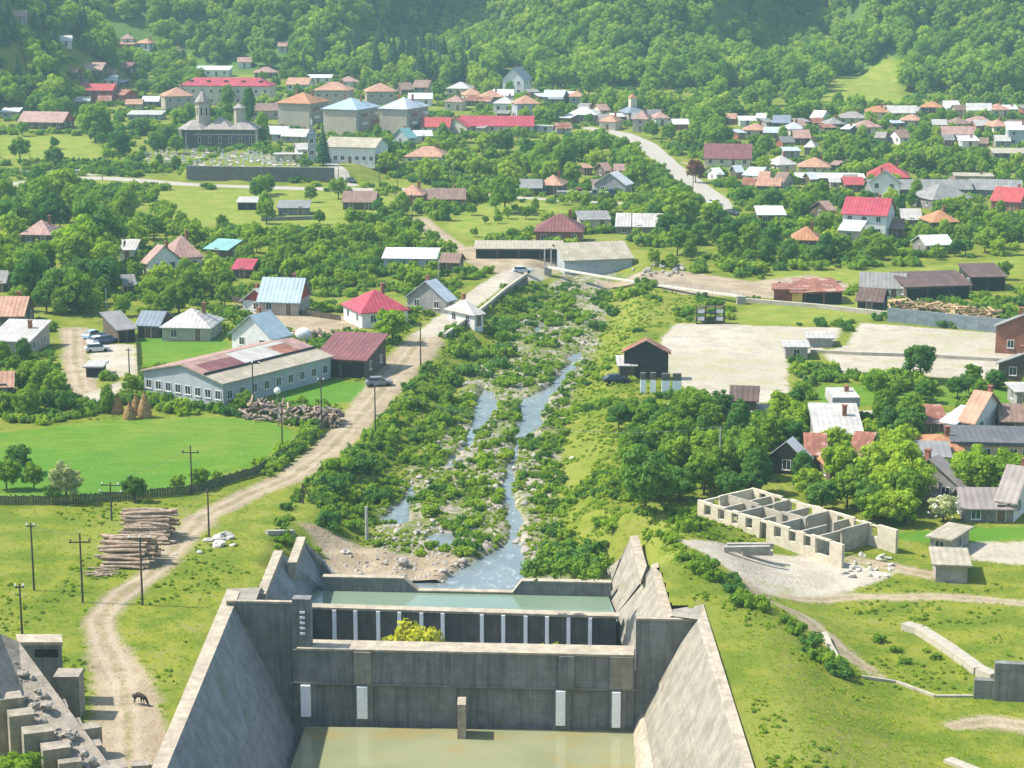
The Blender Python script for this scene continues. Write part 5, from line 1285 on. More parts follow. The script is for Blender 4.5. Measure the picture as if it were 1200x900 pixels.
one(8, 574, 4.0, 'mid', 'bushy tree cut by the photo edge beside the meadow', i=2)
one(62, 590, 2.6, 'dark', 'low dark bush tree touching the willow', i=2)
one(126, 484, 4.0, 'mid', 'slim tree left of the haystacks', wide=.8, i=4)
one(154, 462, 3.4, 'mid', 'tree at the gable corner of the long factory behind haystacks', i=0)
one(288, 484, 3.6, 'mid', 'round tree at the long factory corner', i=1)
one(1078, 446, 6.4, 'dark', 'dark tree with bare trunk at the edge of the pale yard', i=1)
one(1140, 452, 3.6, 'mid', 'small round tree standing on the pale yard', wide=1.1, i=0)
one(1166, 456, 3.4, 'dark', 'second small tree on the pale yard, nearer the brick house', wide=1.1, i=1)
one(815, 214, 7, 'purple', 'dark red leaved tree beside the diagonal road', i=0)
one(798, 272, 11, 'mid', 'big tree left of the diagonal road end', i=0, wide=1.1)
one(836, 268, 7, 'light', 'lighter tree tucked under the big roadside tree', i=1)
one(592, 250, 10.5, 'mid', 'lone broad tree behind the garden rows', wide=1.0, i=1)
one(756, 602, 8.5, 'dark', 'dark thick tree at the end of the embankment above the ruin', wide=1.1, i=0)
one(1105, 612, 3.6, 'silver', 'white flowering bush beside the long low grey barn', 'flowering_bush', wide=1.4, cat='bush')
one(846, 342, 0.1, 'bush', 'tiny shoot at the footbridge end', 'shrub', cat='shrub') if False else None
# --- groves
G = grove
G([(0, 240), (70, 236), (160, 262), (185, 300), (150, 372), (60, 372), (0, 352)], 34, (6, 10.5), ['mid', 'dark', 'mid', 'light'], 'leafy tree of the dense left grove round the faded pink hip roof', 'trees of the left grove', .5, river=False)
G([(150, 300), (180, 250), (250, 282), (300, 300), (310, 340), (250, 366), (160, 372)], 24, (3.5, 7), ['mid', 'light', 'mid'], 'garden tree around the large faded tiled house', 'garden trees around the tiled house', .55)
G([(240, 286), (380, 268), (470, 280), (500, 300), (440, 330), (400, 336), (310, 330), (250, 320)], 46, (2.6, 5.2), ['mid', 'light', 'light', 'mid'], 'low orchard tree on the slope behind the blue roofed houses', 'orchard trees behind the blue roofs', .55, name='orchard_tree')
G([(300, 226), (470, 236), (490, 262), (380, 268), (300, 262)], 14, (3.5, 6.5), ['dark', 'mid', 'mid'], 'tree beside the stone terrace below the main road', 'trees beside the terrace', .55)
G([(420, 200), (470, 186), (560, 172), (660, 160), (730, 176), (765, 226), (650, 224), (470, 218)], 38, (6, 9), ['mid', 'dark', 'mid', 'mid', 'light'], 'tree of the wood between red row and main road', 'trees of the wood in the village centre', .5, cover=.3)
G([(770, 240), (860, 262), (900, 290), (1000, 300), (1010, 318), (900, 318), (800, 300), (740, 290)], 26, (4.5, 8), ['dark', 'mid', 'dark'], 'tree of the thicket between footbridge and crimson roofed house', 'trees between footbridge and crimson house', .5)
G([(860, 170), (1000, 168), (1200, 182), (1200, 208), (1060, 202), (880, 188)], 44, (4.5, 7.5), ['mid', 'dark', 'mid'], 'village tree in the gardens above the large bright red roof', 'trees in the right village gardens', .55, stuff=True)
G([(840, 240), (1020, 238), (1200, 262), (1200, 290), (1130, 300), (1040, 290), (860, 262)], 30, (4, 7), ['mid', 'dark', 'mid', 'light'], 'tree in the hedgerows round the crimson roofed house', 'trees round the crimson roofed house', .55)
G([(1010, 282), (1200, 270), (1200, 300), (1100, 312), (1030, 306)], 7, (4, 6), ['mid', 'dark'], 'tree on the grassy slope above the timber yard', 'trees above the timber yard', .6)
G([(860, 140), (1200, 138), (1200, 168), (900, 168)], 60, (4, 7), ['mid', 'dark', 'mid'], 'tree between the houses of the upper right village', 'trees of the upper right village', .6, cover=.3, stuff=True)
G([(96, 60), (230, 60), (240, 110), (120, 120), (96, 100)], 44, (6, 9), ['mid', 'dark'], 'tree on the slope among the upper left roofs', 'trees among the upper left roofs', .55, stuff=True)
G([(300, 90), (600, 100), (600, 125), (300, 115)], 50, (5, 8), ['mid', 'dark', 'mid'], 'tree behind the flats at the foot of the forest', 'trees behind the flats', .6, cover=.3, stuff=True)
G([(590, 118), (860, 128), (880, 168), (780, 182), (740, 156), (600, 142)], 90, (5, 9), ['mid', 'mid', 'light', 'dark'], 'tree of the belt between the diagonal road and the forest', 'trees above the diagonal road', .55, cover=.3, stuff=True)
G([(380, 168), (500, 160), (620, 158), (620, 166), (480, 180)], 24, (3, 5.5), ['mid', 'dark'], 'small tree in front of the flats and red row', 'small trees in front of the flats', .6, cover=.25, stuff=True)
G([(0, 150), (200, 142), (210, 184), (120, 188), (0, 176)], 14, (4, 7), ['mid', 'dark'], 'tree on the field edge left of the church', 'trees left of the church', .8)
G([(724, 498), (790, 488), (930, 490), (950, 560), (900, 590), (800, 588), (742, 600)], 50, (3.5, 6.0), ['dark', 'mid', 'dark', 'mid'], 'orchard tree behind the roofless ruin', 'orchard trees behind the ruin', .5, name='orchard_tree')
G([(880, 560), (1060, 560), (1100, 610), (1060, 622), (960, 600)], 20, (4, 6.2), ['dark', 'mid', 'light'], 'tree between ruin and grey gabled house', 'trees between ruin and village', .5)
G([(900, 484), (1080, 492), (1110, 560), (1000, 540), (900, 540)], 14, (3.5, 6), ['mid', 'dark', 'light'], 'garden tree round the wide pale rectangular roof', 'trees round the wide pale roof', .6, cover=.3)
G([(1080, 570), (1200, 560), (1200, 596), (1100, 600)], 9, (4.5, 7), ['mid', 'light'], 'tree in front of the long peach house', 'trees before the peach house', .6, cover=.4)
G([(945, 452), (1060, 446), (1200, 462), (1200, 474), (1000, 474)], 12, (2.5, 4.5), ['dark', 'mid', 'bush'], 'small tree on the green strip below the pale yard', 'trees on the strip below the pale yard', .6)
G([(0, 420), (100, 430), (110, 480), (60, 492), (0, 498)], 12, (3, 5), ['mid', 'dark', 'mid'], 'garden tree between dirt lane and green meadow', 'garden trees beside the dirt lane', .6)
G([(500, 250), (640, 246), (640, 280), (520, 282)], 14, (2, 3.5), ['mid', 'light'], 'fruit tree in the garden rows by the junction', 'fruit trees by the junction', .7, name='orchard_tree')
G([(440, 318), (560, 322), (510, 350), (440, 332)], 7, (3, 5), ['mid', 'light'], 'tree between white low shed and crimson hip roof', 'trees by the white low shed', .6)
G([(880, 100), (1200, 110), (1200, 150), (860, 146)], 60, (4, 8), ['mid', 'dark', 'light'], 'x', 'x', .55, cover=.25, stuff=True)
G([(560, 120), (760, 128), (760, 150), (560, 150)], 30, (4, 6.5), ['mid', 'dark', 'light'], 'x', 'x', .6, cover=.25, stuff=True)
G([(190, 96), (330, 96), (330, 150), (190, 150)], 24, (5, 8), ['mid', 'dark'], 'x', 'x', .6, cover=.22, stuff=True)
G([(0, 96), (110, 110), (110, 140), (0, 140)], 22, (5, 8), ['mid', 'dark'], 'x', 'x', .6, cover=.22, stuff=True)
G([(840, 200), (1200, 205), (1200, 250), (860, 250)], 40, (3.5, 6), ['mid', 'dark', 'light'], 'x', 'x', .6, cover=.25, stuff=True)
for x, y, h, k_, lb in ((984, 566, 5.6, 'light', 'bright tree standing before the rust roofed sheds of the right village'), (1030, 575, 6.6, 'light', 'tall bright tree between broken orange hut and grey gabled house'), (1140, 588, 6.5, 'mid', 'broad tree before the long peach house'), (1175, 590, 6, 'mid', 'second broad tree before the long peach house, nearer the photo edge'),
        (940, 575, 5, 'dark', 'dark tree before the tiny steep white roofed shed'), (1004, 590, 5.4, 'mid', 'tree in front of the broken orange tiled hut'), (1060, 600, 5.6, 'mid', 'tree left of the white flowering bush'), (930, 528, 4.6, 'dark', 'dark tree above the tiny steep white roofed shed'), (1066, 520, 5.5, 'dark', 'dark dense tree right of the wide pale rectangular roof')):
    one(x, y, h, k_, lb)
G([(150, 225), (500, 228), (560, 300), (430, 345), (260, 345), (150, 340)], 80, (2.4, 4.6), ['mid', 'light', 'mid', 'dark'], 'x', 'x', .55, cover=.2, stuff=True)
G([(760, 300), (1200, 250), (1200, 330), (1000, 315), (760, 335)], 40, (2.4, 4.6), ['mid', 'dark', 'mid'], 'x', 'x', .6, cover=.15, stuff=True)
G([(120, 176), (218, 178), (218, 206), (120, 204)], 16, (2.5, 5), ['mid', 'dark'], 'x', 'x', .6, cover=.2, stuff=True)
G([(540, 232), (760, 240), (760, 285), (640, 262), (540, 250)], 26, (2.5, 5), ['mid', 'light'], 'x', 'x', .6, cover=.15, stuff=True)
G([(0, 330), (230, 330), (300, 366), (150, 372), (0, 368)], 26, (3, 5.5), ['mid', 'light', 'mid'], 'x', 'x', .55, cover=.2, stuff=True)
# --- shrubs along the river and on the banks
NUM = 'first second third fourth fifth sixth seventh eighth ninth tenth eleventh twelfth thirteenth fourteenth fifteenth sixteenth seventeenth eighteenth nineteenth twentieth'.split()
def shrubs(poly, n, hr, keys, label, group, counted='counted upward from the weir'):
    xs = [q[0] for q in poly]; ys = [q[1] for q in poly]; got = []; t = 0
    while len(got) < n and t < n * 40:
        t += 1; x, y = random.uniform(min(xs), max(xs)), random.uniform(min(ys), max(ys))
        if not pip(x, y, poly): continue
        p = at(x, y)
        if p.z < ZR + 0.05 or in_foot(p.x, p.y) or near_path(p, 0.8): continue
        if any((p.x - q[1].x) ** 2 + (p.y - q[1].y) ** 2 < 2.2 for q in got): continue
        got.append((y, p))
    got.sort(key=lambda q: -q[0])
    for i_, (y, p) in enumerate(got):
        tree(p, random.uniform(*hr), random.choice(keys), f'{label}, {NUM[i_]} {counted}', group, 'shrub', cat='shrub')
shrubs([(360, 590), (440, 480), (500, 440), (540, 440), (520, 500), (470, 560), (430, 620), (390, 640)], 20, (1.6, 3.0), ['bushd', 'bush', 'bush'], 'shrub on the steep left river bank', 'shrubs on the left river bank')
shrubs([(520, 430), (600, 350), (640, 340), (620, 400), (570, 450)], 18, (1.6, 3.2), ['bush', 'bushd', 'bush'], 'shrub on the left bank near the road wall', 'shrubs on the bank near the road wall')
shrubs([(560, 470), (600, 440), (640, 390), (650, 350), (690, 350), (680, 400), (640, 450), (600, 520)], 18, (1.2, 2.4), ['bush', 'bushl', 'bush'], 'shrub on the upstream river island', 'shrubs on the upstream river island')
shrubs([(520, 560), (560, 520), (598, 520), (585, 600), (560, 640), (500, 610)], 18, (0.9, 1.9), ['bush', 'bushl', 'bushl'], 'shrub on the middle gravel bar', 'shrubs on the middle gravel bar')
shrubs([(616, 620), (640, 520), (670, 470), (720, 430), (760, 470), (740, 560), (740, 640), (690, 680)], 18, (0.7, 1.8), ['bush', 'bushl', 'bushl'], 'shrub on the grassy right river bank', 'shrubs on the right river bank')
shrubs([(622, 676), (640, 652), (698, 652), (702, 676)], 14, (1.8, 3.0), ['bush', 'bushd', 'bush'], 'dense shrub at the corner of the far sill', 'shrubs by the far sill')
shrubs([(690, 350), (790, 300), (900, 310), (880, 345), (760, 350), (700, 400)], 20, (1.4, 2.8), ['bush', 'bushd', 'bush'], 'shrub near the long footbridge', 'shrubs near the footbridge', 'counted back from the pale yard')
shrubs([(790, 640), (860, 680), (900, 710), (960, 760), (1000, 800), (985, 800), (900, 730), (800, 660)], 20, (0.9, 1.8), ['bush', 'bushd', 'bush'], 'shrub in the ditch below the grass bank', 'shrubs in the ditch', 'counted up from its lower end')
shrubs([(980, 706), (1050, 730), (1130, 800), (1040, 780), (990, 740)], 6, (0.6, 1.1), ['bush', 'bushl'], 'weedy shrub in the sunken plot', 'shrubs in the sunken plot', 'counted from its lower end')
shrubs([(330, 540), (385, 500), (390, 520), (300, 566)], 10, (0.9, 1.8), ['bush', 'bushd'], 'shrub along the meadow fence', 'shrubs along the meadow fence', 'counted up the dirt road')
shrubs([(740, 640), (800, 600), (830, 630), (790, 640)], 8, (0.9, 1.7), ['bushl', 'bush'], 'shrub at the sunny embankment corner', 'shrubs at the embankment corner', 'counted from the basin wall')
cb = P(478, 752, 0); q = Vector((WA.x, WA.y, 0)) + wd * 11.6 + wn_ * 5.5
tree(Vector((q.x, q.y, floor_z + 1.6)), 5.8, 'bushy', 'yellow green bush growing up from behind the weir crest', None, 'shrub', cat='shrub', wide=.75)
q = Vector((WA.x, WA.y, 0)) + wd * 25.5 + wn_ * 5.0
tree(Vector((q.x, q.y, floor_z + 1.2)), 4.2, 'bushy', 'smaller green plant behind the weir crest', None, 'shrub', cat='shrub', wide=.5)
# --- white blossoms on the flowering bush
fb = [o for o in COL.objects if o.name.startswith('flowering_bush')][0]
V, F = leaf_cloud(77, clump_set(3, 8, 3.4, 'round'), 120, 0.24)
me = bpy.data.meshes.new('blossom'); me.from_pydata(V.tolist(), [], F.tolist()); me.materials.append(LM['blossom']); link('blossom', me, fb)
# ------------------------------------------------------------------ scattered masses (geometry nodes, stuff)
def scatter(name, pts, scl, rot, srcs, label=None):
    me = bpy.data.meshes.new(name); me.from_pydata([tuple(p) for p in pts], [], [])
    for an, arr in (('sc', scl), ('rz', rot)):
        a = me.attributes.new(an, 'FLOAT', 'POINT'); a.data.foreach_set('value', np.asarray(arr, np.float32))
    ix = me.attributes.new('pick', 'INT', 'POINT'); ix.data.foreach_set('value', rng.integers(0, len(srcs), len(pts)).astype(np.int32))
    o = link(name, me); tag(o, kind='stuff')
    if label: o['label'] = label
    ng = bpy.data.node_groups.new(name, 'GeometryNodeTree')
    ng.interface.new_socket('Geometry', in_out='INPUT', socket_type='NodeSocketGeometry'); ng.interface.new_socket('Geometry', in_out='OUTPUT', socket_type='NodeSocketGeometry')
    N = ng.nodes; Lk = ng.links
    gi = N.new('NodeGroupInput'); go = N.new('NodeGroupOutput'); ip = N.new('GeometryNodeInstanceOnPoints'); jn = N.new('GeometryNodeJoinGeometry')
    for so_ in reversed(srcs):
        oi = N.new('GeometryNodeObjectInfo'); oi.transform_space = 'ORIGINAL'; oi.inputs['Object'].default_value = so_; oi.inputs['As Instance'].default_value = True
        Lk.new(oi.outputs['Geometry'], jn.inputs[0])
    def na(nm, typ):
        n_ = N.new('GeometryNodeInputNamedAttribute'); n_.data_type = typ; n_.inputs['Name'].default_value = nm; return n_.outputs['Attribute']
    cx = N.new('ShaderNodeCombineXYZ'); Lk.new(na('rz', 'FLOAT'), cx.inputs[2])
    Lk.new(gi.outputs[0], ip.inputs['Points']); Lk.new(jn.outputs[0], ip.inputs['Instance']); ip.inputs['Pick Instance'].default_value = True
    Lk.new(na('pick', 'INT'), ip.inputs['Instance Index'])
    try: Lk.new(cx.outputs[0], ip.inputs['Rotation'])
    except Exception: pass
    Lk.new(na('sc', 'FLOAT'), ip.inputs['Scale']); Lk.new(ip.outputs[0], go.inputs[0])
    md = o.modifiers.new('scatter', 'NODES'); md.node_group = ng
    return o
# forest on the hills: needs a few crown objects as sources - take real trees at the forest edge
src = []
for i, (x, y, key, k) in enumerate(((690, 112, 'mid', 0), (760, 116, 'mid', 1), (840, 118, 'light', 1), (560, 104, 'light', 2), (900, 124, 'mid', 3), (620, 100, 'mid', 4))):
    o = tree(at(x, y), 10, key, ['foremost round tree of the forest edge above the diagonal road', 'second round tree along the forest edge above the diagonal road', 'pale green tree of the forest edge above the two white sheds',
        'bright tree at the forest edge above the pale hip roofed house', 'round green tree at the forest edge left of the right village', 'slim tree at the forest edge behind the tall white gable'][i], None, i=min(k, len(PROTO[key]) - 1))
    src.append(o.children[0])
sp_o = one(96, 40, 13, 'spruce', 'spruce at the top of the dark spur slope', 'spruce_tree'); src_s = [sp_o.children[0]]
def hill_points(n, cond, seed):
    r = np.random.default_rng(seed); out = []
    u = r.uniform(-0.42, 0.42, n); Yv = r.uniform(760, 1200, n); X = u * Yv
    m_ = cond(X, Yv); X, Yv = X[m_], Yv[m_]
    return X, Yv
def thin(X, Y, dmin):
    keep = []; grid = {}
    for i in range(len(X)):
        k = (int(X[i] // dmin), int(Y[i] // dmin)); ok = True
        for a in (-1, 0, 1):
            for b in (-1, 0, 1):
                for j in grid.get((k[0] + a, k[1] + b), ()):
                    if (X[i] - X[j]) ** 2 + (Y[i] - Y[j]) ** 2 < dmin * dmin: ok = False
        if ok: grid.setdefault(k, []).append(i); keep.append(i)
    return np.array(keep, int)
clear = POLYS['light'][5]
def cond_f(X, Y):
    q = hill_foot(X, Y) - Y
    px = 600 + FPX * X / Y
    vill = (px < 245) & (px > 60) & (Y < 1000) & (vnoise(X, Y, 22, 21) > -0.12)
    ff = np.minimum(hill_foot(X, Y) - 12, np.interp(px, [-400, 240, 330, 560, 640, 900, 960, 1100, 1700], [930, 930, 915, 885, 880, 862, 850, 858, 860])) + 26 * vnoise(X, Y, 30, 22)
    ok = (Y > ff) & ~vill & (sdpoly(X, Y, clear) > 3)
    xs = -168 + 10 * vnoise(X, Y, 40, 6)
    return ok | ((X < xs - 4) & (Y > 764) & (Y < 960))
X, Yv = hill_points(26000, cond_f, 5); k = thin(X, Yv, 5.0); X, Yv = X[k], Yv[k]
keepp = np.array([not in_foot(a, b) for a, b in zip(X, Yv)]); X, Yv = X[keepp], Yv[keepp]
Zq = T(X, Yv); zc_ = Yv * CP - (Zq - CH) * SP; pxx = 600 + FPX * X / zc_; pyy = 450 - FPX * (Yv * SP + (Zq - CH) * CP) / zc_
keepp = np.ones(len(X), bool)
for (a_, b_, c_, d_) in RECTS:
    if d_ < 175: keepp &= ~((pxx > a_ - 5) & (pxx < c_ + 5) & (pyy > b_ + 3) & (pyy < d_ + 20))
X, Yv = X[keepp], Yv[keepp]
spur = (X < -160) & (Yv < 900) & (X / Yv < -0.205); con = spur | (vnoise(X, Yv, 90, 31) > 0.24)  # dark conifers put on the spur to stand for its shade
Zt = T(X, Yv)
P3 = np.stack([X, Yv, Zt], 1)
hr_ = (0.85 + 0.75 * rng.random(len(X))) * (1.0 + 0.5 * vnoise(X, Yv, 50, 33))
dec = ~con
scatter('forest', P3[dec], hr_[dec] * 1.12, rng.uniform(0, 6.28, dec.sum()), src, 'broadleaf forest covering the hillsides behind the village')
scatter('conifer_forest', P3[~dec], hr_[~dec] * 0.95, rng.uniform(0, 6.28, (~dec).sum()), src_s + [src[2], src[4]], 'dark conifer stands on the hillsides, on the spur in place of its shade')
# understory on the hill foot and rough ground between gardens
bsrc = []
for o in COL.objects:
    if o.name.startswith('shrub') and o.data.name not in [q_.data.name for q_ in bsrc]: bsrc.append(o)
bsrc = bsrc[:10]
def rough(n, seed):
    r = np.random.default_rng(seed)
    Yv = 175 * (900 / 175.0) ** r.random(n); X = r.uniform(-0.29, 0.29, n) * Yv
    d = np.min([zone_sd(k, X, Yv) for k in ('dirt', 'pale', 'road', 'meadow', 'light')], axis=0)
    z = T(X, Yv)
    nz = vnoise(X, Yv, 16, 41) + 0.6 * vnoise(X, Yv, 5, 42)
    dc = sdpoly(X, Yv, CORR); db = sdpoly(X, Yv, BAS2)
    return X, Yv, z, d, nz, dc, db
X, Yv, z, d, nz, dc, db = rough(44000, 9)
px = 600 + FPX * X / Yv
near = Yv < 262
ok = (d > 1.2) & (db > 2.5) & (z > ZR + .1)
okv = ok & ((dc > 14) | (X < 0)) & (Yv > 262) & (nz > -0.14) & (dc > 6)
# open meadows that stay clear in the photograph
okv &= ~((Yv > 470) & (Yv < 520) & (px < 260))
kk = okv & (rng.random(len(X)) < 0.6)
keepp = np.array([not in_foot(a, b) for a, b in zip(X[kk], Yv[kk])])
pts = np.stack([X, Yv, z], 1)[kk][keepp]
sc_ = rng.uniform(0.45, 1.25, len(pts)) * np.where(pts[:, 1] > 420, 1.25, 0.85)
scatter('garden_trees', np.array([q_[:3] for q_ in STUFFT]), np.array([q_[3] / 8 for q_ in STUFFT]), rng.uniform(0, 6.28, len(STUFFT)), src, 'leafy trees crowding the far village gardens')
scatter('undergrowth', pts, sc_, rng.uniform(0, 6.28, len(pts)), bsrc, 'tangled bushes and weeds between gardens and lanes')
kk = (dc < 9) & (d > 0.6) & (db > 2) & (z > ZR + .15) & (Yv < 470) & (nz > -0.12)
pts = np.stack([X, Yv, z], 1)[kk]
if True:
    r = np.random.default_rng(12); n = 13000
    Yb = 205 * (430 / 205.0) ** r.random(n); Xb = r.uniform(-0.12, 0.10, n) * Yb
    zb = T(Xb, Yb); dcb = sdpoly(Xb, Yb, CORR); db2 = sdpoly(Xb, Yb, BAS2); nb = vnoise(Xb, Yb, 9, 51) + .5 * vnoise(Xb, Yb, 3, 52)
    db3 = np.min([zone_sd(k, Xb, Yb) for k in ('dirt', 'pale', 'road', 'meadow')], axis=0)
    kb = (dcb < 11) & ((dcb > -2.5) | (nb > np.where(Yb < 262, 0.16, 0.0))) & (zb > ZR + .2) & (db2 > 1.5) & (db3 > .5) & (nb > -0.22) & ((Xb < np.interp(Yb, [205, 230, 262, 300, 340, 400], [7.5, 7, 7, 8, 10, 12])) | (nb > 0.22))
    pts = np.stack([Xb, Yb, zb], 1)[kb]
scatter('river_weeds', pts, 0.1 + 0.55 * rng.random(len(pts)) ** 1.6, rng.uniform(0, 6.28, len(pts)), [o for o in bsrc if 'light' in o.data.materials[0].name] + bsrc, 'weeds and reeds covering the river bed and its banks')
r = np.random.default_rng(77); n = 16000
Yh = 205 * (420 / 205.0) ** r.random(n); Xh = r.uniform(-0.1, 0.13, n) * Yh; zh = T(Xh, Yh); dch = sdpoly(Xh, Yh, CORR); dbh = sdpoly(Xh, Yh, BAS2)
dzh = np.min([zone_sd(k, Xh, Yh) for k in ('dirt', 'pale', 'road', 'meadow')], axis=0)
kh = (dch < 18) & (dch > -14) & (zh > ZR + .15) & (dbh > 1.5) & (dzh > .8) & (vnoise(Xh, Yh, 4, 81) > -.18)
pth = np.stack([Xh, Yh, zh], 1)[kh]
scatter('bank_herbs', pth, r.uniform(.07, .26, len(pth)), r.uniform(0, 6.28, len(pth)), [o for o in bsrc if 'light' in o.data.materials[0].name] or bsrc, 'pale herbs and tall grass on the river banks')
r = np.random.default_rng(78); n = 15000
Yh = 150 * (300 / 150.0) ** r.random(n); Xh = r.uniform(-0.28, 0.28, n) * Yh; zh = T(Xh, Yh); dbh = sdpoly(Xh, Yh, BAS2); dch = sdpoly(Xh, Yh, CORR)
dzh = np.min([zone_sd(k, Xh, Yh) for k in ('dirt', 'pale', 'road', 'meadow')], axis=0)
kh = (dch > 10) & (dbh > 1.2) & (dzh > .4) & (vnoise(Xh, Yh, 9, 91) + .6 * vnoise(Xh, Yh, 3, 92) > .12)
pth = np.stack([Xh, Yh, zh], 1)[kh]
scatter('meadow_weeds', pth, r.uniform(.05, .19, len(pth)), r.uniform(0, 6.28, len(pth)), [o for o in bsrc if 'light' in o.data.materials[0].name] + bsrc[:1], 'low weeds dotting the rough grass near the dam')
# grass tufts on the near ground
def tuft_mesh():
    r = np.random.default_rng(3); m = MB()
    for i in range(22):
        a = r.uniform(0, 6.28); d_ = r.uniform(0, .28); h_ = r.uniform(.12, .34); l = r.uniform(.05, .2); w_ = .035
        x, y = math.cos(a) * d_, math.sin(a) * d_; b = a + r.uniform(-.6, .6)
        m.add([(x - math.sin(b) * w_, y + math.cos(b) * w_, -0.05), (x + math.sin(b) * w_, y - math.cos(b) * w_, -0.05), (x + math.cos(b) * l, y + math.sin(b) * l, h_)], [(0, 1, 2)])
    return m.mesh('grass_tuft', LM['light'])
gt = link('grass_tuft', tuft_mesh()); gt.location = at(930, 820); tag(gt, 'small tuft of dry grass on the sunny grass bank', 'grass tuft')
r = np.random.default_rng(14); n = 16000
Yb = 150 * (330 / 150.0) ** r.random(n); Xb = r.uniform(-0.28, 0.28, n) * Yb
zb = T(Xb, Yb); db2 = sdpoly(Xb, Yb, BAS2); d3 = np.min([zone_sd(k, Xb, Yb) for k in ('dirt', 'pale', 'meadow')], axis=0); nb = vnoise(Xb, Yb, 6, 61)
kb = (db2 > 0.8) & (d3 > -0.2) & (sdpoly(Xb, Yb, CORR) > 3) & (nb > -0.35)
pts = np.stack([Xb, Yb, zb], 1)[kb]
scatter('grass', pts, rng.uniform(.35, .85, len(pts)), rng.uniform(0, 6.28, len(pts)), [gt], 'rough grass on the near banks')
print('TREES', NTREE[0], 'FOREST', len(P3))
# ================================================================== PROPS
WOODP = plain('old_pole_wood', (0.085, 0.070, 0.055), 0.95, 0.3, 4.0, 0.02); CONCP = plain('pole_concrete', (0.40, 0.38, 0.34), 0.9, 0.2, 3.0)
INSU = plain('porcelain', (0.655, 0.655, 0.638), 0.3, 0.05); STEEL = plain('galvanised_steel', (0.252, 0.260, 0.269), 0.5, 0.2, 2.0, 0.01, 0.4)
WIRE = plain('wire_metal', (0.16, 0.16, 0.16), 0.5, 0.1)
LOGW = plain('log_bark', (0.353, 0.260, 0.185), 0.95, 0.45, 2.5, 0.05); LOGE = plain('log_end', (0.437, 0.319, 0.185), 0.9, 0.25, 4.0)
PLANK = plain('sawn_boards', (0.462, 0.311, 0.176), 0.9, 0.35, 1.5); STONE = plain('river_stone', (0.336, 0.302, 0.252), 0.95, 0.3, 1.2, 0.05); WSTONE = plain('white_stone', (0.46, 0.43, 0.37), 0.95, 0.15, 1.2, 0.05)
HAY = plain('hay', (0.302, 0.185, 0.071), 1.0, 0.35, 5.0, 0.12)
def pole(x, yt, yb, kind, label, mat=None):
    p = at(x, yb); h = zat(p.x, p.y, yt) - p.z
    o = empty('utility_pole', p, random.uniform(-.15, .15), label, 'utility pole', 'utility poles')
    m = MB(); m.tube((0, 0, -0.8), (0, 0, h), 0.125, 0.085, 7); m.obj('pole', mat or WOODP, o)
    arms = {'plain': [], 'cross': [(h - 0.9, 1.1)], 'four': [(h - 0.35, 1.15), (h - 1.25, 1.5)], 'three': [(h - 0.25, 1.15)], 'bracket': [(h - .3, .45)]}[kind]
    for z, L_ in arms:
        m = MB(); m.box(-L_, L_, -0.16, -0.05, z - 0.06, z + 0.06); ca = m.obj('crossarm', WOODP if mat is None else STEEL, o)
        for u in ((-0.85, 0.85) if kind in ('four', 'cross', 'bracket') else (-0.9, 0, 0.9)):
            m = MB(); m.tube((u * L_, -0.1, z + 0.06), (u * L_, -0.1, z + 0.16), 0.04, 0.06, 6); m.tube((u * L_, -0.1, z + 0.16), (u * L_, -0.1, z + 0.34), 0.13, 0.07, 6); m.obj('insulator', INSU if kind != 'cross' else WOODP, ca)
    return Vector((p.x, p.y, p.z + h))
PT = {}
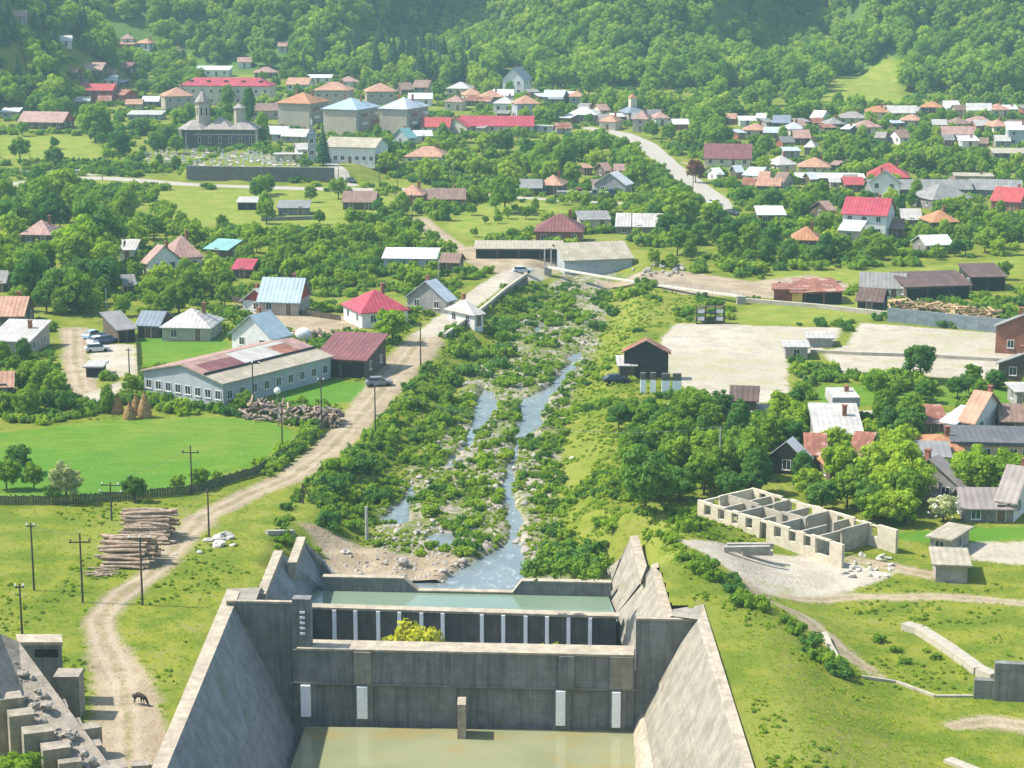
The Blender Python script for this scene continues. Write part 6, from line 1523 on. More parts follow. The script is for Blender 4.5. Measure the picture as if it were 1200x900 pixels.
for k, a in {
 'a': (131, 565, 610, 'four', 'wooden pole with four white insulators behind the big log pile'),
 'b': (167, 628, 709, 'three', 'wooden pole with three white insulators on the dirt road bend before the log pile'),
 'c': (245, 573, 629, 'plain', 'bare wooden pole at the dirt road beside the white stones'),
 'd': (225, 522, 580, 'cross', 'cross armed wooden pole at the meadow fence'),
 'e': (40, 613, 692, 'bracket', 'tall dark pole standing alone in the rough grass'),
 'f': (97, 625, 706, 'cross', 'cross armed pole between the lone tall pole and the log pile'),
 'g': (26, 684, 744, 'bracket', 'short dark pole just behind the concrete hut'),
 'h': (440, 452, 516, 'plain', 'bare pole between dirt road and river bank'),
 'i': (377, 443, 500, 'bracket', 'pole rising from the end of the firewood heap'),
 'j': (331, 478, 530, 'plain', 'grey pole in the meadow corner below the firewood heap'),
 'l': (843, 500, 560, 'plain', 'pale concrete pole among the orchard trees behind the ruin'),
 'n': (152, 408, 446, 'bracket', 'pole on the front edge of the concrete yard'),
 'o': (297, 424, 478, 'three', 'pole with white insulators in front of the long factory'),
 'p': (168, 248, 276, 'plain', 'thin pole at the field corner right of the tallest tree'),
 'q': (125, 338, 362, 'plain', 'thin grey pole in the orchard above the dark garage'),
 'r': (483, 224, 262, 'plain', 'pole at the top of the dirt road by the coral roof'),
 's': (493, 378, 430, 'plain', 'slim pole at the road bend near the sawmill shed'),
 't': (445, 188, 220, 'plain', 'pole on the main road in front of the white hall, the left one'),
 'u': (466, 190, 222, 'plain', 'pole on the main road in front of the white hall, the right one'),
 'v': (531, 184, 216, 'plain', 'pole in the wood right of the house with coral hip roof'),
 'w': (397, 196, 222, 'plain', 'pole at the mouth of the church lane'),
 'x': (310, 192, 216, 'plain', 'pole before the middle of the cemetery wall'),
 'y': (36, 180, 206, 'plain', 'leftmost of the two poles by the left field'),
 'z': (61, 182, 207, 'plain', 'second of the two poles by the left field'),
 'A': (120, 190, 212, 'plain', 'pole on the main road below the big round tree'),
 'B': (812, 200, 228, 'plain', 'dark pole beside the diagonal road near the red leaved tree'),
 'C': (746, 196, 224, 'plain', 'pole at the wood edge beside the grey gabled house'),
 'D': (705, 172, 196, 'plain', 'small pole at the upper end of the diagonal road'),
 'E': (514, 296, 330, 'plain', 'pole between the white low shed and the brown shed'),
 'F': (740, 244, 276, 'plain', 'tall pole beside the ruined pale roofed barn'),
}.items():
    PT[k] = pole(*a, mat=CONCP if k in 'lpqvEC' else None)
def wire(p, q, sag, label, r=0.02, n=14):
    m = MB(); pts = [p + (q - p) * (i / n) - Vector((0, 0, sag * 4 * (i / n) * (1 - i / n))) for i in range(n + 1)]
    for a, b in zip(pts[:-1], pts[1:]): m.tube(a, b, r, r, 4)
    tag(m.obj('overhead_wire', WIRE), label, 'wire')
wire(PT['l'], PT['h'], 3.0, 'long overhead wire crossing the river from the pale pole in the orchard', 0.03, 24)
wire(PT['b'], PT['c'], 0.5, 'overhead wire along the dirt road past the log pile')
wire(PT['e'], PT['f'], 0.5, 'overhead wire between the lone tall pole and its cross armed neighbour')
wire(PT['a'], PT['d'], 0.5, 'overhead wire along the meadow fence')
wire(PT['h'], PT['s'], 0.7, 'overhead wire along the dirt road towards the sawmill shed')
# high voltage line over the forest, its pylons stand outside the picture
def pylon(x, y, label):
    z = gz(x, y); o = empty('pylon', (x, y, z), 0, label, 'pylon'); h = 46 - z * 0.0
    m = MB()
    for sx in (-1, 1):
        for sy in (-1, 1): m.tube((sx * 3, sy * 3, -1), (sx * .5, sy * .5, h), .2, .12, 4)
    for k in range(7):
        z0, z1 = h * k / 7, h * (k + 1) / 7; r0, r1 = 3 - 2.5 * k / 7, 3 - 2.5 * (k + 1) / 7
        for s in (-1, 1):
            m.tube((-r0, s * r0, z0), (r1, s * r1, z1), .08, .08, 4); m.tube((s * r0, -r0, z0), (s * r1, r1, z1), .08, .08, 4)
    m.obj('lattice_mast', STEEL, o)
    m = MB()
    for zz in (0.8, 0.9, 0.99): m.tube((-5, 0, h * zz), (5, 0, h * zz), .2, .2, 4)
    m.obj('crossarm', STEEL, o); return Vector((x, y, z + h))
pR = pylon(330, 760, 'steel lattice pylon beyond the right edge of the village'); pL = pylon(-60, 1120, 'steel lattice pylon high on the forested hill')
for i, (dy, dz) in enumerate(((0, 0), (0, -4.4), (0, -9))):
    wire(pR + Vector((-3, 0, dz)), pL + Vector((-3, 0, dz)), 9, ['topmost', 'middle', 'lowest'][i] + ' of three power lines spanning the forest at the upper right', 0.07, 30)
# ------------------------------------------------------------------ fence of the meadow
def fence(pts, h, label, name, mat, picket=0.34, seg=2.6):
    w = [at(x, y) for x, y in pts]; o = empty(name, w[0], 0, label, 'fence'); base = w[0]
    for a, b in zip(w[:-1], w[1:]):
        L_ = (b - a).xy.length; n = max(1, round(L_ / seg)); rz = math.atan2(b.y - a.y, b.x - a.x)
        for i in range(n):
            p = a + (b - a) * (i / n); q = a + (b - a) * ((i + 1) / n); p.z = gz(p.x, p.y); q.z = gz(q.x, q.y); sl = (q - p).xy.length
            m = MB(); m.box(-0.07, 0.07, -0.07, 0.07, -0.4, h + 0.15); po = m.obj('post', mat, o); po.location = p - base; po.rotation_euler = (0, 0, rz)
            m = MB(); k = int(sl / picket)
            for j in range(k):
                x = 0.1 + (j + .5) * (sl - 0.2) / k; dz = (q.z - p.z) * x / sl; hh_ = h * random.uniform(.9, 1.05)
                m.box(x - picket * .42, x + picket * .42, -0.02, 0.02, dz + 0.03, dz + hh_)
            for zz in (0.3, 0.78): m.hexa([(0.07, .02, h * zz), (sl - .07, .02, h * zz + q.z - p.z), (sl - .07, .07, h * zz + q.z - p.z), (.07, .07, h * zz)], [(0.07, .02, h * zz + .09), (sl - .07, .02, h * zz + .09 + q.z - p.z), (sl - .07, .07, h * zz + .09 + q.z - p.z), (.07, .07, h * zz + .09)])
            pa = m.obj('fence_panel', mat, o); pa.location = p - base; pa.rotation_euler = (0, 0, rz)
FENW = plain('mossy_fence_boards', (0.10, 0.12, 0.06), 0.95, 0.35, 3)
fence([(-10, 592), (60, 592), (130, 588), (222, 580), (300, 557), (348, 528), (384, 500)], 1.25, 'dark weathered board fence between green meadow and dirt road', 'meadow_fence', FENW)
fence([(160, 402), (162, 440)], 1.1, 'short board fence at the side of the concrete yard', 'yard_fence', FENW)
fence([(266, 352), (330, 366), (400, 376)], 1.1, 'low wooden fence behind the light blue roofed house yard', 'garden_fence', Wl['wood'])
# ------------------------------------------------------------------ walls
def wall_thing(pts, h, th, label, name, mat, segm=3.0, cap=None, below=1.0, zs=None):
    w = [at(x, y) for x, y in pts]; o = empty(name, w[0], 0, label, 'wall'); o['kind'] = 'thing'; base = w[0].copy()
    for i, (a, b) in enumerate(zip(w[:-1], w[1:])):
        L_ = (b - a).xy.length; n = max(1, round(L_ / segm)); rz = math.atan2(b.y - a.y, b.x - a.x)
        for j in range(n):
            p = a + (b - a) * (j / n); l = L_ / n
            m = MB(); dz = (b.z - a.z) / n
            lo_ = [(0.015, -th/2, -below), (l - .015, -th/2, dz - below), (l - .015, th/2, dz - below), (.015, th/2, -below)]
            m.hexa(lo_, [(x, y, z + below + h) for x, y, z in lo_]); q = m.obj('wall_panel', mat, o); q.location = p - base; q.rotation_euler = (0, 0, rz)
            if cap:
                lo_ = [(0, -th/2 - .08, h), (l, -th/2 - .08, dz + h), (l, th/2 + .08, dz + h), (0, th/2 + .08, h)]
                m = MB(); m.hexa(lo_, [(x, y, z + .12) for x, y, z in lo_]); q = m.obj('coping', cap, o); q.location = p - base; q.rotation_euler = (0, 0, rz)
    return o
CW = Wl['concrete']; PALEW = plain('pale_concrete', (0.37, 0.335, 0.26), 0.95, 0.18, 1.0)
DKW = plain('dark_stone', (0.135, 0.12, 0.105), 0.95, 0.3, 1.5, 0.05)
wall_thing([(219, 211.5), (300, 213), (392, 214)], 4.3, 0.5, 'long dark retaining wall of the cemetery along the main road', 'retaining_wall', DKW, 4.2, Wl['grey'])
wall_thing([(-10, 204), (30, 203), (62, 204)], 0.9, 0.35, 'low pale parapet wall on the upper branch of the main road', 'parapet_wall', PALEW)
wall_thing([(874, 354), (960, 361), (1060, 372), (1186, 388)], 0.75, 0.9, 'low pale concrete wall continuing the footbridge line along the yard', 'low_wall', PALEW, 6)
wall_thing([(950, 413), (1010, 416), (1080, 418), (1186, 424)], 0.55, 0.8, 'low pale kerb wall crossing the paved yard', 'kerb_wall', PALEW, 6)
wall_thing([(1040, 377), (1110, 384), (1186, 392)], 2.6, 0.4, 'blue grey board wall holding the orange lumber heap', 'lumber_wall', Wl['slate'] if 'slate' in Wl else plain('slate_boards', (0.17, 0.20, 0.21), 0.9, 0.3, 1.5), 5)
wall_thing([(316, 274), (395, 276)], 0.9, 0.5, 'lower stone terrace wall below the main road field', 'terrace_wall', Wl['stone'], 5)
wall_thing([(306, 259), (372, 257)], 0.9, 0.5, 'upper stone terrace wall beside the low grey shed', 'terrace_wall', Wl['stone'], 5)
wall_thing([(1060, 737), (1078, 742), (1112, 764), (1148, 790), (1166, 797)], 0.7, 1.3, 'pale crumbling path wall along the sunken plot', 'path_wall', PALEW, 2.2)
wall_thing([(1010, 794), (1050, 800), (1096, 817), (1140, 817)], 0.22, 0.3, 'thin pale kerb round the lower end of the sunken plot', 'kerb_wall', PALEW, 3)
wall_thing([(966, 746), (972, 760), (981, 776)], 0.5, 0.55, 'short pale concrete beam lying at the ditch', 'concrete_beam', PALEW, 6)
wall_thing([(740, 482), (800, 478), (838, 484)], 0.7, 0.4, 'ruinous low wall at the yard edge below the dark hut', 'low_wall', CW, 3)
wall_thing([(1110, 892), (1128, 899), (1150, 908)], 0.3, 1.0, 'pale concrete slab at the bottom of the grass bank', 'concrete_slab', PALEW, 6)
wall_thing([(312, 626), (344, 625)], 0.45, 0.6, 'short white kerb on the grass behind the notched wing wall', 'kerb_wall', PALEW, 2)
wall_thing([(1040, 600), (1200, 610)], 0.01, 0.1, 'x', 'x', CW) if False else None
# stepped end wall at the lower right
sw = empty('end_wall', at(1142, 820), 0, 'stepped grey concrete end wall at the right photo edge', 'wall')
b0 = sw.location.copy()
for x0, x1, yt, yb in ((1141, 1163.5, 797, 819), (1164, 1240, 777, 822)):
    p, q = P(x0, yb, b0.z), P(x1, yb + (x1 - x0) * .06, b0.z); ht = zat(p.x, p.y, yt) - b0.z
    d = (q - p).normalized(); n_ = Vector((-d.y, d.x, 0)) * 0.8
    m = MB(); m.hexa([v - b0 - Vector((0, 0, 1)) for v in (p, q, q + n_, p + n_)], [v - b0 + Vector((0, 0, ht)) for v in (p, q, q + n_, p + n_)]); m.obj('wall_block', CONC_D, sw)
# road wall along the river below the road to the junction
rw = empty('road_wall', at(520, 384), 0, 'dark masonry river wall carrying the pale road to the junction', 'wall'); b0 = rw.location.copy()
rp = [at(508, 396), at(528, 382), at(553, 364), at(581, 342), at(606, 327)]
for a, b in zip(rp[:-1], rp[1:]):
    d = (b - a); d.z = 0; d.normalize(); n_ = Vector((d.y, -d.x, 0))
    a, b = a + n_ * 2.2, b + n_ * 2.2; za, zb2 = a.z + 0.1, b.z + 0.1; za = zb2 = 0.5
    L_ = (b - a).length; k = max(1, round(L_ / 5))
    for i in range(k):
        p, q = a + (b - a) * (i / k), a + (b - a) * ((i + 1) / k) - d * 0.02
        m = MB(); m.hexa([Vector((v.x, v.y, -3.4)) - b0 for v in (p + n_ * .5, q + n_ * .5, q - n_ * .1, p - n_ * .1)][::1], [Vector((v.x, v.y, 0.35)) - b0 for v in (p, q, q - n_ * .45, p - n_ * .45)]); m.obj('wall_panel', DKW, rw)
        m = MB(); m.hexa([Vector((v.x, v.y, 0.35)) - b0 for v in (p + n_ * .06, q + n_ * .06, q - n_ * .5, p - n_ * .5)], [Vector((v.x, v.y, 0.95)) - b0 for v in (p + n_ * .06, q + n_ * .06, q - n_ * .5, p - n_ * .5)]); m.obj('parapet', PALEW, rw)
# ------------------------------------------------------------------ footbridge
fa, fb_ = at(642, 322), at(868, 356); fa.z += 1.5; fb_.z += 1.3
d = (fb_ - fa).normalized(); n_ = Vector((-d.y, d.x, 0)).normalized()
FBR = empty('footbridge', fa, 0, 'long narrow pale footbridge spanning the river bed', 'footbridge')
m = MB(); N_ = 16
for i in range(N_):
    p, q = (fb_ - fa) * (i / N_), (fb_ - fa) * ((i + 1) / N_); sg = lambda u: Vector((0, 0, -0.3 * 4 * u * (1 - u)))
    p, q = p + sg(i / N_), q + sg((i + 1) / N_); u = Vector((0, 0, .28))
    m.hexa([p - n_ * .6, q - n_ * .6, q + n_ * .6, p + n_ * .6], [p - n_ * .6 + u, q - n_ * .6 + u, q + n_ * .6 + u, p + n_ * .6 + u])
m.obj('deck', plain('deck_planks', (0.50, 0.46, 0.38), .9, .12, 1.2), FBR)
for s in (-1, 1):
    m = MB()
    for i in range(N_ + 1):
        u = i / N_; p = (fb_ - fa) * u + Vector((0, 0, -1.2 * u * (1 - u) + .28)) + n_ * s * .55; m.tube(p, p + Vector((0, 0, 1)), .03, .03, 4)
        if i < N_:
            u2 = (i + 1) / N_; q = (fb_ - fa) * u2 + Vector((0, 0, -1.2 * u2 * (1 - u2) + .28)) + n_ * s * .55
            for hz_ in (.5, 1.0): m.tube(p + Vector((0, 0, hz_)), q + Vector((0, 0, hz_)), .025, .025, 4)
    m.obj('railing', STEEL, FBR)
for q0 in (Vector((0, 0, 0)), fb_ - fa):
    m = MB(); m.box(-.8, .8, -.9, .9, -3, .25); a_ = m.obj('abutment', CW, FBR); a_.location = q0
m = MB()
for s in (-1, 1): m.tube(n_ * s * .9 + Vector((0, 0, -1)), n_ * s * .9 + Vector((0, 0, 4.2)), .14, .14, 6)
m.tube(n_ * -.9 + Vector((0, 0, 4.1)), n_ * .9 + Vector((0, 0, 4.1)), .12, .12, 6); m.obj('portal_frame', CONCP, FBR)
# ------------------------------------------------------------------ logs
def log_mesh(L_, r, seed):
    q = random.Random(seed); m = MB(); n = 7; k = 4; rings = []
    bx, bz = q.uniform(-.05, .05), q.uniform(-.05, .05)
    for i in range(k + 1):
        u = i / k; rr = r * (1 - .25 * u) * q.uniform(.93, 1.07)
        rings.append([(u * L_ - L_/2, rr * math.cos(6.283 * j / n) + bx * math.sin(3.14 * u) * 3, rr * math.sin(6.283 * j / n) + bz * math.sin(3.14 * u) * 3) for j in range(n)])
    m.add([v for rg in rings for v in rg], [(i * n + j, i * n + (j + 1) % n, (i + 1) * n + (j + 1) % n, (i + 1) * n + j) for i in range(k) for j in range(n)], 0)
    m.add(rings[0], [tuple(range(n))], 1); m.add(rings[-1], [tuple(range(n))[::-1]], 1)
    return m.mesh('log', [LOGW, LOGE])
LOGS = [log_mesh(random.uniform(4.2, 5.6), random.uniform(.14, .23), i) for i in range(8)]
def put(name, data, loc, rot, label, cat, group, sc=1.0):
    o = link(name, data); o.location = loc; o.rotation_euler = rot; o.scale = (sc,) * 3 if not isinstance(sc, tuple) else sc
    return tag(o, label, cat, group)
def logpile(c, u, depth, layers, label, group, n_row, bare=True):
    v = Vector((-u.y, u.x, 0)); rz = math.atan2(u.y, u.x)
    for l in range(layers):
        nn = n_row - int(l * 1.4)
        for i in range(nn):
            t = (i + .5) / nn
            if l < layers - 2 and 2 < i < nn - 3: continue
            y = (t - .5) * (depth - l * 0.75)
            p = c + v * y + u * random.uniform(-.7, .7); p.z = gz(p.x, p.y) + .22 + l * .36 + random.uniform(-.05, .07)
            put('log', random.choice(LOGS), p, (random.uniform(0, 6), random.uniform(-.05, .05), rz + random.choice((0, math.pi)) + random.gauss(0, .07)), label, 'log', group)
ca_ = (at(110, 668) + at(180, 668)) * .5; cb_ = (at(136, 640) + at(198, 640)) * .5
logpile(Vector((ca_.x, ca_.y + 3.6, 0)), Vector((1, -.03, 0)).normalized(), 7.0, 8, 'debarked log in the nearer stack of the big log pile by the dirt road', 'logs in the nearer stack', 18)
logpile(Vector((cb_.x, cb_.y + 4.2, 0)), Vector((1, .05, 0)).normalized(), 7.6, 9, 'debarked log in the farther taller stack of the big log pile', 'logs in the farther stack', 19)
for i in range(9):
    p = at(random.uniform(100, 128), random.uniform(664, 676)); put('log', LOGS[i % 8], p + Vector((0, 0, .2)), (0, 0, random.uniform(-.6, .6)), 'loose log dropped at the foot of the nearer stack', 'log', 'loose logs by the stack', .5)
slab_m = MB(); slab_m.box(-1.5, 1.5, -.14, .14, -.05, .05, 0); SLB = slab_m.mesh('board', [PLANK]); BILL = [log_mesh(2.4, .2, 50 + i) for i in range(4)]
DK = [log_mesh(1.8, .24, 70 + i) for i in range(4)]
for me_ in DK: me_.materials[0] = plain('dark_log', (0.16, 0.13, 0.11), .95, .4, 2)
def heap(pts, n, h, width, meshes, label, cat, group, name, sc=(.8, 1.2)):
    w = [at(x, y) for x, y in pts]
    for i in range(n):
        u = random.random() * (len(w) - 1); k = int(u); a, b = w[k], w[min(k + 1, len(w) - 1)]; p = a + (b - a) * (u - k); d_ = (b - a).normalized()
        t = random.uniform(-1, 1); p = p + Vector((-d_.y, d_.x, 0)) * t * width; p.z = gz(p.x, p.y) + .15 + max(0, (1 - abs(t)) * h * random.uniform(.75, 1.05))
        put(name, random.choice(meshes), p, (random.uniform(0, 6), random.gauss(0, .25), random.uniform(0, 6.28)), label, cat, group, random.uniform(*sc))
heap([(292, 486), (330, 492), (368, 496), (396, 496)], 190, 2.2, 2.4, BILL + DK, 'split log in the long firewood heap beside the factory', 'firewood log', 'firewood in the long heap', 'firewood')
heap([(1046, 366), (1100, 371), (1174, 378)], 130, 2.4, 2.0, [SLB], 'sawn orange board in the lumber heap behind the board wall', 'board', 'boards of the lumber heap', 'board', (.8, 1.5))
heap([(312, 392), (360, 398), (400, 396)], 70, 1.2, 2.6, BILL + DK, 'log of the scattered wood yard between steel blue roof and sawmill', 'log', 'scattered yard logs', 'log')
heap([(905, 340), (980, 338)], 60, 1.5, 2.0, BILL, 'log in the stack behind the rusty containers', 'log', 'logs behind the containers', 'log')
# ------------------------------------------------------------------ stones
def stone_mesh(seed, flat=.7):
    bm = bmesh.new(); bmesh.ops.create_icosphere(bm, subdivisions=2, radius=1); q = random.Random(seed); off = [Vector((q.uniform(-1, 1), q.uniform(-1, 1), q.uniform(-1, 1))).normalized() for _ in range(7)]
    for v in bm.verts:
        c_ = v.co.copy(); k = 1 - sum(max(0, c_.dot(o_) - .62) * .9 for o_ in off); v.co = Vector((c_.x * k * 1.15, c_.y * k, c_.z * k * flat))
    me = bpy.data.meshes.new('stone'); bm.to_mesh(me); bm.free(); return me
ST = [stone_mesh(i) for i in range(4)]
for me_ in ST: me_.materials.append(STONE)
STW = [stone_mesh(10 + i, .6) for i in range(3)]
for me_ in STW: me_.materials.append(WSTONE)
for i, (x, y, r, lb) in enumerate(((262, 632, 1.2, 'flat white block leaning on the stone group by the dirt road'), (256, 640, .9, 'largest white stone at the foot of the bare pole'), (273, 640, .45, 'small white stone right of the white stone group'), (244, 634, .6, 'pale stone left of the white stone group'),
        (235, 648, .45, 'lone small white stone on the grass below the group'), (640, 640, .5, 'pale stone on the right river bank'), (405, 648, .6, 'white stone on the brown river shore'), (670, 537, .4, 'white stone on the grassy river bank'), (892, 622, .5, 'white stone in the grass before the ruin'), (205, 650, .3, 'pebble sized white stone on the dirt road'))):
    put('boulder', STW[i % 3], at(x, y) + Vector((0, 0, r * .25)), (0, 0, i), lb, 'stone', None, r)
put('boulder', ST[0], at(471, 662) + Vector((0, 0, .3)), (0, 0, 1), 'dark boulder alone on the brown river shore', 'boulder', None, 1.0)
k = 0; t_ = 0
while k < 48 and t_ < 3000:
    t_ += 1; x, y = random.uniform(440, 690), random.uniform(370, 690)
    p = at(x, y)
    if float(sdpoly(np.array([p.x]), np.array([p.y]), CORR)[0]) > -0.5 or p.y < P(600, 686, ZR).y: continue
    k += 1; put('boulder', random.choice(ST), p + Vector((0, 0, .1)), (random.uniform(-.2, .2), random.uniform(-.2, .2), random.uniform(0, 6.28)), 'grey boulder lying in the stony river bed', 'boulder', 'boulders in the river bed', random.uniform(.3, .75))
peb = [o for o in COL.objects if o.name.startswith('boulder')][-3:]
r = np.random.default_rng(33); n = 8000; Yb = 206 * (430 / 206.0) ** r.random(n); Xb = r.uniform(-.1, .07, n) * Yb; zb = T(Xb, Yb)
kb = (sdpoly(Xb, Yb, CORR) < 0.5) & (zb > ZR - .25) & (vnoise(Xb, Yb, 7, 71) > -.05) & (Yb > P(600, 684, ZR).y); pts = np.stack([Xb, Yb, zb], 1)[kb]
scatter('gravel', pts, r.uniform(.1, .36, len(pts)), r.uniform(0, 6, len(pts)), peb, 'cobbles and gravel of the river bed')
# rubble heap by the footbridge
for i in range(30):
    p = at(random.uniform(735, 800), random.uniform(312, 324)); put('rubble_block', random.choice(ST), p + Vector((0, 0, random.uniform(.1, .6))), (random.random(), random.random(), random.random() * 6), 'broken block of the rubble heap near the footbridge', 'rubble', 'rubble near the footbridge', random.uniform(.3, .8))
for i in range(34):
    p = at(random.uniform(800, 930), random.uniform(486, 500)); put('rubble_block', random.choice(STW), p + Vector((0, 0, .2)), (random.random(), random.random(), random.random() * 6), 'broken pale block on the waste ground below the yard road', 'rubble', 'rubble below the yard road', random.uniform(.3, .9))
for i in range(30):
    p = at(random.uniform(985, 1045), random.uniform(652, 678)); put('rubble_block', random.choice(STW), p + Vector((0, 0, .1)), (random.random(), random.random(), random.random() * 6), 'broken pale block at the collapsed end of the ruin', 'rubble', 'rubble at the ruin end', random.uniform(.2, .55))
# concrete beams before the ruin
for i, (x0, x1, y) in enumerate(((848, 900, 646), (852, 903, 642), (870, 904, 650))):
    a, b = at(x0, y), at(x1, y - 2); L_ = 5.2 if i < 2 else 3.4; m = MB(); m.box(0, L_, -.3, .3, 0, .55); o = m.obj('concrete_beam', CW); o.location = a; L_ = 5; o.rotation_euler = (0, 0, .06 - .05 * i)
    tag(o, ['middle grey beam of the three before the ruin', 'rearmost long grey beam of the three before the ruin', 'short nearest beam of the three before the ruin'][i], 'beam')
# ------------------------------------------------------------------ haystacks
def hay(x, y, h, r, label):
    m = MB(); n = 14; prof = [(0, 1.0), (.18, 1.06), (.4, .93), (.62, .7), (.82, .42), (.95, .2), (1.0, .05)]; q = random.Random(x)
    vs_ = [(r * k * q.uniform(.9, 1.1) * math.cos(6.283 * j / n), r * k * q.uniform(.9, 1.1) * math.sin(6.283 * j / n), h * z - (.2 if z == 0 else 0)) for z, k in prof for j in range(n)]
    m.add(vs_, [(i * n + j, i * n + (j + 1) % n, (i + 1) * n + (j + 1) % n, (i + 1) * n + j) for i in range(len(prof) - 1) for j in range(n)] + [tuple((len(prof) - 1) * n + j for j in range(n))])
    o = empty('haystack', at(x, y), 0, label, 'haystack', 'haystacks'); m.obj('hay', HAY, o, True)
    V, F = leaf_cloud(int(x), [((0, 0, h * z), (r * k, r * k, .4)) for z, k in prof[:-1]], 380, .16); me = bpy.data.meshes.new('loose_straw'); me.from_pydata(V.tolist(), [], F.tolist()); me.materials.append(HAY); link('loose_straw', me, o)
    m = MB(); m.tube((0, 0, h * .8), (0.05, 0, h + .7), .06, .04, 5); m.obj('stake', WOODP, o)
hay(138, 484, 2.7, .85, 'separate brown haystack left of the other three'); hay(152, 491, 2.3, .9, 'lowest haystack of the group of three'); hay(160, 486, 3.0, .8, 'slim middle haystack of the group of three'); hay(170, 489, 3.7, 1.0, 'tallest haystack nearest the factory')
# ------------------------------------------------------------------ cars
TYRE = plain('tyre_rubber', (0.02, 0.02, 0.02), .9, .2)
_pt = {}
def paint(nm, c): return plain('paint_' + nm, c, .3, .06, 1, .0, .0, .5)
def car(x, y, rz, pn, colr, label, van=False, truck=False):
    o = empty('truck' if truck else 'parked_car', at(x, y), math.radians(rz), label, 'truck' if truck else 'car'); pm = paint(pn, colr)
    L_ = 2.1 if not truck else 3.6; W2 = .85 if not truck else 1.15; m = MB()
    if truck:
        m.box(-L_, L_, -W2 * .8, W2 * .8, .6, .85); m.obj('chassis', STEEL, o)
        m = MB(); m.hexa([(1.7, -W2, .85), (L_, -W2, .85), (L_, W2, .85), (1.7, W2, .85)], [(1.7, -W2, 2.7), (L_ - .45, -W2, 2.7), (L_ - .45, W2, 2.7), (1.7, W2, 2.7)]); m.obj('cab', pm, o)
        m = MB(); m.box(-L_, 1.5, -W2, W2, .86, 1.9); m.obj('load_bed', Wl['grey'], o)
        m = MB(); m.box(1.95, 2.9, -W2 - .015, W2 + .015, 1.75, 2.4); m.obj('window', GLASS, o); ws = (-2.6, 2.6); wr = .48
    else:
        sec = [(-L_, .35), (L_, .35), (L_, .75), (L_ - .9, .92), (-L_ + .2, .95), (-L_, .8)]
        m.add([(a, -W2, b) for a, b in sec] + [(a, W2, b) for a, b in sec], [tuple(range(6)), tuple(range(6, 12))[::-1]] + [(i, i + 6, (i + 1) % 6 + 6, (i + 1) % 6) for i in range(6)]); m.obj('body', pm, o)
        m = MB(); m.hexa([(-1.7, -.78, .93), (1.1, -.78, .92), (1.1, .78, .92), (-1.7, .78, .93)], [(-1.25, -.62, 1.42), (.35, -.62, 1.42), (.35, .62, 1.42), (-1.25, .62, 1.42)]); m.obj('window', GLASS, o)
        m = MB(); m.box(-1.3, .4, -.64, .64, 1.42, 1.47); m.obj('roof', pm, o); ws = (-1.3, 1.3); wr = .31
        for s in (-1, 1):
            m = MB(); m.box(L_ - .02, L_ + .03, s * .6 - .15, s * .6 + .15, .58, .72); m.obj('headlight', INSU, o)
    for wx in ws:
        for s in (-1, 1):
            m = MB(); m.tube((wx, s * W2 - .12 * s, wr), (wx, s * W2 + .05 * s, wr), wr, wr, 10); m.obj('wheel', TYRE, o)
car(109, 396, 60, 'skyblue', (.35, .52, .66), 'pale blue car farthest up the concrete yard'); car(116, 403, 50, 'white', (.75, .75, .75), 'white car in the middle of the concrete yard cars')
car(126, 402, 40, 'darkblue', (.06, .08, .16), 'dark blue car beside the garage'); car(114, 412, 20, 'silver', (.5, .51, .52), 'silver car nearest the small concrete box')
car(411, 212, -55, 'black', (.03, .03, .035), 'dark car turning from the church lane'); car(92, 205, 15, 'white', (.75, .75, .75), 'white car on the main road at the left trees')
car(668, 232, 0, 'maroon', (.25, .03, .04), 'maroon cabbed truck, leftmost in the dark truck row', truck=True); car(686, 233, 0, 'grey', (.18, .19, .2), 'grey truck in the middle of the dark truck row', truck=True); car(706, 233, 0, 'navy', (.05, .06, .12), 'dark blue truck, rightmost in the truck row', truck=True)
car(838, 240, -50, 'white', (.75, .75, .75), 'white car at the lower end of the diagonal road'); car(858, 252, -50, 'black', (.03, .03, .035), 'black car at the lower end of the diagonal road'); car(444, 452, 12, 'grey', (.18, .19, .2), 'grey car parked under the sawmill shed'); car(722, 449, 10, 'black', (.03, .03, .035), 'black car beside the lean-to of the dark hut')
car(612, 320, 8, 'silver', (.5, .51, .52), 'silver car on the dirt junction by the footbridge')
# ------------------------------------------------------------------ small things
tk = empty('water_tank', at(356, 416), 0, 'round white water tank at the end of the factory roof', 'tank')
bm = bmesh.new(); bmesh.ops.create_uvsphere(bm, u_segments=16, v_segments=10, radius=1.15); me = bpy.data.meshes.new('tank'); bm.to_mesh(me); bm.free(); me.materials.append(Wl['white']); q = link('tank', me, tk); q.location = (0, 0, 3.6); q.scale = (1.2, 1, .95)
m = MB()
for a in range(4): m.tube((math.cos(a * 1.57 + .78), math.sin(a * 1.57 + .78), -.3), (.7 * math.cos(a * 1.57 + .78), .7 * math.sin(a * 1.57 + .78), 3.0), .08, .08, 5)
m.obj('stand', STEEL, tk)
dsh = empty('street_lamp', at(326, 500), 0, 'lamp post with round white globe behind the firewood heap', 'street lamp'); hh_ = zat(dsh.location.x, dsh.location.y, 458) - dsh.location.z
m = MB(); m.tube((0, 0, -.3), (0, 0, hh_), .09, .06, 6); m.obj('post', STEEL, dsh)
bm = bmesh.new(); bmesh.ops.create_uvsphere(bm, u_segments=14, v_segments=8, radius=.5); me = bpy.data.meshes.new('globe'); bm.to_mesh(me); bm.free(); me.materials.append(INSU); q = link('globe', me, dsh); q.location = (0, 0, hh_)
af = empty('braced_post', at(355, 590), 0, 'dark wooden post with a slanting brace on the river bank', 'post')
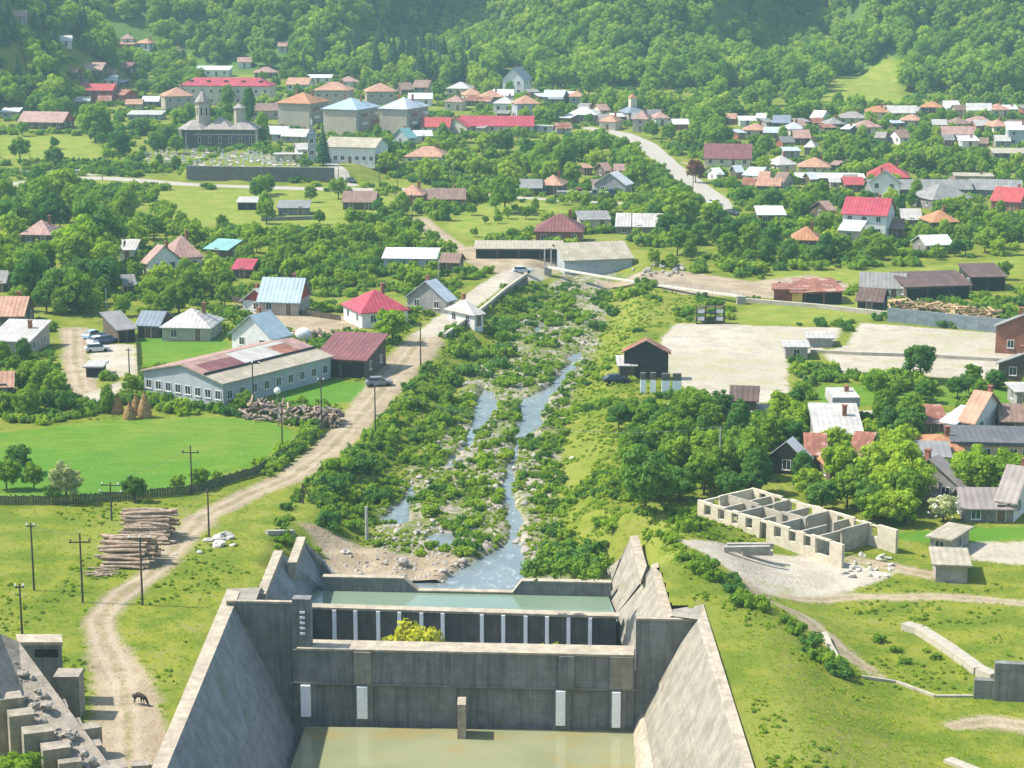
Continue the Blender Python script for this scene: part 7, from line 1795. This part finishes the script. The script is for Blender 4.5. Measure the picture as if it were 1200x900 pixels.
m = MB(); m.tube((0, 0, -.5), (0, 0, 2.6), .12, .12, 6); m.obj('post', WOODP, af); m = MB(); m.tube((0.1, 0, 2.4), (1.7, -.6, -.6), .1, .1, 6); m.obj('brace', WOODP, af)
m = MB(); m.tube((0, 0, -1), (0, 0, 4.4), .22, .18, 8); o = m.obj('concrete_post', CONCP); o.location = at(430, 635); tag(o, 'grey concrete post standing on the brown river shore', 'post')
for i, (x, y, w_, lb) in enumerate(((753.5, 461, .42, 'slim white pillar, first from the lean-to'), (765, 461, .42, 'slim white pillar before the dark hut, second from the lean-to'), (780, 462, .62, 'broad white pillar before the pale yard, nearer the dark hut'), (793, 462, .66, 'broad white pillar farthest from the dark hut'))):
    o = empty('pillar', at(x, y), 0, lb, 'pillar', 'white pillars'); m = MB(); m.box(-w_, w_, -.3, .3, -.5, 2.2); m.obj('shaft', WHITE_C, o)
    m = MB(); m.box(-w_, w_, -.3, .3, 2.2, 3.3); m.obj('head', DKW, o)
rk = empty('hive_rack', at(832, 379), 0, 'timber rack with rows of white boxes by the pale yard', 'rack')
m = MB()
for i in range(4): m.box(-2.6 + i * 1.7, -2.45 + i * 1.7, -.6, .6, -.3, 3.2)
for z in (0.5, 1.9, 3.1): m.box(-2.6, 2.65, -.6, .6, z, z + .1)
m.obj('frame', Wl['wood'], rk)
for x, z in ((-1.7, .6), (1.7, .6), (-1.7, 2.0), (1.7, 2.0)):
    m = MB(); m.box(-.6, .6, -.5, .5, 0, .7); q = m.obj('hive_box', Wl['white'], rk); q.location = (x, -.05, z)
# ------------------------------------------------------------------ gravestones
def cross_mesh(): m = MB(); m.box(-.09, .09, -.07, .07, -.2, 1.35); m.box(-.36, .36, -.065, .065, .78, .94); m.box(-.32, .32, -.25, .25, -.2, .2); return m.mesh('grave_cross', [Wl['white']])
def slab_mesh(): m = MB(); m.hexa([(-.35, -.1, -.2), (.35, -.1, -.2), (.35, .1, -.2), (-.35, .1, -.2)], [(-.28, -.08, 1.0), (.28, -.08, 1.0), (.28, .08, 1.0), (-.28, .08, 1.0)]); m.box(-.4, .4, -1.7, -.1, -.2, .25); return m.mesh('gravestone', [Wl['cream']])
gc, gs = cross_mesh(), slab_mesh(); k = t_ = 0
while k < 150 and t_ < 4000:
    t_ += 1; x, y = random.uniform(165, 352), random.uniform(170, 197)
    if not pip(x, y, [(168, 182), (212, 176), (304, 179), (350, 182), (352, 196), (224, 196), (172, 192)]): continue
    p = at(x, y)
    if y < 177 and 205 < x < 306: continue
    k += 1; c_ = k % 2
    put('grave_cross' if c_ else 'gravestone', gc if c_ else gs, p, (random.uniform(-.05, .05), random.uniform(-.06, .06), random.uniform(-.3, .3)), 'white cross in the churchyard before the old church' if c_ else 'cream gravestone slab in the churchyard before the old church', 'gravestone', 'crosses in the churchyard' if c_ else 'slabs in the churchyard', random.uniform(.9, 1.5))
# ------------------------------------------------------------------ horse grazing
hp = at(163, 826); hs_ = empty('horse', hp, math.radians(178), 'dark brown horse grazing on the dirt track', 'horse')
hs_.scale = (.78,) * 3; hs_.rotation_euler = (0, 0, math.radians(-28))
HB = plain('horse_coat', (0.030, 0.020, 0.015), .7, .3, 3)
J = [(0, 0, 1.22, .27), (.55, 0, 1.18, .26), (-.50, 0, 1.24, .29), (.88, 0, 1.08, .2), (1.10, 0, .76, .15), (1.26, 0, .46, .11), (1.42, 0, .20, .075), (1.50, 0, .08, .05)]
E = [(0, 1), (0, 2), (1, 3), (3, 4), (4, 5), (5, 6), (6, 7)]
for s in (-1, 1):
    b = len(J); J += [(.50, .16 * s, .92, .12), (.52 + .05 * s, .17 * s, .55, .062), (.50 + .05 * s, .17 * s, .28, .045), (.50 + .05 * s, .17 * s, .06, .055)]; E += [(1, b), (b, b + 1), (b + 1, b + 2), (b + 2, b + 3)]
    b = len(J); J += [(-.55, .17 * s, .92, .15), (-.46 - .06 * s, .18 * s, .66, .085), (-.66 - .06 * s, .18 * s, .44, .055), (-.60 - .06 * s, .18 * s, .06, .055)]; E += [(2, b), (b, b + 1), (b + 1, b + 2), (b + 2, b + 3)]
b = len(J); J += [(-.82, 0, 1.18, .045), (-.90, 0, .92, .05), (-.90, 0, .62, .02)]; E += [(2, b), (b, b + 1), (b + 1, b + 2)]
for s in (-1, 1):
    b = len(J); J += [(1.20, .07 * s, .58, .03), (1.14, .10 * s, .70, .012)]; E += [(5, b), (b, b + 1)]
me = bpy.data.meshes.new('body'); me.from_pydata([j[:3] for j in J], E, []); me.materials.append(HB)
ho = link('body', me, hs_); sk = ho.modifiers.new('skin', 'SKIN'); sk.use_smooth_shade = True
for i, j in enumerate(J): me.skin_vertices[0].data[i].radius = (j[3], j[3]); me.skin_vertices[0].data[i].use_root = (i == 0)
ho.modifiers.new('sub', 'SUBSURF').levels = 1; ho.modifiers['sub'].render_levels = 2
# ------------------------------------------------------------------ stepped masonry and concrete hut at the lower left
GM = concrete('stepped_concrete', (0.302, 0.260, 0.206), 0.35, 1.4, .3)
hb = at(93, 838)
HUTC = empty('concrete_hut', P(48, 800, 2.6), 0, 'flat roofed concrete hut beside the stepped masonry', 'hut'); b0 = HUTC.location.copy()
r0 = [P(22, 753, 8.0), P(72, 753, 8.0), P(71, 744, 8.0), P(20, 744, 8.0)]
m = MB(); m.hexa([Vector((v.x, v.y, 1.0)) - b0 for v in r0], [Vector((v.x, v.y, 7.75)) - b0 for v in r0]); m.obj('wall', CONC_D, HUTC)
c_ = sum(r0, Vector()) / 4; r1 = [c_ + (v - c_) * 1.05 for v in r0]
m = MB(); m.hexa([Vector((v.x, v.y, 7.76)) - b0 for v in r1], [Vector((v.x, v.y, 8.05)) - b0 for v in r1]); m.obj('roof', CONC_T, HUTC)
yv_ = r0[0].y; wa, wb = PY(41, 770, yv_ - .02), PY(68, 761, yv_ - .02); m = MB(); m.box(wa.x - b0.x, wb.x - b0.x, wa.y - b0.y - .04, wa.y - b0.y + .3, wa.z - b0.z, wb.z - b0.z); m.obj('window', BLACK, HUTC)
SMB = empty('stepped_masonry', P(60, 840, 2.6), 0, 'stepped pale masonry descending beside the concrete hut', 'masonry'); b0 = SMB.location.copy()
def blk(px_, py_, z, w_, d_, h_, rz=.35):
    p = P(px_, py_, z) - b0; m = MB(); m.box(-w_/2, w_/2, -d_/2, d_/2, -h_, 0); q = m.obj('masonry_block', GM, SMB); q.location = p; q.rotation_euler = (0, 0, rz)
for px_, py_, z, w_ in ((52, 808, 6.6, 1.3), (67, 825, 5.8, 1.6), (82, 847, 5.0, 1.9), (102, 870, 4.2, 2.2), (130, 896, 3.4, 2.4), (156, 922, 2.8, 2.4)): blk(px_, py_, z, w_, 2.0, 7)
for px_, py_, z, w_ in ((9, 815, 8.2, 2.2), (24, 834, 7.4, 2.0), (44, 854, 6.6, 2.4), (65, 873, 5.8, 2.2), (81, 889, 5.0, 1.8), (104, 915, 4.2, 2.2)): blk(px_, py_, z, w_, 1.7, 9)
sq = [P(0, 742, 10.2), P(22, 752, 9.2), P(60, 812, 6.0), P(150, 925, 2.4), P(96, 925, 2.4), P(30, 836, 6.0), P(-12, 800, 9.6)]
m = MB(); m.hexa([v - b0 - Vector((0, 0, 9)) for v in (sq[6], sq[5], sq[4], sq[3], sq[2], sq[1], sq[0])], [v - b0 for v in (sq[6], sq[5], sq[4], sq[3], sq[2], sq[1], sq[0])]); m.obj('channel_slab', GM, SMB)
for px_, py_, z, w_, d_ in ((80, 788, 6.2, 2.2, 2.2),): blk(px_, py_, z, w_, d_, 6, 0)
for i in range(130):
    u_ = random.random(); p = P(0 + u_ * 110 + random.uniform(-16, 16), 760 + u_ * 140 + random.uniform(-10, 14), 8.8 - 5.6 * u_) - b0
    q = link('masonry_stone', random.choice(ST), SMB); q.location = p - Vector((0, 0, .1)); q.rotation_euler = (random.random(), random.random(), random.random() * 6); q.scale = (random.uniform(.2, .6),) * 3
for i in range(5):
    u_ = random.random(); z_ = 8.0 - 5.4 * u_; blk(4 + u_ * 140 + random.choice((-26, 22)) + random.uniform(-8, 8), 800 + u_ * 105 + random.uniform(-10, 6), z_, random.uniform(.8, 1.5), random.uniform(.8, 1.4), 5, random.uniform(-.1, .7))
for i in range(5):
    p = P(random.uniform(2, 34), random.uniform(862, 905), 6); tree(Vector((p.x, p.y, 4.2)), random.uniform(1.6, 2.4), 'bush', 'dark bush below the stepped masonry at the photo corner', 'bushes below the masonry', 'shrub', cat='shrub')

collect_buildings(); auto_labels()
# ================================================================== HAZE (closed box of even, thin air)
zt_ = float(max(ZZ.max() + 25, CH + 30)); zb_ = float(ZZ.min() - 1.0)
m = MB(); m.box(-2200, 2200, -260, 2400, zb_, zt_)
hz = NT('haze_air'); pv = hz.n('VolumePrincipled')
pv.inputs['Color'].default_value = (0.55, 0.92, 0.95, 1); pv.inputs['Density'].default_value = 0.00017; pv.inputs['Anisotropy'].default_value = 0.0
hz.l(pv.outputs[0], hz.out.inputs['Volume'])
tag(m.obj('haze', hz.mat), kind='stuff')
